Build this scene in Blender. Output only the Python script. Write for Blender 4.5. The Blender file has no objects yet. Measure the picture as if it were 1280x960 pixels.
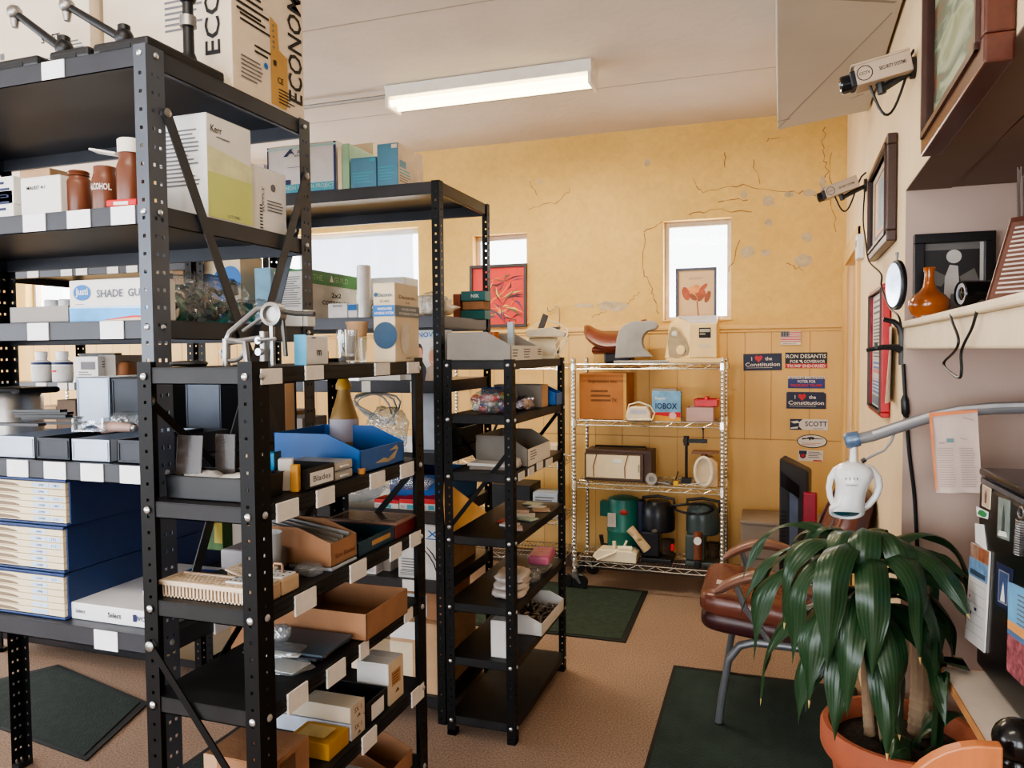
import bpy, bmesh, math, random
from mathutils import Vector, Matrix, noise
random.seed(7)
PI = math.pi
scene = bpy.context.scene
COL = scene.collection

# ---------------------------------------------------------------- camera
FPX, YAW, PITCH, ROLL, EYE = 957.0, 0.330783, 0.042279, -0.0085047, 1.55
_f = Vector((-math.sin(YAW)*math.cos(PITCH), math.cos(YAW)*math.cos(PITCH), -math.sin(PITCH)))
_r = Vector((math.cos(YAW), math.sin(YAW), 0)); _u = _r.cross(_f)
_r2 = math.cos(ROLL)*_r+math.sin(ROLL)*_u; _u2 = -math.sin(ROLL)*_r+math.cos(ROLL)*_u
CAM = Vector((0, 0, EYE))
cd = bpy.data.cameras.new('camera'); cam = bpy.data.objects.new('camera', cd); COL.objects.link(cam)
cd.sensor_width = 36; cd.lens = FPX/1280*36; cd.clip_start = .05; cd.clip_end = 100
m = Matrix((_r2, _u2, -_f)).transposed().to_4x4(); m.translation = CAM
cam.matrix_world = m
scene.camera = cam

def at(px, py, x=None, y=None, z=None):
    """survey helper: where the sight line through a photo pixel meets a plane of the room"""
    d = _r2*(px-640)+_u2*(480-py)+_f*FPX
    t = x/d.x if x is not None else (y/d.y if y is not None else (z-EYE)/d.z)
    return CAM+d*t

# ---------------------------------------------------------------- materials
def lin(c):
    return tuple(((v/255)/12.92 if v/255 <= .04045 else ((v/255+.055)/1.055)**2.4) for v in c)+(1,)
MATS = {}
def mat(name, rgb, rough=.6, metal=0, var=.12, scale=18, bump=0, bscale=None, coat=0, stretch=None, emit=0, spec=.5, alpha=1, trans=0):
    if name in MATS: return MATS[name]
    mt = bpy.data.materials.new(name); mt.use_nodes = True
    nt = mt.node_tree; N = nt.nodes; L = nt.links; b = N['Principled BSDF']
    c = lin(rgb)
    b.inputs['Roughness'].default_value = rough; b.inputs['Metallic'].default_value = metal
    b.inputs['Specular IOR Level'].default_value = spec
    b.inputs['Coat Weight'].default_value = coat
    b.inputs['Alpha'].default_value = alpha
    b.inputs['Transmission Weight'].default_value = trans
    if emit:
        b.inputs['Emission Color'].default_value = c; b.inputs['Emission Strength'].default_value = emit
    tc = N.new('ShaderNodeTexCoord'); src = tc.outputs['Object']
    if stretch:
        mp = N.new('ShaderNodeMapping'); mp.inputs['Scale'].default_value = stretch
        L.new(src, mp.inputs['Vector']); src = mp.outputs['Vector']
    nz = N.new('ShaderNodeTexNoise'); nz.inputs['Scale'].default_value = scale; nz.inputs['Detail'].default_value = 5
    L.new(src, nz.inputs['Vector'])
    rp = N.new('ShaderNodeValToRGB'); rp.color_ramp.elements[0].position = .3; rp.color_ramp.elements[1].position = .7
    rp.color_ramp.elements[0].color = tuple(max(0, v*(1-var)) for v in c[:3])+(1,)
    rp.color_ramp.elements[1].color = tuple(min(1, v*(1+var)) for v in c[:3])+(1,)
    L.new(nz.outputs['Fac'], rp.inputs['Fac']); L.new(rp.outputs['Color'], b.inputs['Base Color'])
    if bump:
        n2 = N.new('ShaderNodeTexNoise'); n2.inputs['Scale'].default_value = bscale or scale*4; n2.inputs['Detail'].default_value = 4
        L.new(src, n2.inputs['Vector'])
        bp = N.new('ShaderNodeBump'); bp.inputs['Strength'].default_value = bump; bp.inputs['Distance'].default_value = .01
        L.new(n2.outputs['Fac'], bp.inputs['Height']); L.new(bp.outputs['Normal'], b.inputs['Normal'])
    MATS[name] = mt
    return mt

def clear_mat(name, rgb, haze=.25, gloss=.25, rough=.12, bump=.4, bscale=25):
    """thin clear plastic: see-through, a little haze, sharp highlights"""
    if name in MATS: return MATS[name]
    mt = bpy.data.materials.new(name); mt.use_nodes = True
    nt = mt.node_tree; N = nt.nodes; L = nt.links; N.remove(N['Principled BSDF'])
    tr = N.new('ShaderNodeBsdfTransparent'); tr.inputs['Color'].default_value = lin(rgb)
    df = N.new('ShaderNodeBsdfDiffuse'); df.inputs['Color'].default_value = lin(rgb)
    gl = N.new('ShaderNodeBsdfGlossy'); gl.inputs['Roughness'].default_value = rough
    nz = N.new('ShaderNodeTexNoise'); nz.inputs['Scale'].default_value = bscale
    tc = N.new('ShaderNodeTexCoord'); L.new(tc.outputs['Object'], nz.inputs['Vector'])
    bp = N.new('ShaderNodeBump'); bp.inputs['Strength'].default_value = bump; bp.inputs['Distance'].default_value = .02
    L.new(nz.outputs['Fac'], bp.inputs['Height']); L.new(bp.outputs['Normal'], gl.inputs['Normal'])
    m1 = N.new('ShaderNodeMixShader'); m1.inputs[0].default_value = haze
    L.new(tr.outputs[0], m1.inputs[1]); L.new(df.outputs[0], m1.inputs[2])
    m2 = N.new('ShaderNodeMixShader'); m2.inputs[0].default_value = gloss
    L.new(m1.outputs[0], m2.inputs[1]); L.new(gl.outputs[0], m2.inputs[2])
    L.new(m2.outputs[0], N['Material Output'].inputs['Surface'])
    MATS[name] = mt
    return mt

def rgbm(c, rough=.55, **k):
    return mat('paint_%02x%02x%02x_%d' % (c[0], c[1], c[2], int(rough*100)), c, rough, var=k.pop('var', .06), **k)

BLACK = mat('black_enamel', (8, 8, 10), .48, .0, .25, 9, spec=.25)
STEEL = mat('grey_enamel_steel', (50, 53, 60), .42, .25, .15, 7, spec=.6)
POSTG = mat('blue_grey_post', (80, 86, 96), .42, .3, .1, 9, spec=.6)
SHELF = mat('dark_shelf_sheet', (46, 46, 50), .33, .35, .22, 6, spec=.6)
DUSTY = mat('dusty_black_shelf', (25, 25, 27), .5, .0, .5, 11, spec=.4)
ZINC = mat('zinc_bolt', (205, 208, 212), .3, .9, .05)
CHROME = mat('chrome_wire', (214, 212, 204), .25, .85, .08, 30)
TAG = mat('paper_label', (226, 222, 214), .8, 0, .05, 40)
TAGW = mat('white_paper_label', (238, 240, 244), .8, 0, .04, 40)
KRAFT = mat('kraft_cardboard', (154, 112, 80), .85, 0, .12, 14, .12, 90)
KRAFTL = mat('light_cardboard', (188, 152, 116), .85, 0, .1, 14, .1, 90)
KRAFTD = mat('dark_cardboard', (112, 74, 46), .9, 0, .15, 14, .1, 90)
WHITEC = mat('white_card', (222, 220, 216), .6, 0, .05, 10)
CREAMC = mat('cream_card', (214, 196, 166), .7, 0, .08, 9)
GREYC = mat('grey_card', (150, 142, 134), .75, 0, .08, 9)
TAPE = mat('packing_tape', (192, 148, 78), .25, 0, .08, 12)
INK = mat('black_ink', (24, 24, 26), .7, 0, .05)
INKG = mat('grey_ink', (110, 110, 114), .7, 0, .05)
NAVY = mat('navy_ink', (22, 32, 78), .6, 0, .05)
BLUE = mat('blue_ink', (20, 104, 176), .55, 0, .06)
TEAL = mat('teal_ink', (64, 150, 168), .55, 0, .06)
RED = mat('red_ink', (196, 30, 38), .55, 0, .06)
GREEN = mat('green_ink', (40, 128, 70), .55, 0, .06)
YELLOW = mat('yellow_ink', (222, 172, 46), .55, 0, .06)
ORANGE = mat('orange_ink', (222, 96, 42), .55, 0, .06)
BPLAS = mat('black_plastic', (20, 21, 24), .4, 0, .2, 14)
WPLAS = mat('white_plastic', (226, 226, 224), .38, 0, .04, 12)
BEIGE = mat('beige_plastic', (220, 204, 174), .45, 0, .06, 12)
BLUEP = mat('blue_bin_plastic', (22, 98, 176), .38, 0, .12, 10)
GREYP = mat('grey_bin_plastic', (136, 130, 124), .5, 0, .06, 10)
METAL = mat('brushed_metal', (150, 148, 146), .35, .85, .15, 25)
SILVER = mat('pale_blue_metal', (176, 188, 206), .4, .4, .06, 9)
DKMET = mat('dark_metal_drawer', (46, 50, 58), .45, .3, .12, 9)
CLEAR = clear_mat('clear_plastic', (236, 240, 242), .16, .18)
GLS = clear_mat('drinking_glass_clear', (240, 242, 242), .05, .14, .03, .03)
BAG = clear_mat('clear_bag', (236, 240, 242), .13, .16, .15, 1.0, 30)
FROST = clear_mat('frosted_plastic', (214, 216, 216), .5, .12, .3, .1)
SMOKE = mat('smoked_plastic', (58, 48, 42), .25, 0, .15, 12, alpha=.8)

# ---------------------------------------------------------------- mesh builder
class MB:
    def __init__(s): s.v = []; s.f = []; s.m = []; s.mi = 0
    def add(s, vs, fs):
        o = len(s.v); s.v += [tuple(v) for v in vs]
        for f in fs: s.f.append(tuple(o+i for i in f)); s.m.append(s.mi)
        return s
    def box(s, x0, x1, y0, y1, z0, z1, M=None):
        vs = [Vector((x, y, z)) for z in (z0, z1) for y in (y0, y1) for x in (x0, x1)]
        if M: vs = [M @ v for v in vs]
        return s.add(vs, [(0, 2, 3, 1), (4, 5, 7, 6), (0, 1, 5, 4), (2, 6, 7, 3), (0, 4, 6, 2), (1, 3, 7, 5)])
    def beam(s, a, b, w, t, up=Vector((0, 0, 1))):
        a = Vector(a); b = Vector(b); d = (b-a); ln = d.length; d.normalize()
        sd = d.cross(Vector(up))
        if sd.length < 1e-4: sd = d.cross(Vector((0, 1, 0)))
        sd.normalize(); u2 = sd.cross(d)
        M = Matrix((d, sd, u2)).transposed().to_4x4(); M.translation = a
        return s.box(0, ln, -w/2, w/2, -t/2, t/2, M)
    def prism(s, pts, h, M=None):
        n = len(pts); vs = [Vector((p[0], p[1], 0)) for p in pts]+[Vector((p[0], p[1], h)) for p in pts]
        if M: vs = [M @ v for v in vs]
        fs = [tuple(range(n-1, -1, -1)), tuple(range(n, 2*n))]+[(i, (i+1) % n, n+(i+1) % n, n+i) for i in range(n)]
        return s.add(vs, fs)
    def lathe(s, prof, n=20, M=None, cap=True):
        vs = []; k = len(prof)
        for i in range(n):
            a = 2*PI*i/n
            for r, z in prof: vs.append(Vector((r*math.cos(a), r*math.sin(a), z)))
        if M: vs = [M @ v for v in vs]
        fs = []
        for i in range(n):
            j = (i+1) % n
            for q in range(k-1): fs.append((i*k+q, j*k+q, j*k+q+1, i*k+q+1))
        if cap:
            fs.append(tuple(i*k for i in range(n-1, -1, -1))); fs.append(tuple(i*k+k-1 for i in range(n)))
        return s.add(vs, fs)
    def tube(s, pts, r, n=8, closed=False):
        P = [Vector(p) for p in pts]; k = len(P); rr = r if isinstance(r, (list, tuple)) else [r]*k
        vs = []; nrm = None
        for i in range(k):
            t = (P[(i+1) % k]-P[i-1]) if closed else (P[min(i+1, k-1)]-P[max(i-1, 0)])
            if t.length < 1e-9: t = Vector((0, 0, 1))
            t.normalize()
            if nrm is None:
                nrm = t.cross(Vector((0, 0, 1)))
                if nrm.length < .05: nrm = t.cross(Vector((0, 1, 0)))
            nrm = (nrm-t*nrm.dot(t)).normalized(); bn = t.cross(nrm)
            for q in range(n):
                a = 2*PI*q/n; vs.append(P[i]+(nrm*math.cos(a)+bn*math.sin(a))*rr[i])
        fs = []
        for i in range(k if closed else k-1):
            j = (i+1) % k
            for q in range(n): fs.append((i*n+q, i*n+(q+1) % n, j*n+(q+1) % n, j*n+q))
        if not closed: fs += [tuple(range(n-1, -1, -1)), tuple(range((k-1)*n, k*n))]
        return s.add(vs, fs)
    def ball(s, c, r, n=12, M=None):
        rx, ry, rz = r if isinstance(r, (tuple, list)) else (r, r, r); vs = []; h = n//2
        for i in range(1, h):
            p = PI*i/h
            for q in range(n):
                a = 2*PI*q/n; vs.append(Vector((rx*math.sin(p)*math.cos(a), ry*math.sin(p)*math.sin(a), rz*math.cos(p))))
        vs += [Vector((0, 0, rz)), Vector((0, 0, -rz))]
        c = Vector(c); vs = [(M @ v if M else v)+c for v in vs]
        fs = []
        for i in range(h-2):
            for q in range(n): fs.append((i*n+q, i*n+(q+1) % n, (i+1)*n+(q+1) % n, (i+1)*n+q)[::-1])
        t = (h-1)*n
        for q in range(n):
            fs.append((t, q, (q+1) % n)); fs.append((t+1, (h-2)*n+(q+1) % n, (h-2)*n+q))
        return s.add(vs, fs)
    def quad(s, a, b, c, d): return s.add([a, b, c, d], [(0, 1, 2, 3)])
    def build(s, name, mats, parent=None, smooth=False, bevel=0, loc=None, rotz=0, solid=0, sub=0, recalc=True):
        me = bpy.data.meshes.new(name); me.from_pydata(s.v, [], s.f)
        if not isinstance(mats, (list, tuple)): mats = [mats]
        for q in mats: me.materials.append(q)
        for p, i in zip(me.polygons, s.m): p.material_index = min(i, len(mats)-1)
        if recalc:
            bm = bmesh.new(); bm.from_mesh(me); bmesh.ops.recalc_face_normals(bm, faces=bm.faces); bm.to_mesh(me); bm.free()
        me.update()
        o = bpy.data.objects.new(name, me); COL.objects.link(o)
        if parent: o.parent = parent
        if loc is not None: o.location = loc
        if rotz: o.rotation_euler = (0, 0, rotz)
        if smooth:
            for p in me.polygons: p.use_smooth = True
            es = o.modifiers.new('split', 'EDGE_SPLIT'); es.split_angle = math.radians(38)
        if solid:
            sm = o.modifiers.new('solid', 'SOLIDIFY'); sm.thickness = solid
        if bevel:
            bv = o.modifiers.new('bevel', 'BEVEL'); bv.width = bevel; bv.segments = 2; bv.limit_method = 'ANGLE'
        if sub:
            sb = o.modifiers.new('sub', 'SUBSURF'); sb.levels = sub; sb.render_levels = sub
        return o

def tag(o, label, cat, group=None, kind=None):
    o['label'] = label
    if cat: o['category'] = cat
    if group: o['group'] = group
    if kind: o['kind'] = kind
    return o
def thing(name, label, cat, loc=(0, 0, 0), rotz=0, group=None):
    o = bpy.data.objects.new(name, None); COL.objects.link(o); o.location = loc; o.rotation_euler = (0, 0, rotz)
    o.empty_display_size = .05
    return tag(o, label, cat, group)
def struct(name, mb, mats, parent=None, **k):
    o = mb.build(name, mats, parent, **k)
    if not parent: o['kind'] = 'structure'
    return o

# lettering -----------------------------------------------------------
_TX = {}
def text_mesh(txt, bold=0.0, shear=0.0):
    key = (txt, bold, shear)
    if key not in _TX:
        cu = bpy.data.curves.new('txt', 'FONT'); cu.body = txt; cu.size = 1; cu.offset = bold; cu.shear = shear
        cu.align_x = 'CENTER'; cu.align_y = 'CENTER'; cu.resolution_u = 2; cu.fill_mode = 'FRONT'
        ob = bpy.data.objects.new('txt', cu); me = ob.to_mesh()
        _TX[key] = ([v.co.copy() for v in me.vertices], [tuple(p.vertices) for p in me.polygons])
        ob.to_mesh_clear(); bpy.data.objects.remove(ob); bpy.data.curves.remove(cu)
    return _TX[key]
def put_text(mb, txt, c, u, v, h, bold=.015, wide=None, shear=0.0):
    """letters h tall centred at c in the plane u,v; wide = total width to fit"""
    vs, fs = text_mesh(txt, bold, shear)
    if not vs: return
    xs = [p.x for p in vs]; w = max(xs)-min(xs); cx = (max(xs)+min(xs))/2
    sx = h*1.35
    if wide: sx = wide/w
    sy = h*1.35
    ys = [p.y for p in vs]; cy = (max(ys)+min(ys))/2
    mb.add([Vector(c)+Vector(u)*((p.x-cx)*sx)+Vector(v)*((p.y-cy)*sy) for p in vs], fs)

def decor(parent, origin, u, v, W, H, items, off=.0012, tilt=None):
    """printed matter on a flat face. items in 0..1 face units:
    ('r',u0,v0,u1,v1,mat) ('t',u,v,h,txt,mat[,wide[,rot90]]) ('d',u,v,r,mat) ('p',[(u,v)..],mat) ('l',u0,v0,u1,n,dv,mat) lines of small print"""
    origin = Vector(origin); u = Vector(u); v = Vector(v); n = u.cross(v)
    pr = {}; tx = {}; lay = 0
    def P(a, b, k): return origin+u*(a*W)+v*(b*H)+n*(off+k)
    for it in items:
        lay += .00012
        if it[0] == 'r':
            mb = pr.setdefault(it[5].name, (MB(), it[5]))[0]
            mb.quad(P(it[1], it[2], lay), P(it[3], it[2], lay), P(it[3], it[4], lay), P(it[1], it[4], lay))
        elif it[0] == 'd':
            mb = pr.setdefault(it[4].name, (MB(), it[4]))[0]
            c = P(it[1], it[2], lay); r = it[3]*H
            mb.add([c+(u*math.cos(2*PI*i/24)+v*math.sin(2*PI*i/24))*r for i in range(24)], [tuple(range(24))])
        elif it[0] == 'p':
            mb = pr.setdefault(it[2].name, (MB(), it[2]))[0]
            mb.add([P(a, b, lay) for a, b in it[1]], [tuple(range(len(it[1])))])
        elif it[0] == 'l':
            mb = pr.setdefault(it[6].name, (MB(), it[6]))[0]
            for q in range(it[4]):
                e = it[3]-(it[3]-it[1])*random.random()*.35; b = it[2]-q*it[5]
                mb.quad(P(it[1], b-it[5]*.22, lay), P(e, b-it[5]*.22, lay), P(e, b+it[5]*.18, lay), P(it[1], b+it[5]*.18, lay))
        else:
            mb = tx.setdefault(it[5].name, (MB(), it[5]))[0]
            wide = it[6]*W if len(it) > 6 and it[6] else None
            if len(it) > 7 and it[7]:
                put_text(mb, it[4], P(it[1], it[2], lay+.0003), v, -u, it[3]*H, wide=it[6]*H if it[6] else None)
            else: put_text(mb, it[4], P(it[1], it[2], lay+.0003), u, v, it[3]*H, wide=wide)
    for mb, q in pr.values(): mb.build('printed_panel', q, parent, recalc=False)
    for mb, q in tx.values(): mb.build('lettering', q, parent, recalc=False)

# ---------------------------------------------------------------- generic containers
def carton(name, label, cat, X0, X1, Y0, Y1, z0, z1, m, front=(), side=(), top=None, group=None, rot=0, flaps=True, m2=None):
    """a closed box. front = its face towards -Y, side = its face towards +X"""
    cx, cy = (X0+X1)/2, (Y0+Y1)/2; w, d, h = X1-X0, Y1-Y0, z1-z0
    t = thing(name, label, cat, (cx, cy, z0+.0008), rot, group)
    mb = MB().box(-w/2, w/2, -d/2, d/2, 0, h-.002)
    mb.build('body', m, t, bevel=min(.0025, h*.05))
    if flaps:
        lm = m2 or m
        if w > d:
            MB().box(-w/2+.001, w/2-.001, -d/2+.001, -.0008, h-.002, h).build('flap', lm, t)
            MB().box(-w/2+.001, w/2-.001, .0008, d/2-.001, h-.002, h).build('flap', lm, t)
        else:
            MB().box(-w/2+.001, -.0008, -d/2+.001, d/2-.001, h-.002, h).build('flap', lm, t)
            MB().box(.0008, w/2-.001, -d/2+.001, d/2-.001, h-.002, h).build('flap', lm, t)
    if front: decor(t, (-w/2, -d/2, 0), (1, 0, 0), (0, 0, 1), w, h, front)
    if side: decor(t, (w/2, -d/2, 0), (0, 1, 0), (0, 0, 1), d, h, side)
    if top: decor(t, (-w/2, -d/2, h), (1, 0, 0), (0, 1, 0), w, d, top)
    return t
def CF(name, label, cat, p0, p1, pt, Y, z0, dep, m, **k):
    """box whose front stands at depth Y and spans photo columns p0..p1, top at row pt"""
    X0 = at(p0, pt, y=Y).x; X1 = at(p1, pt, y=Y).x; z1 = at((p0+p1)/2, pt, y=Y).z
    return carton(name, label, cat, X0, X1, Y, Y+dep, z0, max(z1, z0+.012), m, **k)
def CS(name, label, cat, p0, p1, pt, X, z0, wid, m, **k):
    """box whose right side stands at X and spans photo columns p0 (near) .. p1 (far)"""
    Y0 = at(p0, pt, x=X).y; Y1 = at(p1, pt, x=X).y; z1 = at((p0+p1)/2, pt, x=X).z
    return carton(name, label, cat, X-wid, X, Y0, Y1, z0, max(z1, z0+.012), m, **k)

def tray(name, label, cat, X0, X1, Y0, Y1, z0, h, m, t=.003, hf=None, toward='x', inner=None, group=None, rot=0, flare=0, rim=0, items_front=(), items_side=(), part='bin_body'):
    """open-topped bin; toward='x' opens low to +X, 'y' to -Y; hf = height of the low front (bin cut down to it)"""
    cx, cy = (X0+X1)/2, (Y0+Y1)/2; w, d = X1-X0, Y1-Y0
    T = thing(name, label, cat, (cx, cy, z0+.0008), rot, group)
    hf = hf or h
    a, b = (w, d) if toward == 'x' else (d, w)      # a = length along opening direction
    R = Matrix.Identity(4) if toward == 'x' else Matrix.Rotation(-PI/2, 4, 'Z')
    mb = MB()
    cut = a*.5
    prof = [(-a/2, 0), (a/2, 0), (a/2+flare, hf), (a/2-cut*.75, h), (-a/2-flare, h)] if hf < h else [(-a/2, 0), (a/2, 0), (a/2+flare, h), (-a/2-flare, h)]
    for s in (-1, 1):
        Mx = R @ Matrix.Translation((0, s*(b/2-t/2)+t/2, 0)) @ Matrix.Rotation(PI/2, 4, 'X')
        mb.prism(prof, t, Mx)
    mb.box(-a/2, a/2, -b/2, b/2, 0, t, R)
    bk = [(-a/2, 0), (-a/2+t, 0), (-a/2+t-flare, h), (-a/2-flare, h)]
    fr = [(a/2-t, 0), (a/2, 0), (a/2+flare, hf), (a/2-t+flare, hf)]
    for pr in (bk, fr): mb.prism(pr, b, R @ Matrix.Translation((0, b/2, 0)) @ Matrix.Rotation(PI/2, 4, 'X'))
    if rim:
        for s in (-1, 1): mb.box(-a/2-flare, a/2+flare, s*b/2-rim, s*b/2+rim, h-rim, h, R)
        mb.box(-a/2-flare-rim, -a/2-flare+rim, -b/2, b/2, h-rim, h, R); mb.box(a/2+flare-rim, a/2+flare+rim, -b/2, b/2, hf-rim, hf, R)
    mb.build(part, m, T, bevel=.0008)
    if inner: MB().box(-w/2+t*1.2, w/2-t*1.2, -d/2+t*1.2, d/2-t*1.2, t, t+.001).build('liner', inner, T)
    if items_front: decor(T, (-w/2, -d/2, 0), (1, 0, 0), (0, 0, 1), w, hf if toward == 'y' else h, items_front)
    if items_side: decor(T, (w/2, -d/2, 0), (0, 1, 0), (0, 0, 1), d, hf if toward == 'x' else h, items_side)
    return T

def blob_mesh(w, d, h, seed, amp=.18, freq=2.2, n=26, crumple=.05, flat=True):
    mb = MB(); vs = []; hh = n//2
    def f(p):
        o = Vector((seed*3.1, seed*1.7, seed*.9))
        k = 1+amp*noise.noise(p*freq+o)+crumple*(abs(noise.noise(p*freq*4+o))*2-.6)+crumple*.5*noise.noise(p*freq*11+o)
        q = Vector((p.x*w/2*k, p.y*d/2*k, p.z*h/2*k))
        # square it up a little
        if flat: q.z = max(q.z, -h*.42)+h*.42
        else: q.z += h/2
        return q
    def sq(v): return math.copysign(abs(v)**.7, v)
    for i in range(1, hh):
        p = PI*i/hh
        for q in range(n):
            a = 2*PI*q/n
            vs.append(f(Vector((sq(math.sin(p))*sq(math.cos(a)), sq(math.sin(p))*sq(math.sin(a)), sq(math.cos(p))))))
    vs += [f(Vector((0, 0, 1))), f(Vector((0, 0, -1)))]
    fs = []
    for i in range(hh-2):
        for q in range(n): fs.append((i*n+q, (i+1)*n+q, (i+1)*n+(q+1) % n, i*n+(q+1) % n))
    t = (hh-1)*n
    for q in range(n):
        fs.append((t, q, (q+1) % n)); fs.append((t+1, (hh-2)*n+(q+1) % n, (hh-2)*n+q))
    return mb.add(vs, fs)
def blob(name, label, cat, loc, w, d, h, m, seed=1, rot=0, group=None, parent=None, **k):
    o = blob_mesh(w, d, h, seed, **k).build(name, m, parent, smooth=False, loc=loc, rotz=rot)
    for p in o.data.polygons: p.use_smooth = True
    if label: tag(o, label, cat, group)
    return o
# ================================================================ ROOM
WY = 5.30       # back wall
CZ = 3.06       # ceiling
XL, YF = -7.2, -2.6
def RX(y): return .424-.02*(WY-y)      # face of the right wall (very slightly out of square)
YN = 2.585      # far jamb of the recess in the right wall

def wall_yellow():
    mt = bpy.data.materials.new('peeling_yellow_plaster'); mt.use_nodes = True; nt = mt.node_tree; N = nt.nodes; L = nt.links; b = N['Principled BSDF']
    tc = N.new('ShaderNodeTexCoord'); P = tc.outputs['Object']
    def nz(sc, det=4, rough=.5):
        n = N.new('ShaderNodeTexNoise'); n.inputs['Scale'].default_value = sc; n.inputs['Detail'].default_value = det; n.inputs['Roughness'].default_value = rough
        L.new(P, n.inputs['Vector']); return n.outputs['Fac']
    def ramp(f, a, b_, ca, cb):
        r = N.new('ShaderNodeValToRGB'); r.color_ramp.elements[0].position = a; r.color_ramp.elements[1].position = b_
        r.color_ramp.elements[0].color = ca; r.color_ramp.elements[1].color = cb; L.new(f, r.inputs['Fac']); return r.outputs['Color']
    def math_(op, a, b_=None):
        n = N.new('ShaderNodeMath'); n.operation = op
        for i, q in enumerate((a, b_)):
            if q is None: continue
            if isinstance(q, (int, float)): n.inputs[i].default_value = q
            else: L.new(q, n.inputs[i])
        return n.outputs[0]
    base = ramp(nz(1.6), .3, .7, lin((212, 173, 102)), lin((228, 190, 118)))
    fine = ramp(nz(22, 6, .65), .25, .75, (.88, .88, .88, 1), (1.06, 1.06, 1.06, 1))
    mx = N.new('ShaderNodeMixRGB'); mx.blend_type = 'MULTIPLY'; mx.inputs[0].default_value = 1; L.new(base, mx.inputs[1]); L.new(fine, mx.inputs[2])
    # flaking: only above the wainscot and mostly to the right
    sep = N.new('ShaderNodeSeparateXYZ'); L.new(P, sep.inputs[0])
    gx = N.new('ShaderNodeMapRange'); gx.inputs[1].default_value = -1.2; gx.inputs[2].default_value = .3; gx.inputs[3].default_value = -.09; gx.inputs[4].default_value = 0.0; L.new(sep.outputs['X'], gx.inputs[0])
    gz = N.new('ShaderNodeMapRange'); gz.inputs[1].default_value = 1.70; gz.inputs[2].default_value = 1.85; gz.inputs[3].default_value = -.3; gz.inputs[4].default_value = 0; L.new(sep.outputs['Z'], gz.inputs[0])
    fl = math_('ADD', math_('ADD', nz(4.2, 7, .62), gx.outputs[0]), gz.outputs[0])
    mask = ramp(fl, .685, .70, (0, 0, 0, 1), (1, 1, 1, 1))
    m2 = N.new('ShaderNodeMixRGB'); L.new(mask, m2.inputs[0]); L.new(mx.outputs[0], m2.inputs[1]); m2.inputs[2].default_value = lin((186, 170, 146))
    edge = ramp(math_('ABSOLUTE', math_('SUBTRACT', fl, .675)), 0, .012, (.72, .72, .72, 1), (1, 1, 1, 1))
    m3 = N.new('ShaderNodeMixRGB'); m3.blend_type = 'MULTIPLY'; m3.inputs[0].default_value = .8; L.new(m2.outputs[0], m3.inputs[1]); L.new(edge, m3.inputs[2])
    L.new(m3.outputs[0], b.inputs['Base Color']); b.inputs['Roughness'].default_value = .75; b.inputs['Specular IOR Level'].default_value = .25
    bp = N.new('ShaderNodeBump'); bp.inputs['Strength'].default_value = .35; bp.inputs['Distance'].default_value = .02
    L.new(math_('SUBTRACT', math_('ADD', nz(7, 6, .6), math_('MULTIPLY', nz(2.2, 3), 1.6)), math_('MULTIPLY', mask, .25)), bp.inputs['Height']); L.new(bp.outputs['Normal'], b.inputs['Normal'])
    return mt
def wood_panel():
    mt = mat('yellow_wainscot_paint', (222, 182, 116), .6, 0, .05, 3, .08, 12, stretch=(3, 3, .4)); return mt
YWALL = wall_yellow(); YPAN = wood_panel()
CREAM = mat('cream_wall_plaster', (232, 206, 166), .7, 0, .06, 4, .25, 14)
MAUVE = mat('shaded_mauve_plaster', (176, 154, 142), .75, 0, .06, 3, .2, 12)  # shade inside the recess is put into this plaster colour
CEIL = mat('white_ceiling_paint', (214, 204, 194), .85, 0, .05, 3, .25, 22)
DUCTM = mat('duct_board', (190, 182, 170), .7, 0, .05, 3, .1, 9)

def carpet():
    mt = bpy.data.materials.new('tan_carpet'); mt.use_nodes = True; nt = mt.node_tree; N = nt.nodes; L = nt.links; b = N['Principled BSDF']
    tc = N.new('ShaderNodeTexCoord')
    n = N.new('ShaderNodeTexNoise'); n.inputs['Scale'].default_value = 140; n.inputs['Detail'].default_value = 3; L.new(tc.outputs['Object'], n.inputs['Vector'])
    n2 = N.new('ShaderNodeTexNoise'); n2.inputs['Scale'].default_value = 2.2; n2.inputs['Detail'].default_value = 5; L.new(tc.outputs['Object'], n2.inputs['Vector'])
    r = N.new('ShaderNodeValToRGB'); r.color_ramp.elements[0].position = .3; r.color_ramp.elements[1].position = .7
    r.color_ramp.elements[0].color = lin((122, 101, 86)); r.color_ramp.elements[1].color = lin((172, 146, 126)); L.new(n.outputs['Fac'], r.inputs['Fac'])
    r2 = N.new('ShaderNodeValToRGB'); r2.color_ramp.elements[0].color = (.82, .82, .82, 1); r2.color_ramp.elements[1].color = (1.1, 1.1, 1.1, 1); L.new(n2.outputs['Fac'], r2.inputs['Fac'])
    mx = N.new('ShaderNodeMixRGB'); mx.blend_type = 'MULTIPLY'; mx.inputs[0].default_value = 1; L.new(r.outputs[0], mx.inputs[1]); L.new(r2.outputs[0], mx.inputs[2])
    L.new(mx.outputs[0], b.inputs['Base Color']); b.inputs['Roughness'].default_value = .95; b.inputs['Specular IOR Level'].default_value = .15
    bp = N.new('ShaderNodeBump'); bp.inputs['Strength'].default_value = .4; bp.inputs['Distance'].default_value = .004; L.new(n.outputs['Fac'], bp.inputs['Height']); L.new(bp.outputs['Normal'], b.inputs['Normal'])
    return mt
CARPET = carpet()

RRX = 2.0  # inner face of the recess
struct('floor', MB().box(XL, RRX, YF, WY, -.05, 0), CARPET)
struct('ceiling', MB().box(XL, RRX, YF, WY+.2, CZ, CZ+.08), CEIL)
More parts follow.
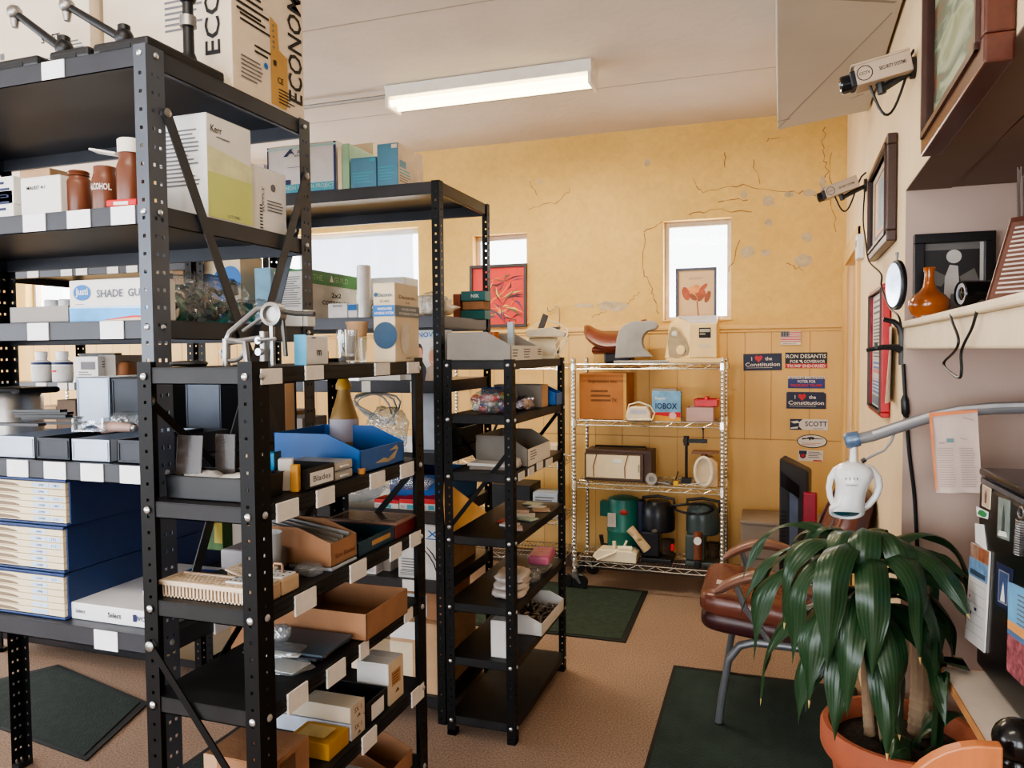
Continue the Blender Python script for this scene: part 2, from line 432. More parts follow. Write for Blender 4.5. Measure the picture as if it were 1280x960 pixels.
# thin seams in the ceiling board
sm = MB()
for y in (1.9, 3.15, 4.4): sm.box(XL, .4, y-.004, y+.004, CZ-.0015, CZ-.0002)
struct('trim_1', sm, mat('ceiling_seam', (176, 164, 150), .9))

# back wall with openings: (x0,x1,z0,z1)
def wx(px, py): return at(px, py, y=WY).x
def wz(px, py): return at(px, py, y=WY).z
W1 = (wx(829, 330), wx(914, 330), 1.745, wz(870, 274))
W2 = (wx(591, 330), wx(659, 330), 1.745, wz(630, 292))
W3 = (wx(262, 330), wx(523, 330), 1.745, wz(455, 288))
W4 = (-6.6, wx(160, 330), 1.745, wz(455, 288))
def wall_with_openings(name, m, x0, x1, z0, z1, y0, y1, ops):
    mb = MB(); ops = sorted(ops); x = x0
    for a, b, c, d in ops:
        mb.box(x, a, y0, y1, z0, z1); mb.box(a, b, y0, y1, z0, c); mb.box(a, b, y0, y1, d, z1); x = b
    mb.box(x, x1, y0, y1, z0, z1)
    return struct(name, mb, m)
PZ = 1.715
wall_with_openings('wall_back', YWALL, XL, RX(WY)+.12, PZ, CZ, WY, WY+.16, [W1, W2, W3, W4])
pn = MB().box(XL, RX(WY)+.12, WY-.004, WY+.16, 0, PZ-.03)
struct('trim_2', pn, YPAN)
gr = MB()
x = -6.9
PXS = [wx(p, 470) for p in (909, 931, 964, 1011)]
while x < -.55: gr.box(x, x+.003, WY-.0055, WY-.0042, .1, PZ-.03); x += .19
for x in PXS[:3]+[wx(1012, 470)]: gr.box(x-.0025, x+.0025, WY-.0055, WY-.0042, .95, PZ-.03)
gr.box(XL, RX(WY), WY-.0055, WY-.0042, .955, .962)
struct('trim_3', gr, mat('panel_groove', (186, 142, 88), .8))
struct('trim_4', MB().box(XL, RX(WY), WY-.022, WY+.01, PZ-.03, PZ).box(XL, RX(WY), WY-.012, WY-.004, PZ-.05, PZ-.03), YPAN, bevel=.004)
struct('baseboard_back', MB().box(XL, RX(WY), WY-.018, WY-.004, 0, .11), mat('dark_baseboard', (88, 66, 48), .6))
# corner strip seen at the right end of the panelling
struct('trim_5', MB().box(RX(WY)-.022, RX(WY)-.001, WY-.06, WY-.0045, 0, PZ+.32), YPAN, bevel=.004)

# bare plaster patches and cracks on the back wall
PATCH = mat('bare_grey_plaster', (186, 166, 134), .9, 0, .2, 20, .3, 60)
CRACK = mat('crack_shadow', (150, 108, 62), .9)
wb = bpy.data.objects['wall_back']
def patch(cx, cy, rx, ry, seed):
    rnd = random.Random(seed); mb = MB(); pts = []
    for i in range(18):
        a = 2*PI*i/18; k = .75+.35*rnd.random()
        p = at(cx+math.cos(a)*rx*k, cy+math.sin(a)*ry*k, y=WY-.0012); pts.append(p)
    mb.add(pts, [tuple(range(18))]); mb.build('bare_patch', PATCH, wb, recalc=False)
def crack(pts, w=.0035):
    P = [at(a, b, y=WY-.001) for a, b in pts]; Q = []
    for i in range(len(P)-1):
        for k in range(6):
            t = k/6; q = P[i].lerp(P[i+1], t)+Vector((random.uniform(-1, 1)*.012, 0, random.uniform(-1, 1)*.012)); Q.append(q)
    Q.append(P[-1]); mb = MB()
    for a, b in zip(Q, Q[1:]):
        d = (b-a); n = Vector((-d.z, 0, d.x)).normalized()*w*random.uniform(.3, 1)
        mb.add([a-n, a+n, b+n, b-n], [(0, 1, 2, 3)])
    mb.build('crack', CRACK, wb, recalc=False)
for i, a in enumerate([(1004, 326, 11, 9), (960, 251, 8, 7), (934, 315, 9, 8), (766, 383, 20, 7), (809, 203, 4, 5), (1009, 296, 7, 6), (674, 227, 3, 3), (986, 243, 7, 4), (1012, 241, 10, 5), (961, 278, 6, 5), (957, 316, 7, 4), (1028, 228, 4, 9), (930, 243, 4, 6), (730, 382, 14, 3)]): patch(*a, i)
for c in [[(806, 290), (805, 340), (816, 365), (824, 392)], [(806, 290), (828, 277)], [(865, 225), (880, 240), (930, 232), (985, 240), (1010, 240), (1030, 245)], [(862, 268), (900, 262), (940, 265)], [(1031, 160), (1028, 185), (1034, 215), (1026, 240)], [(957, 175), (975, 172)], [(905, 190), (906, 210)], [(712, 236), (700, 252), (660, 262)], [(740, 398), (760, 388), (790, 377), (800, 365)], [(910, 340), (925, 300)], [(1040, 190), (1038, 240), (1045, 290)], [(900, 250), (935, 250)], [(940, 200), (950, 230)], [(985, 330), (1004, 338)], [(500+160, 226), (672, 245)]]: crack(c)

# ---------------------------------------------------------------- windows in the back wall
GLASS = clear_mat('window_glass', (250, 250, 250), .02, .06, .02, .02)
FRAMEM = mat('grey_window_frame', (196, 188, 176), .5, 0, .08, 20)
def window(n, op, sill=True):
    a, b, c, d = op
    t = thing('window_%d' % n, '', None); t['kind'] = 'structure'; del t['label']
    t.location = ((a+b)/2, WY+.1, c); w = (b-a)/2-.001; h = d-c-.001
    MB().box(-w, -w+.03, -.02, .02, .001, h).box(w-.03, w, -.02, .02, .001, h).box(-w+.03, w-.03, -.02, .02, h-.035, h).box(-w+.03, w-.03, -.02, .02, .001, .035).build('window_frame', FRAMEM, t, bevel=.002)
    MB().box(-w+.03, w-.03, -.003, .003, .035, h-.035).build('pane', GLASS, t)
    if sill: MB().box(-w-.008, w+.008, -.11, -.02, -.001, .012).build('window_sill', YPAN, t, bevel=.003)
    return t
for i, o in enumerate((W1, W2, W3, W4)): window(i+1, o)
# hanging sheet of plastic over the wide window
sh = MB(); n = 24; vs = []
x0, x1, zt = W3[0]+.9, W3[1]-.02, W3[3]-.02
for i in range(n+1):
    for j in range(7):
        u = i/n; z = zt-.05*math.sin(u*PI)*0-(.03+.09*(1-u))*0-j/6*.46-.04*(1-u)
        sh.v.append((x0+(x1-x0)*u, WY-.03+.012*math.sin(u*23+j*.4)+.008*math.sin(u*61), z))
for i in range(n):
    for j in range(6): sh.f.append((i*7+j, (i+1)*7+j, (i+1)*7+j+1, i*7+j+1)); sh.m.append(0)
o = sh.build('plastic_sheet', clear_mat('hazy_sheet', (226, 234, 246), .55, .06, .4, .2, 6), recalc=False)
for p in o.data.polygons: p.use_smooth = True
tag(o, 'hazy clear plastic sheet hung over the wide back window', 'plastic sheet')

# ---------------------------------------------------------------- right wall, door, recess
rw = MB()
def rwbox(y0, y1, z0, z1, th=.12, off=0):
    a, b = RX(y0)-off, RX(y1)-off
    vs = [(a, y0, z0), (a+th, y0, z0), (b+th, y1, z0), (b, y1, z0), (a, y0, z1), (a+th, y0, z1), (b+th, y1, z1), (b, y1, z1)]
    return vs, [(0, 1, 2, 3), (4, 7, 6, 5), (0, 4, 5, 1), (1, 5, 6, 2), (2, 6, 7, 3), (3, 7, 4, 0)]
DY0, DY1, DZ = 4.27, 5.14, 2.06
SOF = 2.025
for a in ((YN, DY0, 0, CZ), (DY0, DY1, DZ, CZ), (DY1, WY, 0, CZ), (YF, YN, SOF, CZ)): rw.add(*rwbox(*a))
struct('wall_right', rw, CREAM)
# soffit and inner faces of the recess
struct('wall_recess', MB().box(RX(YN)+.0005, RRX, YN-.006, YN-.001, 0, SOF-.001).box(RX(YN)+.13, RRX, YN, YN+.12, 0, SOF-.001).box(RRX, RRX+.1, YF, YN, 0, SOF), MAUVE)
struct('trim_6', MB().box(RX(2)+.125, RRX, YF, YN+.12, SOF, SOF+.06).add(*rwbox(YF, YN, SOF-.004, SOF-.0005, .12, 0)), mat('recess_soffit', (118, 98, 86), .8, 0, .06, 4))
# mantle shelf across the recess
mp = MB(); mp.add(*rwbox(YF, YN-.008, 1.548, 1.612, .40, -.002)); mp.add(*rwbox(YF, YN-.008, 1.612, 1.63, .42, .012))
struct('trim_7', mp, mat('cream_mantle_paint', (226, 208, 178), .5, 0, .08, 8, .3, 40), bevel=.005)
# door
t = thing('door_1', '', None); t['kind'] = 'structure'; del t['label']
dm = YPAN
q = MB(); q.add(*rwbox(DY0+.01, DY1-.01, 0.005, DZ-.01, .04, -.03)); q.build('door_panel', dm, t)
q = MB()
q.add(*rwbox(DY0-.09, DY0+.012, 0, DZ+.1, .02, .018)); q.add(*rwbox(DY1-.012, DY1+.09, 0, DZ+.1, .02, .018)); q.add(*rwbox(DY0-.09, DY1+.09, DZ, DZ+.1, .02, .02))
q.build('door_casing', dm, t, bevel=.004)
q = MB(); q.lathe([(.012, 0), (.012, .03), (.03, .04), (.032, .06), (.02, .075)], 14, Matrix.Translation((RX(DY0)+.03, DY0+.08, .95)) @ Matrix.Rotation(-PI/2, 4, 'Y')); q.build('door_handle', METAL, t, smooth=True)
struct('baseboard_right', MB().add(*rwbox(YN, DY0-.1, 0, .1, .012, .012)), CREAM)

# far left and near walls with shop windows (behind the photographer)
LWIN = [(-1.6, 1.2, .9, 2.5), (1.8, 4.6, .9, 2.5)]
mb = MB(); y = YF
for a, b, c, d in LWIN:
    mb.box(XL-.12, XL, y, a, 0, CZ); mb.box(XL-.12, XL, a, b, 0, c); mb.box(XL-.12, XL, a, b, d, CZ); y = b
mb.box(XL-.12, XL, y, WY+.16, 0, CZ)
struct('wall_left', mb, CREAM)
wall_with_openings('wall_front', CREAM, XL, RRX, 0, CZ, YF-.12, YF, [(-6.6, -4.2, .5, 2.6), (-3.8, -1.4, .5, 2.6), (-1.0, .6, .5, 2.6)])
for i, (a, b, c, d) in enumerate(LWIN):
    t = thing('window_%d' % (5+i), '', None, (XL-.06, (a+b)/2, c)); t['kind'] = 'structure'; del t['label']
    w = (b-a)/2-.001; h = d-c-.001
    MB().box(-.02, .02, -w, -w+.05, .001, h).box(-.02, .02, w-.05, w, .001, h).box(-.02, .02, -w, w, h-.05, h).box(-.02, .02, -w, w, .001, .05).build('window_frame', FRAMEM, t)
for i, (a, b, c, d) in enumerate([(-6.6, -4.2, .5, 2.6), (-3.8, -1.4, .5, 2.6), (-1.0, .6, .5, 2.6)]):
    t = thing('window_%d' % (7+i), '', None, ((a+b)/2, YF-.06, c)); t['kind'] = 'structure'; del t['label']
    w = (b-a)/2-.001; h = d-c-.001
    MB().box(-w, -w+.05, -.02, .02, .001, h).box(w-.05, w, -.02, .02, .001, h).box(-w, w, -.02, .02, h-.05, h).box(-w, w, -.02, .02, .001, .05).build('window_frame', FRAMEM, t)

# ---------------------------------------------------------------- duct in the ceiling corner
du = thing('ceiling_duct', 'pale boxed duct hanging from ceiling along the right wall', 'duct', (0, 0, 2.60))
mb = MB(); y0, y1 = .6, 3.93
vs = [(-.012, y0, 0), (RX(y0)-.012, y0, 0), (RX(y1)-.012, y1-.17, .0), (.006, y1, 0), (-.012, y0, CZ-2.603), (RX(y0)-.012, y0, CZ-2.603), (RX(y1)-.012, y1-.17, CZ-2.603), (-.006, y1, CZ-2.603)]
mb.add(vs, [(0, 1, 2, 3), (4, 7, 6, 5), (0, 4, 5, 1), (1, 5, 6, 2), (2, 6, 7, 3), (3, 7, 4, 0)])
mb.build('duct_body', DUCTM, du, bevel=.004)
sm = MB(); sm.beam((.0, 2.45, -.001), (.34, 2.62, -.001), .012, .002); sm.beam((.004, 3.78, -.001), (.06, 3.76, -.001), .003, .002); sm.beam((.29, 3.55, -.001), (.34, 3.5, -.001), .003, .002); sm.beam((.008, 3.9, -.001), (.34, 2.7, -.001), .002, .0015)
sm.build('seam', mat('duct_seam', (140, 130, 118), .8), du)

# ---------------------------------------------------------------- fluorescent fixture
fx0, fx1, fy = -2.10, -.905, 4.02
lf = thing('fluorescent_light', 'long white fluorescent batten light under the ceiling', 'ceiling light', ((fx0+fx1)/2, fy, CZ))
L2 = (fx1-fx0)/2
FXW = mat('fixture_white_enamel', (226, 220, 210), .4, 0, .05)
MB().prism([(-.09, -.001), (.09, -.001), (.075, -.06), (-.075, -.06)], 2*L2, Matrix.Translation((-L2, 0, 0)) @ Matrix.Rotation(PI/2, 4, 'Z') @ Matrix.Rotation(PI/2, 4, 'X')).build('light_housing', FXW, lf, bevel=.003)
for s in (-1, 1): MB().box(s*L2-(.02 if s > 0 else 0), s*L2+(.0 if s > 0 else .02), -.085, .085, -.125, -.06).build('end_cap', FXW, lf, bevel=.006)
TUBE = mat('lit_tube', (255, 240, 196), .4, emit=9)
for y in (-.045, .045): MB().tube([(-L2+.02, y, -.09), (L2-.02, y, -.09)], .019, 12).build('tube', TUBE, lf, smooth=True)
o = MB().tube([(fx0-1.6, fy, CZ-.03), (fx0-.002, fy, CZ-.03)], .012, 8).build('conduit', mat('grey_conduit', (150, 144, 136), .5, .4), smooth=True)
tag(o, 'grey metal conduit running along ceiling to the batten light', 'conduit')

# ================================================================ STEEL RACKS
def plate(mb, o, u, w, H, cols, pitch, hole, z0=.02):
    """sheet strip from o along u, height H, with square-cut holes in the given columns"""
    o = Vector(o); u = Vector(u)
    xs = [0]
    for c in cols: xs += [c-hole/2, c+hole/2]
    xs.append(w); n = int((H-z0-.01)/pitch)
    def q(a, b, c, d): mb.quad(o+u*a+Vector((0, 0, c)), o+u*b+Vector((0, 0, c)), o+u*b+Vector((0, 0, d)), o+u*a+Vector((0, 0, d)))
    for i in range(len(xs)-1):
        if i % 2 == 0: q(xs[i], xs[i+1], 0, H)
        else:
            z = 0
            for k in range(n):
                h0 = z0+k*pitch; q(xs[i], xs[i+1], z, h0); z = h0+hole
            q(xs[i], xs[i+1], z, H)

def rack(name, label, X0, X1, Y0, Y1, H, zs, pm, sm, lip=.04, pw=(.038, .038), pitch=.038, hole=.008, cols=1, braces=(), tags={}, tagm=TAG, z0=0, bolts=False, ribs=False, missing=(), pms=None, legs=None):
    R = thing(name, label, 'shelving rack', ((X0+X1)/2, (Y0+Y1)/2, 0)); w, d = (X1-X0)/2, (Y1-Y0)/2
    bolt = None
    for i, (sx, sy) in enumerate(((-1, -1), (1, -1), (-1, 1), (1, 1))):
        if i in missing: continue
        mb = MB(); a, b = pw
        cs = [a/2] if cols == 1 else [a*.3, a*.7]
        cs2 = [b/2] if cols == 1 else [b*.32, b*.68]
        plate(mb, (sx*w, sy*d, 0), (-sx, 0, 0), a, H, cs if pms is None else [a/2], pitch, hole)
        plate(mb, (sx*w, sy*d, 0), (0, -sy, 0), b, H, cs2, pitch, hole)
        p = mb.build('post', pms[i] if pms else pm, R, solid=.002, recalc=False)
        # rubber foot
        MB().box(sx*w-(a if sx > 0 else -.0), sx*w+(0 if sx > 0 else a), sy*d-(b if sy > 0 else 0), sy*d+(0 if sy > 0 else b), 0, .02).build('foot_cap', BPLAS, p)
        if bolts:
            for z in zs:
                for dz in ((-.018,) if bolts == 1 else (-.012, -.034)):
                    for ax in (0, 1):
                        if bolt is None:
                            bolt = MB().lathe([(.0075, 0), (.0075, .002), (.005, .0045), (.001, .0052)], 10).build('bolt', ZINC, p, smooth=True); bb = bolt
                        else:
                            bb = bolt.copy(); COL.objects.link(bb); bb.parent = p
                        if ax == 0:
                            bb.location = (sx*(w-a*.5), sy*(d+.002), z+dz); bb.rotation_euler = (PI/2*(-sy), 0, 0)
                        else:
                            bb.location = (sx*(w+.002), sy*(d-b*.5), z+dz); bb.rotation_euler = (0, PI/2*sx, 0)
    for k, z in enumerate(zs):
        mb = MB(); g = .0026
        xa, xb, ya, yb = -w+g, w-g, -d+g, d-g
        mb.box(xa, xb, ya, yb, z-.0025, z)
        for (p0, p1, p2, p3) in ((xa, xb, ya, ya+.002), (xa, xb, yb-.002, yb), (xa, xa+.002, ya, yb), (xb-.002, xb, ya, yb)):
            mb.box(p0, p1, p2, p3, z-lip, z-.002)
        mb.box(xa, xb, ya, ya+.014, z-lip, z-lip+.002); mb.box(xa, xb, yb-.014, yb, z-lip, z-lip+.002)
        mb.box(xa, xa+.014, ya, yb, z-lip, z-lip+.002); mb.box(xb-.014, xb, ya, yb, z-lip, z-lip+.002)
        if ribs:
            for zz in (z-lip*.3, z-lip*.68): mb.box(xb-.001, xb+.0022, ya+.04, yb-.04, zz-.004, zz+.002)
        s = mb.build('shelf', sm, R)
        for face, lst in tags.get(k, {}).items():
            for e in lst:
                py, a, b = e[0], e[1], e[2]
                hh = e[3] if len(e) > 3 else lip*.96
                q = MB()
                if face == 'f':
                    xa_, xb_ = at(a, py, y=Y0).x-(X0+X1)/2, at(b, py, y=Y0).x-(X0+X1)/2
                    q.box(xa_, xb_, -d-.0005, -d+.002, z-hh, z-.001)
                else:
                    ya_, yb_ = at(a, py, x=X1).y-(Y0+Y1)/2, at(b, py, x=X1).y-(Y0+Y1)/2
                    sk = random.uniform(-.004, .004)
                    q.box(w-.001, w+.0035, ya_, yb_, z-hh+sk, z-.001+sk)
                q.build('label_card', tagm, s)
    for a, b, bw in braces:
        MB().beam(a, b, bw, .003, up=(0, 1, 0) if abs(a[0]-b[0]) < .05 else (0, 1, 0)).build('brace', pm, R)
    return R
def strap(R, a, b, w, m, flat):
    """diagonal strap; flat = axis normal to the strap"""
    a = Vector(a); b = Vector(b); d = (b-a).normalized(); n = Vector(flat); s = d.cross(n)*w/2; t = n*.0018
    mb = MB(); mb.add([a-s-t, a+s-t, b+s-t, b-s-t, a-s+t, a+s+t, b+s+t, b-s+t], [(0, 3, 2, 1), (4, 5, 6, 7), (0, 1, 5, 4), (2, 3, 7, 6), (1, 2, 6, 5), (0, 4, 7, 3)])
    st = mb.build('brace', m, R)
    for p in (a+d*.012, b-d*.012):
        mb = MB(); mb.lathe([(.011, 0), (.011, .003), (.006, .006)], 10, Matrix.Translation(p+n*.0018) @ n.to_track_quat('Z', 'Y').to_matrix().to_4x4())
        mb.lathe([(.011, 0), (.011, .003), (.006, .006)], 10, Matrix.Translation(p-n*.0018) @ (-n).to_track_quat('Z', 'Y').to_matrix().to_4x4())
        mb.build('brace_bolt', METAL, st, smooth=True)
    return st

# A : tall grey rack, front left
AX0, AX1, AY0, AY1 = -2.70, -1.388, 1.44, 2.10
AZ = [2.272, 1.905, 1.633, 1.283, .868]
A = rack('steel_rack', 'tall blue-grey bolted steel rack at front left', AX0, AX1, AY0, AY1, 2.275, AZ, POSTG, STEEL, lip=.046, pw=(.036, .055), cols=2, pitch=.042, hole=.0085, bolts=1, tagm=TAGW,
    pms=[POSTG, POSTG, BLACK, STEEL],
    tags={0: {'f': [(88, 52, 80)]}, 1: {'f': [(260, 28, 56), (255, 83, 112), (250, 138, 168)]}, 2: {'f': [(405, 34, 60), (404, 125, 154)]}, 3: {'f': [(590, 9, 35), (592, 55, 82), (594, 101, 129), (597, 150, 178)]}, 4: {'f': [(808, 118, 147, .05)], 's': [(795, 268, 302, .05)]}})
ax = (AX0+AX1)/2; ay = (AY0+AY1)/2; aw, ad = (AX1-AX0)/2, (AY1-AY0)/2
strap(A, (aw+.004, -ad+.05, 2.14), (aw+.004, ad-.06, 1.03), .03, STEEL, (1, 0, 0))
strap(A, (aw+.009, ad-.03, 2.11), (aw+.009, -ad+.06, .9), .03, STEEL, (1, 0, 0))
strap(A, (aw-.06, ad+.004, 1.95), (aw-.3, ad+.004, 1.2), .03, STEEL, (0, 1, 0))

# B : low black rack in front, long side to the right
BX0, BX1, BY0, BY1 = -1.25, -.965, 1.25, 2.01
BZ = [1.523, 1.245, 1.037, .832, .592, .36, .10]
B = rack('black_rack', 'low black rack nearest the camera, crowded shelves with paper labels', BX0, BX1, BY0, BY1, 1.535, BZ, BLACK, DUSTY, lip=.034, pw=(.034, .05), pitch=.034, hole=.0065, bolts=1, ribs=True,
    tags={0: {'s': [(458, 325, 351), (458, 381, 403), (458, 468, 486), (458, 509, 523)]}, 1: {'s': [(630, 345, 372, .04), (613, 395, 417, .04), (592, 462, 480, .04), (578, 500, 516, .04)]},
          2: {'s': [(745, 368, 394, .045), (710, 437, 457, .045), (690, 487, 501, .04), (680, 512, 525, .04)]}, 3: {'s': [(878, 359, 384, .045), (845, 408, 431, .045), (815, 449, 460, .04), (770, 505, 515)]}, 4: {'s': [(922, 452, 470, .045), (868, 514, 529, .045)]}})
bw, bd = (BX1-BX0)/2, (BY1-BY0)/2
strap(B, (-bw+.01, -bd-.004, .95), (bw-.01, -bd-.004, .62), .016, BLACK, (0, 1, 0))
strap(B, (-bw, -bd+.02, 1.46), (-bw, bd-.25, 1.05), .018, BLACK, (1, 0, 0))
strap(B, (-bw+.003, bd-.05, 1.18), (-bw+.003, -bd+.12, .75), .018, BLACK, (1, 0, 0))
strap(B, (bw-.012, bd-.03, 1.22), (bw-.25, bd-.03, .95), .018, BLACK, (0, 1, 0))

# C : second low black rack
CX0, CX1, CY0, CY1 = -1.246, -.957, 2.79, 3.56
CZS = [1.515, 1.30, 1.072, .817, .545, .325, .082]
C = rack('black_rack', 'low black rack farther back, beside the tan walkway', CX0, CX1, CY0, CY1, 1.52, CZS, BLACK, DUSTY, lip=.034, pw=(.034, .04), pitch=.034, hole=.0065, bolts=1,
    tags={2: {'s': [(600, 648, 655), (594, 660, 667), (588, 671, 678), (580, 682, 690)]}})
cw, cdp = (CX1-CX0)/2, (CY1-CY0)/2
strap(C, (cw-.01, -cdp+.006, 1.17), (-cw+.01, -cdp+.006, .84), .017, BLACK, (0, 1, 0))
strap(C, (-cw, -cdp+.05, 1.28), (-cw, cdp-.3, 1.0), .017, BLACK, (1, 0, 0))
strap(C, (cw-.02, cdp-.006, 1.27), (cw-.17, cdp-.006, 1.08), .017, BLACK, (0, 1, 0))
strap(C, (-cw, cdp-.06, 1.27), (-cw, -cdp+.3, 1.0), .017, BLACK, (1, 0, 0))

# D : tall dark rack behind, against C's left
DX0, DX1, DY0_, DY1_ = -2.50, -1.285, 2.86, 3.43
DZS = [2.243, 1.70, 1.432, 1.135, .888, .598, .11]
D = rack('steel_rack', 'tall black steel rack behind, blue boxes on its top shelf', DX0, DX1, DY0_, DY1_, 2.246, DZS, BLACK, SHELF, lip=.05, pw=(.036, .036), pitch=.034, hole=.0085, bolts=False,
    tags={2: {'f': [(482, 343, 351), (482, 379, 391), (482, 452, 463), (482, 513, 522)]}, 5: {'f': [(728, 503, 528)]}})
# E : rack further left, in line with D
EX0, EX1 = -3.85, -2.53
EZS = [2.243, 1.974, 1.70, 1.415, 1.0, .55, .11]
E_ = rack('steel_rack', 'black steel rack at far left, seen through the grey rack', EX0, EX1, DY0_, DY1_, 2.246, EZS, BLACK, SHELF, lip=.036, pw=(.036, .036), pitch=.034, hole=.0085, bolts=False,
    tags={1: {'f': [(341, 34, 48), (341, 76, 90), (341, 95, 109), (341, 134, 148), (341, 158, 172)]}, 3: {'f': [(483, 45, 58), (483, 72, 84), (483, 86, 93)]}})

# wire racks at the back wall
def wire_rack(label, X0, X1, Y0, Y1, H, zs, right_only=False):
    R = thing('wire_rack', label, 'wire rack', ((X0+X1)/2, (Y0+Y1)/2, 0)); w, d = (X1-X0)/2, (Y1-Y0)/2
    for sx in (-1, 1):
        for sy in (-1, 1):
            mb = MB(); prof = []
            z = .13
            while z < H:
                prof += [(.0125, z), (.0125, z+.022), (.0113, z+.0235)]; z += .0254
            prof.append((.0125, H)); prof.append((.008, H+.004))
            mb.lathe(prof, 10, Matrix.Translation((sx*w, sy*d, 0)))
            mb.build('post', CHROME, R, smooth=True)
            # caster
            c = MB().lathe([(.013, .095), (.02, .1), (.02, .118), (.012, .13)], 10, Matrix.Translation((sx*w, sy*d, 0)))
            for q in (-1, 1): c.prism([(-.018, .1), (.018, .1), (.045, .045), (.032, .04)], .003, Matrix.Translation((sx*w, sy*d+q*.018+.0015, 0)) @ Matrix.Rotation(PI/2, 4, 'X'))
            c = c.build('caster', METAL, R)
            MB().lathe([(.01, -.014), (.045, -.014), (.05, -.008), (.05, .008), (.045, .014), (.01, .014)], 18, Matrix.Translation((sx*w+.036, sy*d, .05)) @ Matrix.Rotation(PI/2, 4, 'X')).build('wheel', BPLAS, c, smooth=True)
    for z in zs:
        mb = MB()
        for zz in (z-.004, z-.034):
            r = .0035
            mb.tube([(-w, -d, zz), (w, -d, zz)], r, 6); mb.tube([(-w, d, zz), (w, d, zz)], r, 6)
            mb.tube([(-w, -d, zz), (-w, d, zz)], r, 6); mb.tube([(w, -d, zz), (w, d, zz)], r, 6)
        n = max(2, int(2*w/.058))
        for y in (-d, d):
            pts = [(-w+2*w*i/n, y, z-.004 if i % 2 else z-.034) for i in range(n+1)]; mb.tube(pts, .0024, 5)
        n = max(2, int(2*d/.058))
        for x in (-w, w):
            pts = [(x, -d+2*d*i/n, z-.004 if i % 2 else z-.034) for i in range(n+1)]; mb.tube(pts, .0024, 5)
        x = -w+.02
        while x < w: mb.tube([(x, -d, z-.002), (x, d, z-.002)], .0018, 4); x += .024
        for y in (-d*.35, d*.35): mb.tube([(-w, y, z-.006), (w, y, z-.006)], .0026, 5)
        for sx in (-1, 1):
            for sy in (-1, 1): mb.lathe([(.0126, z-.042), (.019, z-.042), (.017, z), (.0126, z)], 10, Matrix.Translation((sx*w, sy*d, 0)), cap=False)
        mb.build('wire_shelf', CHROME, R)
    return R
VX0, VX1, VY0, VY1 = -1.225, -.297, 4.80, 5.16
VZ = [1.468, 1.108, .70, .192]
wire_rack('chrome wire rack on casters against the yellow wall', VX0, VX1, VY0, VY1, 1.50, VZ)
UX0, UX1 = -2.20, -1.325
UZ = [1.468, .825, .45, .2]
wire_rack('second chrome wire rack, mostly hidden behind black rack', UX0, UX1, VY0, VY1, 1.50, UZ)
wire_rack('third chrome wire rack at far left, seen between bottles and bins', -5.2, -3.9, 4.5, 4.9, 1.45, [1.42, .98, .5, .2])
# ================================================================ ON RACK A
zt = AZ[0]
# big printed carton at the rear right corner of the top shelf
carton('carton', 'large white printed ECONO carton with tan tape patch on top of grey rack', 'box', AX1-.46, AX1-.012, at(291, 100, x=AX1-.012).y, AY1-.005, zt, zt+.52, mat('off_white_carton', (222, 206, 184), .75, 0, .06, 8), flaps=True,
    front=[('t', .86, .5, .10, 'ECONO', INK, .62, True), ('t', .2, .3, .05, 'FORM', INK), ('l', .5, .5, .8, 6, .03, INKG)],
    side=[('t', .86, .40, .14, 'ECONOM', INK, .62, True), ('r', .50, .02, .72, .30, TAPE), ('p', [(.5, .02), (.5, .5), (.6, .48), (.62, .34), (.74, .32), (.74, .05)], TAPE), ('t', .3, .62, .03, 'NATIONAL FORM SUPPLY', INK, .42),
          ('l', .06, .58, .52, 5, .035, INK), ('l', .1, .42, .5, 2, .03, INK), ('l', .28, .29, .5, 2, .03, INK), ('l', .1, .2, .4, 6, .022, INKG), ('d', .43, .21, .018, BLUE), ('t', .63, .17, .035, 'CE', INK), ('l', .6, .12, .85, 5, .018, INK), ('p', [(.5, .75), (.66, .66), (.66, .71), (.5, .8)], BLUE), ('r', .535, .24, .575, .27, INK), ('l', .53, .46, .56, 5, .03, INKG)])
# second white carton further left
carton('carton', 'white carton printed with small black lines behind the boom stands', 'box', AX1-.86, AX1-.47, AY0+.28, AY1-.01, zt, zt+.46, mat('off_white_carton', (222, 206, 184)),
    front=[('t', .62, .44, .05, 'SOFT', INK), ('t', .62, .17, .05, 'FORM', INK), ('l', .74, .40, .97, 7, .022, INKG), ('r', .02, .315, .98, .32, INKG), ('r', .1, .36, .14, .4, INKG), ('r', .1, .1, .14, .14, INKG), ('l', .72, .2, .97, 5, .022, INKG)])
carton('carton', 'cream carton with round printed letters at left on top of grey rack', 'box', AX1-1.12, AX1-.875, AY0+.30, AY1-.02, zt, zt+.46, mat('yellow_cream_carton', (216, 198, 164), .7, 0, .06, 8),
    front=[('t', .55, .35, .16, 'O', INK), ('t', .55, .55, .1, 'L', NAVY), ('t', .55, .75, .1, 'O', NAVY), ('l', .1, .8, .4, 8, .05, INKG)])
carton('carton', 'pale carton at the far left of the grey rack top shelf', 'box', AX0+.02, AX1-1.135, AY0+.2, AY1-.02, zt, zt+.36, mat('pale_glossy_carton', (206, 200, 190), .35, 0, .06, 8), front=[('l', .6, .8, .8, 10, .05, CREAMC)])
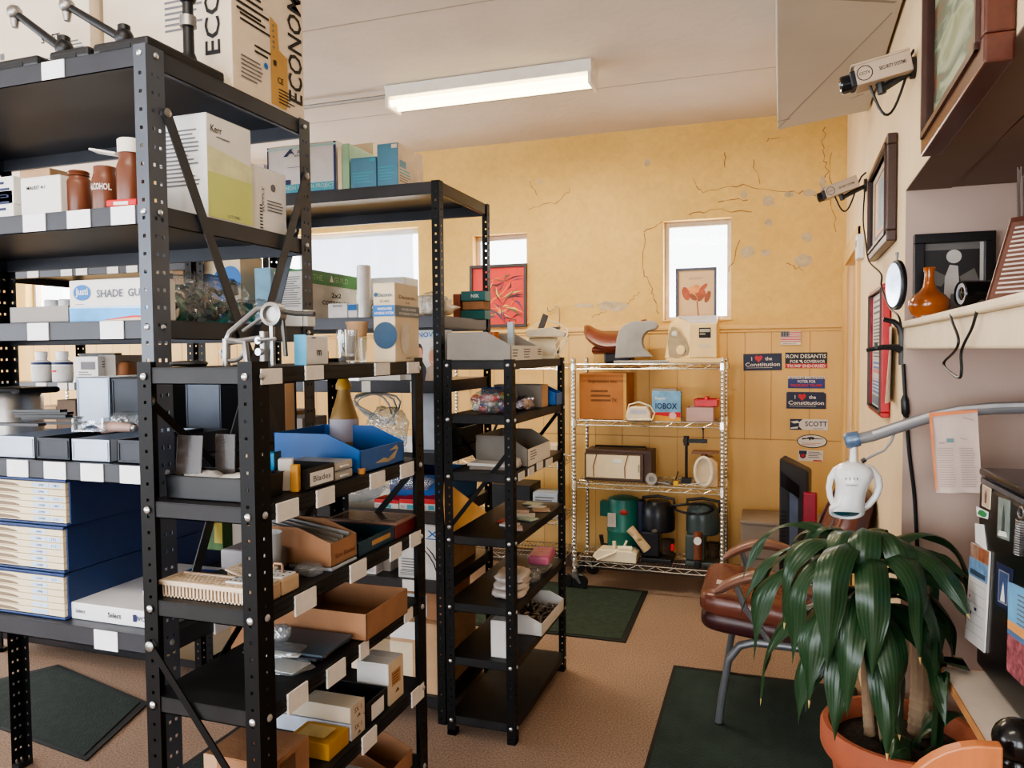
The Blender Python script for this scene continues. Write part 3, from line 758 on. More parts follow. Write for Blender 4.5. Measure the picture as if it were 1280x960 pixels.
# three black boom stands
def boom(label, x0, x1, y0, y1, pole, ph, arm):
    t = thing('boom_stand', label, 'stand', ((x0+x1)/2, (y0+y1)/2, zt+.001)); w, d = x1-x0, y1-y0
    mb = MB(); mb.prism([(-w/2, -d/2), (w/2, -d/2), (w/2, d/2), (-w/2, d/2)], .028); b = mb.build('base_plate', BPLAS, t, bevel=.008)
    MB().box(-w*.36, w*.2, -d/2-.001, -d/2+.002, .004, .014).build('slot', INK, b)
    T = Matrix.Translation((pole[0]-(x0+x1)/2, pole[1]-(y0+y1)/2, 0))
    MB().lathe([(.024, .028), (.018, .05), (.014, .06), (.0135, ph)], 16, T).build('pole', BPLAS, t, smooth=True)
    MB().lathe([(.0142, ph*.62), (.021, ph*.62), (.021, ph*.75), (.0142, ph*.75)], 16, T).build('collar', METAL, t, smooth=True)
    o = T @ Vector((0, 0, ph))
    MB().ball(o+Vector((0, 0, .005)), (.024, .024, .026), 14).build('elbow_joint', BPLAS, t, smooth=True)
    MB().lathe([(.012, 0), (.016, .004), (.016, .016), (.01, .02)], 12, Matrix.Translation(o+Vector((0, 0, .02)))).build('knob', BPLAS, t, smooth=True)
    e = Vector(arm)
    MB().tube([o, o+e], [.012, .010], 10).build('boom_arm', BPLAS, t, smooth=True)
    MB().ball(o+e, .02, 10).lathe([(.008, 0), (.012, .02), (.006, .03)], 10, Matrix.Translation(o+e-Vector((0, 0, .04)))).build('end_clamp', METAL, t, smooth=True)
yb0 = AY0+.012
boom('black boom stand at the rack corner, nearest the ECONO carton', AX1-.175, AX1-.006, yb0, yb0+.27, (at(236, 60, y=yb0+.19).x, yb0+.19), .20, (-.20, -.05, .16))
boom('middle black boom stand on the top shelf, next to white carton', at(60, 60, y=yb0).x, at(110, 60, y=yb0).x, yb0, yb0+.2, (at(174, 40, y=yb0+.17).x-.03, yb0+.15), .10, (-.16, -.03, .10))
boom('black boom stand farther left, in front of the cream carton', at(-14, 60, y=yb0).x, at(46, 60, y=yb0).x, yb0, yb0+.2, (at(99, 60, y=yb0+.17).x-.03, yb0+.15), .10, (-.14, -.03, .11))

# tier 2
z2 = AZ[1]
def bottle(name, label, loc, r, h, bm_, cap=None, capm=None, neck=.62, group=None, lab=None, labm=None, cap_h=.03, liquid=None):
    t = thing(name, label, 'bottle', loc, random.uniform(-.3, .3), group)
    MB().lathe([(.002, 0), (r*.92, 0), (r, .006), (r, h*.72), (r*.93, h*.78), (r*neck, h*.86), (r*neck, h)], 22).build('bottle_body', bm_, t, smooth=True)
    if capm: MB().lathe([(.002, h-.004), (r*neck*1.12, h-.004), (r*neck*1.12, h+cap_h), (r*neck*1.0, h+cap_h+.003), (.002, h+cap_h+.003)], 20).build('cap', capm, t, smooth=True)
    if lab:
        MB().lathe([(r*1.004, h*lab[0]), (r*1.012, h*lab[0]), (r*1.012, h*lab[1]), (r*1.004, h*lab[1])], 22, cap=False).build('bottle_label', labm, t, smooth=True)
    return t
BROWN = mat('brown_bottle_plastic', (104, 58, 38), .35, 0, .08, 9)
def pxy(px, Y, z): return (at(px, 300, y=Y).x, Y, z+.001)
Yb = AY0+.07
t = bottle('bottle', 'open brown plastic bottle without cap beside the alcohol bottle', pxy(101, Yb, z2), .032, .112, BROWN, neck=.72)
MB().lathe([(.0232, .098), (.026, .1), (.0232, .104), (.026, .108), (.0232, .111)], 18).build('screw_thread', BROWN, t, smooth=True)
t = bottle('bottle', 'brown bottle lettered ALCOHOL with flipped-up white cap', pxy(134, Yb, z2), .031, .115, BROWN, WPLAS and mat('cap_white', (232, 226, 216), .4), neck=.85)
mb = MB(); put_text(mb, 'ALCOHOL', (0, -.0323, .062), (1, 0, 0), (0, 0, 1), .016, bold=.02, wide=.054)
mb.v = [(v[0], -math.sqrt(max(0, .0323**2-v[0]**2)), v[2]) for v in mb.v]; mb.build('lettering', WHITEC, t, recalc=False); t.rotation_euler.z = .25
MB().box(-.058, .012, -.02, .02, .147, .153, Matrix.Rotation(.18, 4, 'Y')).build('flip_lid', mat('cap_white', (232, 226, 216)), t, bevel=.003)
bottle('bottle', 'brown bottle with wide white cap behind the grey post', pxy(166, Yb, z2), .033, .145, BROWN, neck=.8, capm=mat('cap_white', (232, 226, 216)), cap_h=.028)
CF('carton', 'small white box with black print in front of the brown bottles', 'box', 25, 75, 221, AY0+.02, z2, .04, WHITEC, front=[('t', .4, .72, .1, 'MALKIT 4-1', INK)])
for i in range(2):
    CF('carton', ('lower' if i == 0 else 'upper')+' of two small stacked white boxes at left edge of grey rack', 'box', -24, 16, 238-17*i, AY0+.02, z2+i*.0335, .04, WHITEC, front=[('l', .3, .75, .95, 3, .22, NAVY)], flaps=False)
CF('carton', 'flat tan carton lying behind the small white box', 'box', 24, 62, 212, AY0+.2, z2, .12, KRAFTL)
t = thing('packet', 'red flat packet on the second shelf in front of brown bottles', 'packet', pxy(156, AY0+.02, z2), .12)
MB().box(-.042, .042, -.01, .05, 0, .018).build('body', RED, t, bevel=.004); MB().box(-.02, .02, -.0106, -.0101, .004, .012).build('printed_panel', WHITEC, t)
# hanging roll of yellow tape seen behind bottles
t = MB().lathe([(.026, 0), (.034, 0), (.034, .02), (.026, .02)], 20, cap=False).build('tape_roll', TAPE, loc=(at(135, 168, y=AY0+.3).x, AY0+.3, z2+.001), smooth=True); tag(t, 'roll of yellow tape standing behind the alcohol bottle', 'tape')
GRAD = mat('lime_gradient_print', (196, 204, 122), .5, 0, .1, 4)
CS('carton', 'white carton with pale green side lettered Kerr on grey rack', 'box', 257.5, 313, 152, AX1-.012, z2, .17, WHITEC, side=[('r', .0, .02, 1, .45, GRAD), ('p', [(0, .45), (1, .45), (1, .62), (0, .7)], mat('pale_lime_print', (214, 214, 168), .5)), ('t', .2, .87, .07, 'Kerr', INK, .24), ('l', .2, .8, .5, 1, .03, INKG), ('t', .55, .06, .03, 'LOT 77471', INKG)], front=[('l', .1, .85, .9, 14, .04, INKG)])
CS('carton', 'small white carton with grey print, behind Kerr carton on grey rack', 'box', 314, 357, 212, AX1-.02, z2, .16, WHITEC, side=[('t', .3, .5, .06, 'SUPPLY', INKG, .4, True), ('l', .42, .5, .9, 4, .05, INKG), ('d', .6, .72, .06, INKG), ('l', .2, .4, .3, 10, .05, INK)])

# tier 3
z3 = AZ[2]
CF('carton', 'white and blue Shade Guide box with blue oval logo', 'box', 86, 192, 349, AY0+.03, z3, .07, WHITEC, flaps=True, front=[('r', 0, 0, 1, .33, mat('sky_blue_print', (70, 160, 226), .5, 0, .2, 14)), ('p', [(0, .33), (1, .28), (1, .36), (0, .36)], mat('pale_blue_print', (170, 206, 236), .5)), ('p', [(.4, .03), (.75, .12), (1, .1), (1, .02)], RED), ('p', [(.3, .0), (.75, .07), (1, .06), (1, 0)], CREAMC),
    ('p', [(.16+.105*math.cos(a*PI/12), .70+.19*math.sin(a*PI/12)) for a in range(24)], BLUE), ('t', .16, .70, .17, 'Justi', WHITEC, .15), ('t', .67, .66, .19, 'SHADE  GUIDE', mat('slate_ink', (84, 92, 110),   .6), .66), ('l', .08, .42, .24, 1, .03, INKG)])
tray('bin', 'translucent grey bin on third shelf left of the Shade Guide box', 'bin', at(12, 390, y=AY0+.03).x, at(86, 390, y=AY0+.03).x, AY0+.03, AY0+.3, z3, .042, GREYP, toward='y')
for i, px in enumerate((62, 80)):
    bottle('bottle', ('left' if i == 0 else 'right')+' white bottle behind the translucent grey bin, grey rack', pxy(px, AY0+.40, z3), .032, .075, WPLAS, neck=.6, capm=WPLAS, cap_h=.015)
# large bag of teal trays
tealbag = thing('plastic_bag', 'big clear plastic bag stuffed with teal pieces on grey rack', 'bag', (AX1-.14, AY0+.30, z3+.001), .0)
o = blob('bag_film', None, None, (0, 0, 0), .175, .34, .15, BAG, seed=3, parent=tealbag, amp=.12, crumple=.07, n=40)
for i in range(40):
    c = (random.uniform(-.06, .07), random.uniform(-.13, .12), random.uniform(.015, .11))
    r = Matrix.Rotation(random.uniform(0, 6), 4, Vector((random.random(), random.random(), random.random())).normalized())
    mb = MB(); a = random.uniform(.02, .035)
    mb.tube([r @ Vector((a*math.cos(q*PI/7), a*math.sin(q*PI/7), 0)) for q in range(8)], .009, 6)
    mb.build('tray_piece', random.choice([mat('teal_piece', (24, 122, 122), .4, 0, .2), mat('dark_teal_piece', (18, 74, 80), .4, 0, .2), mat('green_piece', (70, 130, 110), .4), mat('smoke_piece', (66, 76, 78), .4)]), tealbag, loc=c, smooth=True)
blob('plastic_bag', 'crumpled clear plastic bag trailing behind the teal bag', 'bag', (AX1-.15, AY1-.12, z3+.001), .18, .14, .09, BAG, seed=9, amp=.2, crumple=.1, n=34)
CF('carton', 'thin grey card box lying at rear of third shelf', 'box', 352, 384, 388, AY1-.055, z3, .045, WHITEC)

# tier 4 : metal bins
z4 = AZ[3]
def metal_bin(label, p0, p1, pt, Y, dep, m, z, panel=True, group=None, upright=False):
    X0 = at(p0, pt, y=Y).x; X1 = at(p1, pt, y=Y).x; h = at((p0+p1)/2, pt, y=Y).z-z
    T = thing('metal_bin', label, 'bin', ((X0+X1)/2, Y+dep/2, z+.001), 0, group); w = (X1-X0)/2; d = dep/2
    mb = MB(); t = .002
    if not upright:
        mb.box(-w, w, -d, -d+t, 0, h).box(-w, w, d-t, d, 0, h).box(-w, -w+t, -d, d, 0, h).box(w-t, w, -d, d, 0, h).box(-w, w, -d, d, 0, t)
    else:
        mb.box(-w, w, -d, -d+t, 0, h).box(-w, -w+t, -d, d, 0, h).box(w-t, w, -d, d, 0, h).box(-w, w, -d, d, 0, t).box(-w, w, -d, d, h-t, h)
    mb.build('bin_body', m, T)
    mb = MB(); a = .006
    mb.box(-w+a, w-a, -d-.002, -d, h-a-.002, h-a).box(-w+a, w-a, -d-.002, -d, a, a+.002).box(-w+a, -w+a+.002, -d-.002, -d, a, h-a).box(w-a-.002, w-a, -d-.002, -d, a, h-a)
    mb.build('pressed_rim', m, T)
    return T
Ym = AY0+.02
metal_bin('pale silver metal bin at the left edge of the bin row', -4, 43, 546, Ym, .3, SILVER, z4)
metal_bin('dark metal bin between the two silver bins in the row', 45, 87, 548, Ym, .3, DKMET, z4)
metal_bin('second pale silver metal bin, right of a dark one in the row', 89, 137, 550, Ym, .3, SILVER, z4)
metal_bin('dark grey metal bin at right end of the row, behind black post', 146, 182, 551, Ym, .3, DKMET, z4)
metal_bin('tall pale silver metal drawer standing upright behind the bin row', 95, 137, 472, AY0+.34, .25, SILVER, z4, upright=True)
metal_bin('tall dark metal drawer standing beside the upright silver one', 139, 176, 473, AY0+.34, .25, DKMET, z4, upright=True)
metal_bin('tall dark metal drawer right of the grey post', 231, 276, 474, AY0+.40, .22, mat('slate_metal', (70, 76, 88), .45, .3, .08), z4, upright=True)
metal_bin('tall dark metal drawer behind the black rack post', 300, 324, 474, AY0+.42, .18, DKMET, z4, upright=True)
# things lying in the bins
def rods(label, loc, n, L, m, seed, w=.12):
    rnd = random.Random(seed); t = thing('strip_bundle', label, 'strips', loc)
    for i in range(n):
        mb = MB(); y = rnd.uniform(-w/2, w/2); a = rnd.uniform(-.25, .25); mb.beam((-L/2, y, i*.008), (L/2, y+math.sin(a)*L*.4, i*.008+.004), .022, .007); mb.build('strip', m, t)
rods('bundle of dark plastic strips lying across the left metal bins', (at(48, 540, y=AY0+.14).x, AY0+.14, z4+.072), 6, .2, BPLAS, 2)
t = thing('plastic_holder', 'clear acrylic holder resting on the second silver bin', 'holder', (at(116, 540, y=AY0+.1).x, AY0+.1, z4+.068), .2)
mb = MB(); mb.box(-.045, .045, -.02, .02, 0, .004).box(-.045, -.039, -.02, .02, 0, .035).box(.039, .045, -.02, .02, 0, .035).prism([(-.039, .0), (.0, .02), (.039, 0), (.039, .012), (0, .03), (-.039, .012)], .004, Matrix.Rotation(PI/2, 4, 'X')); mb.build('holder_body', CLEAR, t)
t = thing('hand_piece', 'small pinkish hand tool lying on the dark metal bin', 'tool', (at(145, 540, y=AY0+.12).x, AY0+.12, z4+.075), .1)
MB().tube([(-.04, 0, 0), (0, 0, .004), (.04, .01, 0)], [.016, .014, .011], 12).build('handle', mat('pinkish_plastic', (170, 140, 130), .5), t, smooth=True); MB().ball((.045, .012, 0), .012, 10).build('tip', METAL, t, smooth=True)
blob('plastic_bag', 'small folded clear bag on the dark metal bin by grey post', 'bag', (at(160, 530, y=AY0+.2).x, AY0+.2, z4+.066), .08, .08, .05, BAG, seed=21, n=24)
t = thing('curing_machine', 'silver and black machine at left behind the metal bins', 'machine', (at(14, 505, y=AY0+.36).x, AY0+.36, z4+.001))
MB().lathe([(.09, 0), (.09, .13), (.08, .15), (.002, .152)], 26).build('drum', METAL, t, smooth=True); MB().box(-.03, .0, -.096, -.088, .03, .11).build('door', KRAFTL, t); MB().box(-.1, .1, -.05, .1, .145, .165).build('lid', BPLAS, t, bevel=.01)

# tier 5 : drawer cabinets, flat white box
z5 = AZ[4]
Ycab = AY0+.02
cream_d = mat('cream_drawer_plastic', (226, 210, 176), .5, 0, .05, 10); navyc = mat('blue_cabinet', (34, 58, 104), .4, .1, .12, 8); labelb = mat('pale_blue_label', (186, 206, 232), .7)
def drawer_cabinet(label, xr, zb, zh, words):
    x1 = at(xr, 700, y=Ycab).x; w = .30; d = AY1-Ycab-.012
    T = thing('drawer_cabinet', label, 'cabinet', (x1-w/2, Ycab+d/2, zb+.001)); h = zh-zb-.002; hw, hd = w/2, d/2
    mb = MB(); mb.box(-hw, hw, -hd+.012, hd, 0, h); mb.box(-hw-.0, hw, -hd, -hd+.02, h-.008, h).box(-hw, hw, -hd, -hd+.02, 0, .006); mb.build('cabinet_body', navyc, T, bevel=.002)
    n = 6; dh = (h-.016)/n
    for i in range(n):
        z0 = .007+(n-1-i)*dh
        mb = MB().box(-hw+.004, hw-.004, -hd+.002, -hd+.018, z0+.0006, z0+dh-.0006)
        dr = mb.build('drawer', cream_d, T, bevel=.001)
        g = MB(); pts = [(-hw+.05+.09*math.cos(a*PI/10), .010*math.sin(a*PI/10)) for a in range(11)]
        g.add([Vector((a, -hd+.0012, z0+dh*.2+b)) for a, b in pts], [tuple(range(11))]); g.build('finger_pull', mat('drawer_shadow', (130, 112, 92), .8), dr)
        MB().box(hw-.115, hw-.06, -hd+.0012, -hd+.002, z0+.003, z0+dh-.003).build('label_card', labelb, dr)
        if words[i][1]: MB().box(hw-.058, hw-.012, -hd+.0012, -hd+.002, z0+.003, z0+dh-.003).build('label_card', labelb, dr)
        mb = MB()
        if words[i][0]: put_text(mb, words[i][0], (hw-.085, -hd+.0008, z0+dh/2), (1, 0, 0), (0, 0, 1), dh*.28)
        if words[i][1]: put_text(mb, words[i][1], (hw-.035, -hd+.0008, z0+dh/2), (1, 0, 0), (0, 0, 1), dh*.36)
        if mb.v: mb.build('lettering', NAVY, dr, recalc=False)
dz = (AZ[3]-.048-z5)/3
drawer_cabinet('top blue cabinet of cream drawers in the stack of three', 85, z5+2*dz, z5+3*dz, [('UPPER', '3 M 2'), ('UPPER', ''), ('UPPER', '3 Y 2'), ('LOWER', '3 M 2'), ('LOWER', ''), ('LOWER', '3 Y 2')])
drawer_cabinet('middle blue cabinet of cream drawers in the stack of three', 80, z5+dz, z5+2*dz, [('UPPER', ''), ('UPPER', '3 P 2'), ('UPPER', '3 Y 2'), ('LOWER', ''), ('LOWER', ''), ('LOWER', '')])
drawer_cabinet('bottom blue cabinet of cream drawers in the stack of three', 79, z5, z5+dz, [('LOWER', '3 Y 2'), ('LOWER', ''), ('UPPER', ''), ('', ''), ('', ''), ('', '')])
wb_ = carton('carton', 'flat white box lettered Select on the lowest shelf of grey rack', 'box', at(84, 770, y=AY0+.03).x, AX1-.04, AY0+.04, AY0+.42, z5, z5+.045, mat('white_gloss_card', (232, 232, 234), .35, 0, .03), rot=-.0, flaps=False, front=[('t', .12, .5, .22, 'Select', NAVY), ('t', .5, .5, .3, 'Select', INK), ('r', .7, .3, .74, .7, NAVY), ('t', .86, .5, .28, 'IVOCLAR', NAVY)])
t = thing('booklet', 'blue booklet with a photo lying on the flat white box', 'booklet', (AX1-.13, AY0+.24, z5+.0475), .1)
MB().box(-.07, .07, -.1, .1, 0, .012).build('pages', WHITEC, t); MB().box(-.071, .071, -.101, .101, .012, .014).build('cover', mat('booklet_blue', (26, 66, 150), .35), t); MB().box(-.05, .05, -.06, .08, .0141, .0146).build('printed_panel', mat('photo_brown', (120, 70, 50), .4, 0, .6, 30), t)

# ================================================================ ON RACK E (far left)
ze = EZS[1]; Ye = DY0_+.03
CF('carton', 'tan carton on the far left rack, left of the orange box', 'box', 38, 70, 327, Ye, ze, .2, mat('tan_carton', (128, 104, 78), .8))
CF('carton', 'orange and white box on the far left rack', 'box', 70.5, 112, 324, Ye, ze, .2, WHITEC, front=[('r', .03, .12, .97, .9, ORANGE), ('d', .6, .5, .25, CREAMC), ('p', [(.75, .15), (.95, .15), (.95, .5), (.8, .4)], INKG)], flaps=False)
for i in range(5): CF('booklet', ['first', 'second', 'third', 'fourth', 'fifth'][i]+' grey booklet from the orange box, standing on far left rack', 'booklet', 112.5+i*5, 117+i*5, 324.5, Ye+.01, ze, .15, GREYC if i % 2 else mat('warm_grey_card', (172, 156, 138), .8), flaps=False)
CF('carton', 'pale green box right of the grey booklets on far left rack', 'box', 138, 151, 323.5, Ye, ze, .18, mat('pale_green_card', (170, 184, 150), .6), flaps=False)
CF('carton', 'brown carton beside the pale green box, far left rack', 'box', 152, 178, 321, Ye, ze, .2, mat('brown_carton', (112, 92, 76), .8))
CF('carton', 'reddish brown carton behind the grey post on the far left rack', 'box', 179, 214, 321, Ye, ze, .2, mat('red_brown_carton', (140, 70, 40), .7))
CF('carton', 'small brown box at the left edge of the far left rack', 'box', -8, 6, 328, Ye, ze, .2, mat('brown_carton', (112, 92, 76)))
ze = EZS[3]
def big_bottle(label, px):
    t = bottle('bottle', label, pxy(px, Ye+.06, ze), .047, .13, WPLAS, neck=.55, capm=WPLAS, cap_h=.022, lab=(.06, .62), labm=mat('bottle_label_white', (214, 210, 204), .6))
    MB().lathe([(.0482, .088), (.0486, .088), (.0486, .1), (.0482, .1)], 22, cap=False).build('printed_panel', NAVY, t)
    return t
big_bottle('left white bottle with navy band on the far left rack', 47)
t = big_bottle('right white bottle with navy band and red mark, far left rack', 73); t.rotation_euler.z = 0
MB().box(-.02, .012, -.0495, -.0485, .05, .06).build('printed_panel', RED, t)
CF('carton', 'white printed carton right of the two navy-banded bottles', 'box', 92, 122, 446, Ye, ze, .24, WHITEC, side=[('l', .1, .8, .8, 3, .1, INKG)], front=[('r', .3, .5, .9, .8, INKG), ('l', .2, .4, .8, 4, .1, INKG)])
CF('carton', 'grey carton behind the white printed one, far left rack', 'box', 122.5, 144, 444, Ye+.04, ze, .2, GREYC)
CF('carton', 'low dark box lid resting behind the white printed carton', 'box', 99, 143, 441, Ye+.26, ze, .05, BPLAS, flaps=False)
t = blob('paper_bag', 'crumpled brown paper bag at right end of far left rack', 'bag', (at(157, 470, y=Ye+.1).x, Ye+.1, ze+.001), .1, .1, .115, mat('brown_paper', (140, 92, 58), .8, 0, .1), seed=5, n=22, amp=.1)
ze = EZS[4]
CF('carton', 'tan file box under the bottles on the far left rack', 'box', 40, 70, 508, Ye+.3, ze, .2, KRAFTL)
CF('carton', 'dark carton under the white printed carton, far left rack', 'box', 71, 94, 500, Ye+.2, ze, .2, mat('brown_carton', (112, 92, 76)))
bottle('bottle', 'green plastic bottle with white cap, lower shelf of far left rack', pxy(37, Ye+.1, ze), .025, .22, GREEN, neck=.5, capm=WPLAS)
# ================================================================ ON RACK D
zt = DZS[0]; Yd = DY0_+.02
AMDM = mat('greyish_white_card', (198, 192, 190), .6, 0, .05)
BLUEBX = mat('dusty_blue_box', (74, 124, 148), .6, 0, .1, 7)
carton('carton', 'white carton with navy logo and turquoise stripe on rack top', 'box', at(334, 190, y=Yd).x, at(420, 190, y=Yd).x, Yd, Yd+.2, zt, at(377, 181, y=Yd).z, AMDM,
   front=[('r', 0, .03, 1, .2, TEAL), ('r', 0, 0, 1, .03, NAVY), ('r', .965, 0, 1, 1, NAVY), ('r', 0, 0, .02, 1, NAVY), ('r', 0, .93, 1, .97, mat('pale_teal', (150, 190, 184), .5)), ('p', [(.24, .78), (.34, .93), (.38, .93), (.30, .78)], NAVY), ('p', [(.31, .84), (.35, .93), (.42, .78), (.37, .84)], NAVY), ('t', .52, .86, .09, 'AMD', INKG), ('t', .48, .78, .04, 'MEDICOM', INKG), ('l', .3, .55, .6, 1, .03, INKG), ('r', .26, .2, .34, .3, NAVY), ('t', .62, .115, .09, 'NON WOVEN PROJECT', mat('pale_teal', (150, 190, 184)), .7)], top=[('r', 0, 0, 1, 1, TAPE)])
CF('folder', 'white folder standing between white carton and green folder', 'folder', 421.5, 427, 182, Yd, zt, .25, CREAMC, flaps=False)
CF('folder', 'pale green folder standing on rack top beside blue boxes', 'folder', 427.5, 436, 179, Yd, zt, .25, mat('pale_green_folder', (140, 176, 140), .6), flaps=False)
CF('carton', 'low dusty blue box on rack top, left of the taller blue box', 'box', 438, 470, 197, Yd, zt, .2, BLUEBX, front=[('l', .1, .5, .9, 4, .1, TEAL), ('r', .75, .85, .97, .95, TEAL)])
CF('carton', 'taller dusty blue box with tan side at right on rack top', 'box', 471, 497, 179.5, Yd, zt, .24, BLUEBX, front=[('l', .1, .45, .9, 5, .07, TEAL), ('r', .7, .88, .97, .97, CREAMC)], side=[('r', 0, 0, 1, 1, mat('tan_side_print', (206, 182, 152), .7)), ('r', .05, .45, .3, .62, BLUEBX), ('l', .05, .4, .6, 2, .08, TEAL), ('l', .05, .25, .5, 3, .06, INKG)])
CF('carton', 'cream carton on rack top behind the low blue box', 'box', 436, 466, 180, Yd+.25, zt, .25, CREAMC)
CF('carton', 'brown tape-covered corner box at left end of the dark rack top', 'box', 300, 330, 206, Yd, zt, .2, AMDM, flaps=False)

z2 = DZS[1]
GW = mat('green_band_print', (44, 124, 62), .5, 0, .08)
X1 = at(400, 350, y=Yd+.1).x
carton('carton', 'white cotton roll carton with green band on the dark rack', 'box', X1-.17, X1, Yd, Yd+.42, z2, at(400, 336, y=Yd+.02).z, mat('cool_white_card', (206, 204, 200), .6), side=[('r', 0, .72, 1, 1, GW), ('t', .45, .86, .12, 'THE        GUILD', mat('pale_green_ink', (120, 180, 120), .5), .7), ('p', [(.42, .8), (.46, .95), (.5, .8)], WHITEC), ('t', .55, .53, .1, '2x2', INK, .2), ('t', .62, .36, .09, 'COTTON ROLLS', INK, .7)], front=[('r', 0, .96, 1, 1, GW), ('l', .15, .85, .85, 14, .045, INKG)])
t = MB().lathe([(.002, 0), (.03, 0), (.03, .22), (.027, .222), (.002, .222)], 22).build('paper_tube', mat('silver_white_tube', (206, 206, 204), .35, .3), loc=pxy(454, Yd+.03, z2), smooth=True); tag(t, 'white paper roll standing beside the cotton carton', 'roll')
CF('carton', 'small white box lettered NOVUS, in front of the cotton roll carton', 'box', 410, 434, 379, Yd, z2, .06, WHITEC, front=[('t', .5, .8, .16, 'NOVUS', NAVY)], flaps=False)
CF('carton', 'small white and blue box beside the paper roll, dark rack', 'box', 435, 446, 379, Yd, z2, .06, WHITEC, front=[('r', 0, .5, 1, .9, BLUE)], flaps=False)
CF('carton', 'long white flat box at the back of the dark rack', 'box', 462, 505, 347, Yd+.3, z2, .15, WHITEC)
CF('carton', 'white and tan box with four blue circles on the dark rack', 'box', 254, 300, 320, Yd+.02, z2, .16, CREAMC, front=[('d', .13, .5, .24, BLUE), ('d', .56, .62, .2, BLUE), ('d', .73, .64, .2, BLUE), ('d', .50, .22, .2, BLUE), ('d', .66, .2, .2, BLUE), ('l', .3, .6, .4, 3, .12, KRAFT)])
CF('carton', 'light blue box with slanted top on the dark rack', 'box', 318, 338, 335, Yd+.0, z2, .14, mat('light_blue_box', (112, 158, 184), .6), side=[('r', 0, 0, 1, 1, mat('pale_blue_side', (182, 196, 204), .6))])
CF('carton', 'dull teal box behind the light blue box', 'box', 344, 356, 334, Yd+.2, z2, .12, mat('dull_teal', (70, 110, 116), .6), flaps=False)
CF('carton', 'small orange-tan box seen through the grey rack, on dark rack', 'box', 216, 229, 336, Yd+.1, z2, .15, KRAFTL)
# wrapped bag heap and little teal boxes at the right end
t = blob('plastic_bag', 'long milky plastic bag slumped over the dark rack shelf edge', 'bag', (-1.47, Yd+.1, z2+.001), .36, .2, .10, clear_mat('milky_film', (238, 228, 212), .62, .16, .2, .8, 40), seed=13, rot=.1, n=40, crumple=.09)
blob('plastic_bag', 'small clear bag with blue strips hanging at rack corner', 'bag', (-1.345, Yd+.05, z2+.001), .09, .12, .11, BAG, seed=14, n=28, crumple=.1)
TEALBX = mat('deep_teal_box', (18, 92, 92), .5, 0, .1)
CF('carton', 'deep teal box on top of the little stack by the red picture', 'box', 576, 606, 364, DY1_-.13, z2+.085, .08, TEALBX, front=[('t', .6, .5, .35, 'NSK', WHITEC)])
CF('carton', 'brown box in the middle of the little stack by red picture', 'box', 578, 604, 377, DY1_-.13, z2+.045, .08, KRAFT)
CF('carton', 'deep teal box at the bottom of the little stack', 'box', 576, 606, 388, DY1_-.13, z2, .08, TEALBX)
CF('carton', 'small rust box left of the teal box stack', 'box', 566, 575, 367, DY1_-.13, z2, .08, mat('rust_card', (140, 74, 52), .7), flaps=False)

z3 = DZS[2]
CF('carton', 'long white box on the third shelf of the dark rack', 'box', 448, 500, 465, Yd, z3, .25, WHITEC)
CF('carton', 'second white box on third shelf beside the long one', 'box', 501, 521, 465, Yd+.05, z3, .2, mat('cool_white_card', (206, 204, 200)))
CF('carton', 'blue box on third shelf of the dark rack behind articulator', 'box', 340, 354, 470, Yd, z3, .1, BLUE, flaps=False)
CF('carton', 'grey stacked box on third shelf, left of the label card', 'box', 355, 384, 467, Yd, z3, .2, GREYC)
# carton with a portrait photo
NOV = mat('pale_portrait_card', (196, 202, 208), .5)
n = CF('carton', 'white carton printed NOVUS with a photo of two smiling people', 'box', 521, 553, 412, Yd-.0, z3+.0, .1, NOV, front=[('t', .5, .90, .1, 'NOVUS', BLUE, .9), ('r', 0, .0, 1, .82, mat('photo_bg', (214, 208, 204), .5)),
    ('p', [(.1+.14*math.cos(a*PI/8), .56+.17*math.sin(a*PI/8)) for a in range(16)], mat('dark_hair', (46, 34, 30), .6)), ('p', [(.12+.1*math.cos(a*PI/8), .52+.13*math.sin(a*PI/8)) for a in range(16)], mat('skin_print', (206, 146, 116), .6)), ('p', [(0, 0), (0, .38), (.2, .4), (.36, .25), (.4, 0)], mat('dark_top', (40, 40, 52), .6)),
    ('p', [(.62+.17*math.cos(a*PI/8), .48+.19*math.sin(a*PI/8)) for a in range(16)], mat('grey_hair', (190, 180, 170), .6)), ('p', [(.61+.13*math.cos(a*PI/8), .45+.16*math.sin(a*PI/8)) for a in range(16)], mat('skin_print', (206, 146, 116))), ('p', [(.52, .39), (.60, .35), (.70, .39), (.6, .37)], WHITEC), ('p', [(.3, 0), (.4, .25), (.55, .3), (.75, .3), (.95, .2), (1, 0)], mat('warm_grey_shirt', (170, 150, 136), .6))], flaps=False)
t = thing('tool_cup', 'low cup of pencils seen between the grey post and articulator', 'cup', pxy(247, Yd+.06, z3)); MB().lathe([(.002, 0), (.03, 0), (.034, .05), (.031, .05), (.028, .004)], 16, cap=False).build('cup', CLEAR, t)
MB().tube([(0, .0, .01), (-.01, 0, .14)], .006, 8).build('pencil', YELLOW, t); MB().tube([(-.02, .0, .01), (-.028, 0, .12)], .006, 8).build('pencil', TEAL, t)
for i, (p, q, m_) in enumerate([(290, 312, GREYC), (352, 366, WHITEC)]): CF('carton', ['grey box on third shelf behind the metal articulator', 'white box on third shelf behind little blue box'][i], 'box', p, q, 455, Yd+.06, z3, .12, m_)

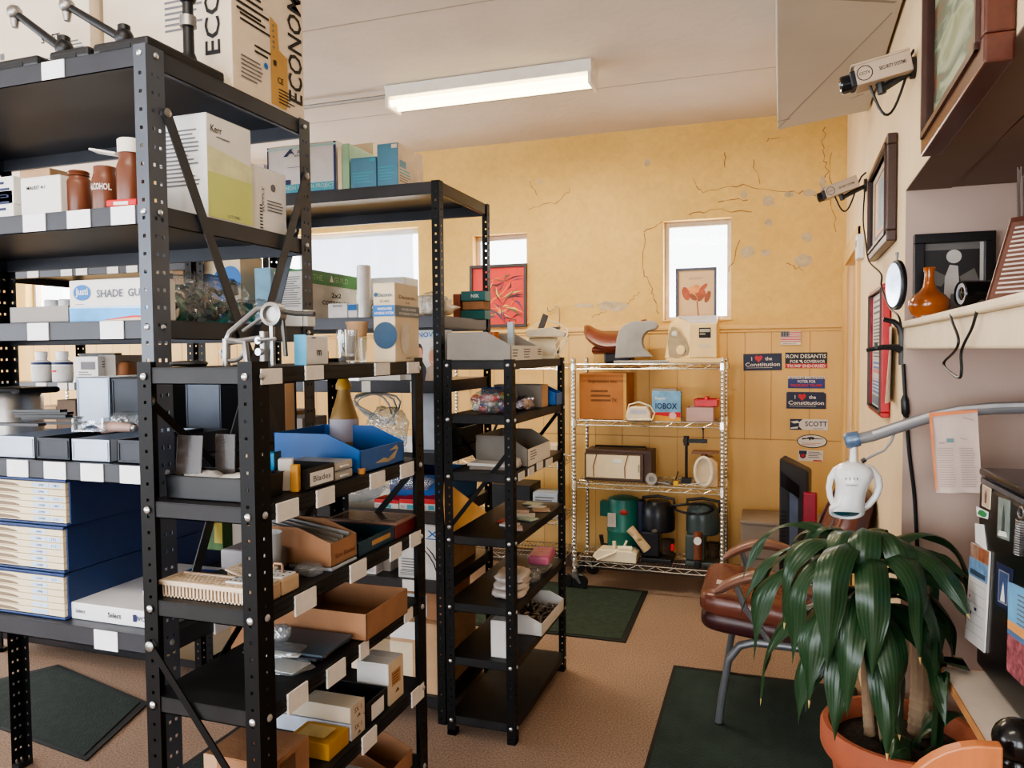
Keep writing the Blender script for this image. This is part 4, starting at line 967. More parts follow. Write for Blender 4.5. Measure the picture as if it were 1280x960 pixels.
z4 = DZS[3]
blob('plastic_bag', 'clear zip bag full of white packets at right on the dark rack', 'bag', (at(484, 530, y=Yd+.1).x, Yd+.1, z4+.001), .18, .12, .19, BAG, seed=31, n=36, crumple=.08)
CF('carton', 'pale blue-grey carton beside the zip bag on the dark rack', 'box', 515, 546, 484, Yd+.06, z4, .14, mat('blue_grey_card', (176, 188, 204), .6))
tray('bin', 'dark green tray on the right end of the dark rack', 'bin', -1.50, DX1-.02, Yd+.23, Yd+.5, z4, .08, mat('dark_green_plastic', (38, 48, 40), .5), rim=.006)
CF('carton', 'grey flat box on fourth shelf of the dark rack, left part', 'box', 345, 378, 523, Yd+.05, z4, .2, GREYC)
t = thing('cable_bundle', 'tangle of white cable behind the spray bottle', 'cable', pxy(470, Yd+.2, z4)); mb = MB()
for k in range(3): mb.tube([(.10*math.cos(a*.45+k), .05*math.sin(a*.9+k), .16+.07*math.sin(a*.45+k*.6)) for a in range(15)], .005, 6, closed=False)
mb.build('cable', WPLAS, t, smooth=True)

z5 = DZS[4]
RB = mat('red_white_box', (206, 202, 198), .55)
for i, (a, b) in enumerate(((468, 498), (499, 527), (528, 549))):
    CF('carton', ['first of three red-topped white boxes under the blue tub, leftmost', 'middle of three red-topped white boxes under the blue tub', 'rightmost of three red-topped white boxes under the blue tub'][i], 'box', a, b, 625, Yd, z5, .1, RB, front=[('r', 0, .62, 1, 1, RED), ('r', .35, .1, .7, .5, TEAL), ('l', .05, .4, .3, 3, .12, INKG)], side=[('r', 0, .6, 1, 1, RED)], top=[('r', 0, 0, 1, 1, RED)])
blob('plastic_bag', 'clear bag with tubing lying on the red-topped boxes', 'bag', (at(515, 615, y=Yd+.1).x, Yd+.06, z5+.078), .24, .08, .07, BAG, seed=17, n=30)
blob('plastic_bag', 'bulky clear bag at left on the shelf of red-topped boxes', 'bag', (at(452, 620, y=Yd+.15).x, Yd+.15, z5+.001), .17, .25, .15, BAG, seed=18, n=32)
tray('bin', 'blue plastic tub at the right end of dark rack, by envelope', 'bin', -1.60, DX1-.04, Yd+.12, Yd+.45, z5, .13, BLUEP, rim=.006, flare=.01)
z6 = DZS[5]
CF('carton', 'white carton with a large blue X and hose drawing', 'box', 497, 549, 655, Yd, z6, .12, mat('cool_white_card', (206, 204, 200)), front=[('t', .84, .83, .13, 'X', BLUE, .26), ('r', .68, .73, 1, .75, BLUE), ('l', .08, .35, .55, 5, .05, INKG), ('l', .05, .12, .5, 3, .03, INKG), ('t', .55, .06, .05, 'CE', INK),
    ('p', [(.62, .56), (.76, .45), (.88, .3), (.95, .14), (.92, .14), (.85, .3), (.74, .43), (.62, .54)], INK), ('p', [(.7, .6), (.85, .48), (.96, .32), (1, .2), (1, .17), (.94, .31), (.83, .46), (.7, .58)], INK)])
CF('carton', 'small white printed box left of the blue X carton', 'box', 452, 470, 700, Yd, z6, .1, WHITEC, front=[('l', .1, .7, .9, 5, .12, INKG)], side=[('l', .1, .7, .9, 5, .12, INKG)])
CF('carton', 'grey-white box beside the small printed box, dark rack', 'box', 471, 488, 697, Yd+.06, z6, .1, GREYC)
carton('carton', 'brown carton with black label at right on the dark rack', 'box', -1.64, DX1-.05, Yd+.14, Yd+.46, z6, z6+.13, KRAFTL, front=[('r', .02, .35, .5, .7, INK)])
z7 = DZS[6]
carton('carton', 'tall tan carton with open flaps on bottom of the dark rack', 'box', -1.55, DX1-.03, Yd, Yd+.40, z7, z7+.30, KRAFTL, front=[('r', 0, .75, .5, 1, WHITEC), ('r', 0, .0, .45, .7, CREAMC)])
carton('carton', 'tan carton stacked on the tall tan carton, dark rack', 'box', -1.50, DX1-.04, Yd+.04, Yd+.36, z7+.302, z7+.42, KRAFT, front=[('r', 0, .1, .6, .9, mat('pale_blue_side', (182, 196, 204)))])
t = thing('storage_jar', 'large clear jar with grey lid on bottom of the dark rack', 'jar', pxy(519, Yd+.09, z7)); MB().lathe([(.002, 0), (.085, 0), (.088, .02), (.088, .24), (.08, .26), (.076, .26), (.083, .24), (.083, .022), (.002, .005)], 24, cap=False).build('jar_body', clear_mat('greenish_glass', (206, 214, 196), .2, .16, .05, .05), t, smooth=True); MB().lathe([(.002, .255), (.084, .255), (.084, .285), (.078, .29), (.002, .29)], 24).build('lid', GREYP, t, smooth=True); MB().lathe([(.002, .006), (.08, .006), (.08, .06), (.002, .06)], 20).build('contents', mat('green_powder', (120, 116, 76), .9), t)
CF('carton', 'long cream box on the bottom of dark rack left of the jar', 'box', 396, 470, 822, Yd+.05, z7, .25, CREAMC)
# more stock on the hidden left part of D, glimpsed between grey rack and black rack
for i, (x, z, w_, h, m_) in enumerate([(-2.42, DZS[3], .26, .14, KRAFTL), (-2.40, DZS[4], .34, .16, mat('brown_carton', (112, 92, 76))), (-2.4, DZS[5], .4, .18, GREYC), (-2.42, DZS[6], .45, .26, KRAFT)]):
    carton('carton', ['light cardboard box at left end of dark rack fourth shelf', 'brown box at left end of dark rack fifth shelf', 'wide grey box at left end of dark rack sixth shelf', 'wide kraft box on floor level at left end of dark rack'][i], 'box', x, x+w_, Yd+.05, Yd+.4, z, z+h, m_)
# ================================================================ ON RACK B
def py_(py, X): return at(py[0], py[1], x=X)
b0 = BZ[0]+.0005; BXs = BX1-.014
def onB(px, row, k, X):
    """a point on shelf k of B along the sight column px at depth plane X"""
    return Vector((X, at(px, row, x=X).y, BZ[k]+.0006))
# dental articulator of bent metal rods
p = Vector((at(330, 430, y=1.42).x, 1.42, b0+.0006))
ar = thing('articulator', 'grey metal jaw articulator standing on the black rack top', 'articulator', p)
mb = MB(); mb.box(-.012, .012, -.012, .012, 0, .004); mb.tube([(0, 0, .0), (.0, 0, .075)], .009, 10); mb.tube([(.022, .0, 0), (.022, 0, .09)], .006, 8); mb.build('upright', METAL, ar, smooth=True)
MB().lathe([(.002, -.012), (.026, -.012), (.026, .012), (.018, .014), (.016, .004), (.002, .004)], 20, Matrix.Translation((.03, -.005, .112)) @ Matrix.Rotation(PI/2, 4, 'X')).build('hinge_wheel', METAL, ar, smooth=True)
mb = MB(); mb.tube([(.03, 0, .125), (-.015, -.0, .125), (-.09, .0, .075), (-.098, .0, .06), (-.09, .0, .052), (.0, 0, .062)], .0065, 8); mb.tube([(.0, 0, .108), (-.055, 0, .077)], .004, 8); mb.build('upper_bow', METAL, ar, smooth=True)
mb = MB(); mb.tube([(-.10, 0, .06), (-.102, 0, .0)], .009, 10); mb.tube([(-.10, 0, .058), (-.05, 0, .052), (-.045, 0, .0)], .0075, 8); mb.tube([(-.085+.032*math.cos(a*PI/8), .0, .034+.024*math.sin(a*PI/8)) for a in range(8, 17)], .005, 8); mb.build('lower_bow', METAL, ar, smooth=True)
mb = MB(); mb.tube([(.03, 0, .12), (.085, .0, .112), (.13, .0, .11)], .0055, 8); mb.tube([(.05, .0, .1), (.056, 0, .02)], .005, 8); mb.build('side_arm', mat('dark_steel_rod', (80, 78, 76), .4, .7), ar, smooth=True)
mb = MB()
for z in (.03, .055): mb.lathe([(.002, 0), (.008, 0), (.008, .01), (.002, .01)], 12, Matrix.Translation((-.0, -.012, z)) @ Matrix.Rotation(PI/2, 4, 'X'))
mb.tube([(.0, -.02, .055), (.045, -.02, .058)], .004, 6); mb.build('set_screw', ZINC, ar, smooth=True)
t = MB().lathe([(.002, 0), (.036, 0), (.04, .005), (.038, .010), (.02, .012), (.002, .012)], 24).build('magnet_disc', BPLAS, loc=(at(236, 450, y=1.36).x, 1.36, b0+.0006), smooth=True); tag(t, 'flat black disc lying at left on the black rack top', 'disc')
CS('carton', 'little box, light blue front and white printed side, on black rack top', 'box', 383, 410, 419, BXs-.015, BZ[0], .032, WHITEC, front=[('r', 0, 0, 1, 1, mat('light_cyan_print', (90, 176, 216), .5))], side=[('t', .55, .4, .28, 'm', INK), ('l', .2, .9, .5, 1, .1, INKG)], flaps=False)
q = onB(405, 440, 0, BXs-.05)
t = thing('dropper_bottle', 'amber dropper bottle with white tip on the black rack top', 'bottle', q)
MB().lathe([(.002, 0), (.010, 0), (.011, .003), (.011, .03), (.009, .034), (.002, .034)], 16).build('bottle_body', mat('amber_liquid', (150, 74, 26), .2, 0, .1), t, smooth=True); MB().lathe([(.009, .034), (.009, .042), (.005, .046), (.003, .056), (.001, .057)], 14).build('cap', WPLAS, t, smooth=True)
q = onB(434, 440, 0, BXs-.045)
t = thing('drinking_glass', 'clear glass with a paper note inside on the black rack top', 'glass', q)
MB().lathe([(.001, 0), (.021, 0), (.0265, .085), (.025, .085), (.0195, .008), (.001, .008)], 24, cap=False).build('glass_body', GLS, t, smooth=True); MB().lathe([(.017, .024), (.0225, .07)], 16, cap=False).build('paper_note', WHITEC, t); MB().lathe([(.001, .009), (.0185, .009), (.0195, .018), (.001, .018)], 16).build('sediment', mat('dark_bits', (60, 56, 52), .8), t)
mb = MB(); mb.beam((.006, -.0215, .03), (-.006, -.0235, .055), .002, .001, up=(0, 1, 0)); mb.beam((-.006, -.0215, .036), (.006, -.0235, .052), .002, .001, up=(0, 1, 0)); mb.build('pen_mark', INK, t)
q = onB(447, 440, 0, BXs-.11)
t = thing('paper_cup', 'tan paper cup upturned in a clear tumbler, on black rack', 'cup', q)
MB().lathe([(.001, .0), (.024, .0), (.027, .07), (.0255, .07), (.0225, .006), (.001, .006)], 22, cap=False).build('tumbler', GLS, t, smooth=True); MB().lathe([(.025, .0715), (.030, .105), (.0315, .108), (.0315, .112), (.028, .112), (.024, .0715)], 22, cap=True).build('cup_body', KRAFTL, t, smooth=True)
# hygiene system box, corner towards camera
DB0 = CS('carton', 'upright box with blue band and blue disc, hands free system', 'box', 493, 523, 356, BXs+.004, BZ[0], .066, CREAMC,
   front=[('t', .58, .85, .05, 'Dacorev.', mat('slate_blue_ink', (44, 84, 112), .6), .68), ('d', .14, .855, .028, mat('slate_blue_ink', (44, 84, 112))), ('t', .55, .77, .035, 'ES-400', INKG), ('r', .0, .58, 1, .72, BLUE), ('t', .55, .675, .035, 'HANDS-FREE', WHITEC, .66), ('t', .52, .62, .035, 'HYGIENE SYSTEM', WHITEC, .86), ('d', .56, .34, .17, mat('deep_slate_blue', (18, 62, 94), .5, 0, .25, 12))],
   side=[('t', .5, .83, .05, 'Dacorev.', mat('faded_ink', (120, 106, 88), .7), .7), ('t', .5, .76, .03, 'ES-400', mat('faded_ink', (120, 106, 88))), ('r', 0, .58, 1, .72, mat('faded_slate', (112, 118, 120), .6)), ('t', .55, .675, .03, 'HANDS-FREE', WHITEC, .6), ('t', .55, .62, .03, 'HYGIENE SYSTEM', WHITEC, .8), ('p', [(.4+.2*math.cos(a*PI/12), .3+.2*math.sin(a*PI/12)) for a in range(24)], mat('pale_print', (206, 196, 180), .7)), ('l', .4, .05, .7, 1, .03, INKG)])

# shelf 2 of B
k = 1; z = BZ[1]
t = tray('bin', 'long black plastic bin on second shelf nearest the camera', 'bin', BX0+.035, BX1-.045, 1.285, 1.40, z, .05, BPLAS, flare=.004, rim=.002)
def card(label, x, y, z, w, h, m, tilt, rz=0, t_=.003, name='clear_card', cat='card'):
    o = MB().box(-w/2, w/2, -t_/2, t_/2, 0, h).build(name, m, loc=(x, y, z), bevel=.0005); o.rotation_euler = (tilt, 0, rz); return tag(o, label, cat)
c_ = card('smoky clear plastic sheet standing in the black bin', BX0+.07, 1.305, z+.008, .062, .125, SMOKE, -.12, .1)
card('second dark clear sheet, standing behind the smoky one', BX0+.13, 1.35, z+.008, .05, .125, SMOKE, -.05, .0)
t = thing('test_strip', 'narrow white strip with blue foot standing in black bin', 'strip', (BX0+.165, 1.375, z+.006)); MB().box(-.005, .005, -.002, .002, .03, .11).build('strip', CREAMC, t); MB().box(-.006, .006, -.003, .003, 0, .03).build('foot', NAVY, t)
o = MB().prism([(-.05, -.04), (.06, -.035), (.05, .04), (-.06, .03)], .002).build('paper_sheet', WHITEC, loc=(BX1-.125, 1.33, z+.046)); o.rotation_euler = (.05, -.12, .1); tag(o, 'white paper slip lying on top of the black bin', 'paper')
mbb = blob('paper_pile', 'crumpled grey paper heaped in the near end of black bin', 'paper', (BX0+.1, 1.33, z+.004), .1, .08, .055, mat('grey_paper', (168, 166, 166), .9), seed=41, n=22, crumple=.15)
carton('carton', 'bright cyan little box standing behind the black bin', 'box', at(328, 560, y=1.435).x, at(342, 560, y=1.435).x, 1.435, 1.46, z, z+.085, mat('cyan_box', (20, 150, 206), .45, 0, .05), flaps=False, front=[('r', .0, 0, .2, 1, CREAMC)], side=[('r', 0, 0, 1, 1, mat('dark_teal_print', (20, 60, 70), .5))])
t = carton('carton', 'white and yellow little box leaning behind the black bin', 'box', at(347, 560, y=1.43).x, at(362, 560, y=1.43).x, 1.425, 1.45, z, z+.074, WHITEC, flaps=False, rot=.5, side=[('r', .1, .1, .9, .6, YELLOW)])
t = carton('carton', 'orange yellow little box next to the white and yellow one', 'box', at(364, 560, y=1.43).x, at(373, 560, y=1.43).x, 1.42, 1.44, z, z+.062, mat('amber_box', (206, 150, 60), .6), flaps=False, rot=.3)
CF('carton', 'kraft box with grey print on grey rack, seen right of the black post', 'box', 347, 356, 479, 1.98, AZ[3], .05, KRAFTL, flaps=False, front=[('l', .2, .8, .8, 5, .08, INKG)])
Yb0, Yb1 = at(383, 590, x=BXs).y, at(418, 585, x=BXs).y
tray('bin', 'black bin with paper label reading Blades', 'bin', BX1-.17, BXs, Yb0, Yb1, z, .048, BPLAS, t=.0025, items_side=[('r', .1, .14, .94, .78, TAG), ('t', .52, .46, .28, 'Blades', INKG, .62)])
Ya, Yc = at(419, 580, x=BXs).y, at(443, 575, x=BXs).y
for i in range(2):
    t = thing('drawer_unit', ('lower' if i == 0 else 'upper')+' of two stacked clear grey drawers beside the Blades bin', 'drawer', (BX1-.09, (Ya+Yc)/2, z+.001+i*.0225))
    d_ = (Yc-Ya)/2; MB().box(-.07, .07, -d_, d_, 0, .021).build('case', FROST, t, bevel=.002); MB().box(.0701, .0725, -d_*.9, d_*.9, .003, .018).build('drawer_front', mat('grey_drawer', (170, 164, 156), .4), t, bevel=.001); MB().box(.0725, .0765, -d_*.4, d_*.4, .008, .012).build('handle', WHITEC, t)
Ya, Yc = at(452, 560, x=BXs).y, at(506, 550, x=BXs).y
tray('bin', 'large bright blue hopper bin with worn sticker on front', 'bin', BX0+.01, BXs-.003, Ya, Yc, z, .098, mat('bright_blue_card', (8, 88, 160), .4, 0, .1, 8), t=.004, hf=.058, items_side=[('p', [(.3, .3), (.5, .45), (.6, .35), (.85, .75), (.75, .3), (.6, .2), (.45, .25)], mat('worn_tan', (176, 160, 128), .8)), ('p', [(.62, .7), (.8, .9), (.85, .7)], mat('worn_tan', (176, 160, 128)))])
t = MB().lathe([(.002, 0), (.009, 0), (.01, .014), (.002, .014)], 14).build('cork_stopper', mat('cork', (190, 132, 70), .8, 0, .2, 60), loc=onB(452, 590, 1, BXs-.004), smooth=True); tag(t, 'small cork stopper lying beside the blue hopper bin', 'cork')
q = Vector((BX0+.07, 1.935, z+.0006))
t = thing('spray_bottle', 'amber spray bottle with pale label behind the blue bin', 'bottle', q)
MB().lathe([(.002, 0), (.038, 0), (.041, .006), (.041, .11), (.036, .13), (.022, .175), (.017, .2), (.016, .208), (.019, .21), (.019, .218), (.002, .218)], 24).build('bottle_body', mat('amber_plastic', (158, 124, 72), .3, 0, .1), t, smooth=True); MB().lathe([(.0412, .05), (.0416, .05), (.0416, .115), (.0412, .115)], 24, cap=False).build('bottle_label', mat('pale_violet_label', (186, 182, 196), .6), t, smooth=True); MB().lathe([(.019, .2), (.0225, .2), (.0225, .214), (.015, .228), (.012, .25), (.002, .25)], 18).build('trigger_neck', mat('amber_cap', (196, 150, 50), .4), t, smooth=True)

# shelf 3 of B : basket trays, kraft bin, blue tray, box with glass lid
z = BZ[2]; BSK = mat('beige_basket_plastic', (212, 190, 164), .45, 0, .05, 12)
def basket(label, x0, x1, y0, y1, z, h, rz=0, tilt=None, slots=True):
    T = thing('perforated_basket', label, 'basket', ((x0+x1)/2, (y0+y1)/2, z+.001), rz); w, d = (x1-x0)/2, (y1-y0)/2
    if tilt: T.rotation_euler = tilt
    mb = MB(); n = int(w*2/.009)
    mb.box(-w, w, -d, d, 0, .003)
    for i in range(n):
        x = -w+2*w*i/n; mb.box(x, x+.0045, -d, -d+.003, 0, h*.72); mb.box(x, x+.0045, d-.003, d, 0, h*.72)
    m_ = int(d*2/.009)
    for i in range(m_):
        y = -d+2*d*i/m_; mb.box(-w, -w+.003, y, y+.0045, 0, h*.72); mb.box(w-.003, w, y, y+.0045, 0, h*.72)
    mb.build('basket_wall', BSK, T)
    mb = MB(); mb.box(-w-.004, w+.004, -d-.004, -d+.005, h*.7, h).box(-w-.004, w+.004, d-.005, d+.004, h*.7, h).box(-w-.004, -w+.005, -d, d, h*.7, h).box(w-.005, w+.004, -d, d, h*.7, h); mb.build('rim', BSK, T, bevel=.002)
    mb = MB(); q = .011
    x = -w+.004
    while x < w-.006:
        mb.beam((x, -d, h*.9), (min(x+.03, w), d, h*.9), .003, .003); x += q
    y = -d
    while y < d: mb.box(-w, w, y, y+.003, h*.88, h*.94); y += q
    mb.build('mesh_lid', BSK, T)
    return T
basket('long beige perforated basket on the third shelf nearest camera', BX0+.022, BX1-.055, 1.275, 1.34, z, .036)
t = basket('small beige mesh tray tilted on the long basket', BX0+.12, BX0+.2, 1.36, 1.43, z+.025, .016); t.rotation_euler = (.15, .12, -.3)
for i, (pa, pb) in enumerate(((332, 352), (353, 375))):
    Ya, Yc = at(pa, 735, x=BXs).y, at(pb, 735, x=BXs).y
    t = thing('peg_block', ['near beige peg block with white perforated top by the post', 'far beige peg block with white perforated top'][i], 'block', (BXs-.055, (Ya+Yc)/2, z+.001)); d_ = (Yc-Ya)/2-.001
    MB().box(-.055, .055, -d_, d_, 0, .034).build('block_body', mat('tan_plastic', (196, 170, 138), .5), t, bevel=.004)
    mb = MB().box(-.05, .05, -d_*.8, d_*.8, .034, .038); mb.build('top_plate', WPLAS, t, bevel=.001)
    mb = MB()
    for a in range(8):
        for b in (-.4, .4): mb.lathe([(.0005, .0383), (.003, .0383)], 8, Matrix.Translation((-.044+a*.0125, d_*b, 0)), cap=False)
    mb.build('peg_hole', INK, t)
t = thing('clear_cup', 'clear plastic cup on third shelf behind the black post', 'cup', (BX1-.14, 1.47, z+.001)); MB().lathe([(.001, 0), (.028, 0), (.034, .1), (.0325, .1), (.0265, .006), (.001, .006)], 22, cap=False).build('cup_body', FROST, t, smooth=True)
t = thing('clear_tub', 'low grey plastic tub at rear left of third shelf', 'tub', (BX0+.085, 1.52, z+.001)); MB().box(-.075, .06, -.05, .06, 0, .052).build('tub_body', mat('cloudy_grey_plastic', (132, 130, 134), .4), t, bevel=.008)
blob('plastic_bag', 'clear crumpled bag at rear left of third shelf, by grey post', 'bag', (BX0+.06, 1.70, z+.001), .1, .12, .09, BAG, seed=44, n=26, crumple=.12)
carton('carton', 'green and yellow small box at the back of the third shelf', 'box', at(258, 660, y=1.62).x, at(278, 660, y=1.62).x, 1.62, 1.66, z, z+.10, mat('dull_green_box', (60, 92, 50), .6), flaps=False, front=[('r', .5, .2, 1, .9, mat('dull_yellow', (150, 136, 60), .6))])
Ya, Yc = at(376, 690, x=BXs).y, at(446, 680, x=BXs).y
mb_ = MB(); YM = at(447, 690, x=BXs).y
Yk0, Yk1 = at(415, 690, x=BXs).y, at(447, 680, x=BXs).y
o = MB().box(-.12, .0, -.06, .055, 0, .008).build('flat_case', mat('pale_blue_grey', (170, 176, 184), .5), loc=(BXs+.0, (Yk0+Yk1)/2, z+.0006), bevel=.002); tag(o, 'flat pale grey case lying beneath the Saw Blades bin', 'case')
tray('bin', 'kraft cardboard bin marked Saw Blades full of folders', 'bin', BX0+.03, BXs-.002, Yk0, Yk1, z+.0095, .088, KRAFT, t=.003, hf=.056, items_side=[('t', .5, .4, .2, 'Saw Blades', KRAFTD, .75)])
for i in range(5):
    o = MB().box(-.10, .10, -.0015, .0015, 0, .055).build('folder', [GREYC, WHITEC, FROST, GREYC, FROST][i], loc=(BXs-.125, Yk0+.018+i*(Yk1-Yk0-.03)/4.6, z+.022+.003*i), bevel=.0004); o.rotation_euler = (0, .18, .06*(i-2)); tag(o, ['grey folder nearest the camera in the Saw Blades bin', 'white folder, second in the Saw Blades bin', 'clear folder in the middle of the Saw Blades bin', 'grey folder, fourth in the Saw Blades bin', 'clear folder farthest back in the Saw Blades bin'][i], 'folder')
t = thing('bent_strap', 'bent tan metal hook standing beside the Saw Blades bin', 'hook', (BXs-.03, at(352, 700, x=BXs-.03).y, z+.001)); MB().tube([(-.02, 0, .05), (-.018, 0, .056), (0, 0, .056), (.002, 0, .05), (.002, 0, 0)], .003, 8).build('rod', mat('tan_metal', (170, 130, 104), .4, .4), t, smooth=True)
blob('plastic_bag', 'small clear bag on third shelf in front of the Saw Blades bin', 'bag', (BXs-.04, Yk0-.035, z+.0006), .07, .045, .03, BAG, seed=46, n=22, crumple=.15)
Yt0, Yt1 = at(449, 680, x=BXs).y, at(494, 665, x=BXs).y
tray('tool_tray', 'dark blue-green tray with brass label holder on third shelf', 'tray', BX0+.09, BXs-.002, Yt0, Yt1, z, .038, mat('petrol_plastic', (24, 66, 84), .4, 0, .1), t=.003, rim=.002, items_side=[('r', .34, .4, .86, .72, mat('brass_label', (186, 142, 90), .5))])
Yt2, Yt3 = at(495, 665, x=BXs).y, at(521, 650, x=BXs).y
t = thing('display_box', 'maroon box with a glazed wooden lid on the third shelf', 'box', (BX1-.125, (Yt2+Yt3)/2, z+.001)); d_ = (Yt3-Yt2)/2-.002
MB().box(-.11, .11, -d_, d_, 0, .038).build('case', mat('maroon_leather', (106, 28, 34), .5, 0, .1), t, bevel=.002); MB().box(-.112, .112, -d_-.001, d_+.001, .038, .044).build('lid', mat('worn_wood_lid', (146, 116, 100), .4, 0, .15, 12), t, bevel=.001); MB().box(-.1, .1, -d_+.01, d_-.01, .044, .0446).build('glass', mat('dusty_glass', (120, 98, 92), .15, 0, .2, 12), t)

# shelf 4 of B : open kraft box, magazines, bags
z = BZ[3]
Ya, Yc = at(497-42, 790, x=BXs+.02).y, at(508, 770, x=BXs+.02).y
tray('open_box', 'open kraft cardboard box overhanging the fourth shelf edge', 'box', BX0+.02, BXs+.024, at(440, 800, x=BXs).y+.03, at(500, 770, x=BXs).y, z, .068, KRAFT, t=.003)
for i in range(4):
    o = MB().box(-.105, .105, -.07, .07, 0, .005).build('magazine', [mat('dark_magazine_cover', (44, 44, 52), .35, 0, .3, 12), mat('slate_magazine_cover', (70, 74, 84), .35, 0, .2, 12), mat('brown_magazine_cover', (70, 58, 56), .35, 0, .2, 12), mat('blue_grey_magazine', (60, 76, 92), .35, 0, .2, 12)][i], loc=(BX1-.14+.006*i, 1.575-.004*i, z+.001+i*.0055), bevel=.0008); o.rotation_euler = (0, 0, [.1, -.06, .12, .02][i]); tag(o, ['lowest dark magazine in the pile under the kraft box', 'second magazine from bottom of pile by kraft box', 'third magazine from bottom of pile by kraft box', 'topmost magazine of the pile by kraft box'][i], 'magazine')
for i in range(3):
    blob('plastic_bag', ['flat clear bag of white strips at front of fourth shelf', 'second flat clear bag, under the white strips', 'small clear bag standing at left on the fourth shelf pile'][i], 'bag', (BXs-.09+(-.03*i), 1.455+.04*i, z+.0006+.014*i), [.15, .13, .06][i], [.085, .08, .04][i], [.016, .018, .04][i], BAG, seed=50+i, n=26, crumple=.12, rot=.2*i)
    if i < 2:
        o = MB().prism([(-.06, -.03), (.06, -.034), (.065, .03), (-.05, .034)], .0015).build('paper_strip', WHITEC, loc=(BXs-.09-.03*i, 1.455+.04*i, z+.006+.014*i)); o.rotation_euler = (0, 0, .25*i); tag(o, ['white printed strip inside the front flat bag', 'white printed strip inside the second flat bag'][i], 'paper')

# shelf 5 of B : cream boxes, yellow box, black bin, white carton
z = BZ[4]
OFFW = mat('greyish_cream_card', (196, 184, 164), .7, 0, .06)
Ya, Yc = at(440, 905, x=BXs).y, at(457, 890, x=BXs).y
ca = Yc-Ya
for i in range(2):
    carton('carton', ['lower cream index card box with brown writing, fifth shelf', 'upper cream index card box with brown writing, fifth shelf'][i], 'box', BX0+.05+.012*i, BXs-.004, Ya, Yc, z+i*.0435, z+.042+i*.0435, [mat('pale_blue_white_card', (190, 198, 212), .5), OFFW][i], side=[('r', 0, 0, 1, 1, OFFW), ('t', .5, .6, .3, 'SX 1', KRAFTD, .5), ('p', [(.4, .1), (.6, .3), (.7, .12)], KRAFTD)], flaps=False)
Ya, Yc = at(413, 935, x=BXs).y, at(438, 920, x=BXs).y
carton('carton', 'mustard yellow box with a cream panel on the fifth shelf', 'box', BX1-.135, BXs-.004, Ya, Yc, z, z+.042, mat('mustard_box', (186, 138, 44), .6, 0, .1), flaps=False, top=[('r', .15, .2, .8, .8, mat('pale_mustard', (206, 180, 116), .6))])
Ya, Yc = at(349, 940, x=BXs).y, at(389, 920, x=BXs).y
carton('carton', 'brown cardboard box with dark tape and handwriting, fifth shelf front', 'box', BX0+.1, BXs-.0, 1.30, 1.435, z, z+.105, KRAFT, side=[('r', .2, .55, .6, .9, mat('dark_tape', (100, 70, 48), .4)), ('t', .6, .3, .12, 'Lab forms', KRAFTD, .6)], front=[('r', 0, .0, .2, 1, KRAFTL)])
Ya, Yc = at(459, 880, x=BXs).y, at(485, 865, x=BXs).y
tray('bin', 'black bin with a tan blank label on the fifth shelf', 'bin', BX0+.06, BXs-.002, Ya, Yc, z, .06, BPLAS, t=.003, items_side=[('r', .2, .1, .8, .8, TAG)])
Ya, Yc = at(487, 850, x=BXs).y, at(505, 830, x=BXs).y
carton('carton', 'tall white carton with brown printed label on the fifth shelf', 'box', BX1-.115, BXs-.004, Ya, Yc, z, z+.115, WHITEC, side=[('r', 0, 0, 1, 1, CREAMC), ('r', .2, .4, .8, .75, mat('brown_label', (186, 140, 90), .7)), ('l', .25, .68, .75, 4, .07, KRAFTD), ('p', [(.4, .2), (.6, .3), (.7, .2)], KRAFTD)])
# shelf 6 of B
z = BZ[5]
Ya, Yc = at(489, 930, x=BXs).y, at(516, 915, x=BXs).y
tray('open_box', 'open dark kraft box on sixth shelf near the floor', 'box', BX0+.05, BXs-.002, Ya, Yc, z, .085, KRAFT, t=.003, hf=.05, inner=KRAFTD)
Ya, Yc = at(447, 945, x=BXs).y, at(473, 945, x=BXs).y
carton('carton', 'grey paper-wrapped packet beside the open dark kraft box', 'box', BX0+.08, BXs-.01, Ya, Yc, z, z+.095, mat('grey_wrapping', (150, 146, 136), .8), flaps=False, top=[('r', .0, .4, 1, .6, KRAFTL)])
carton('carton', 'kraft box at the near end of the sixth shelf', 'box', BX0+.03, BX1-.05, 1.29, 1.42, z, z+.12, KRAFTL)

# ================================================================ ON RACK C
CXs = CX1-.012; CYf = CY0+.012
def cY(pa, row, X=None): return at(pa, row, x=X or CXs).y
z = CZS[0]
GREYB = mat('grey_card_bin', (146, 140, 132), .65, 0, .05)
tray('parts_bin', 'large grey cardboard bin on top of the farther black rack', 'bin', CX0+.01, CXs+.004, CYf, cY(682, 440)-.14, z, .112, GREYB, t=.003, hf=.058, inner=KRAFTD, items_side=[('r', 0, 0, 1, 1, WHITEC), ('l', .05, .7, .25, 3, .2, INKG), ('l', .45, .75, .7, 4, .18, INKG)])
Yx = cY(682, 440)-.13
carton('carton', 'white printed box next to the large grey bin on rack top', 'box', CX0+.06, CXs, Yx, Yx+.08, z, z+.055, WHITEC, side=[('l', .1, .8, .9, 3, .2, INKG)])
t = thing('label_machine', 'beige rounded machine at far end of the black rack top', 'machine', (CX1-.08, CY1-.085, z+.001)); MB().lathe([(.002, -.07), (.048, -.07), (.05, -.06), (.05, .06), (.048, .07), (.002, .07)], 20, Matrix.Translation((0, 0, .05)) @ Matrix.Rotation(PI/2, 4, 'Y')).build('drum', BEIGE, t, smooth=True); MB().lathe([(.002, 0), (.012, 0), (.012, .006), (.002, .008)], 12, Matrix.Translation((.07, -.0, .03)) @ Matrix.Rotation(PI/2, 4, 'Y')).build('knob', mat('dark_brown_knob', (90, 66, 46), .5), t); MB().box(-.07, .07, -.045, .045, 0, .012).build('base', BEIGE, t)
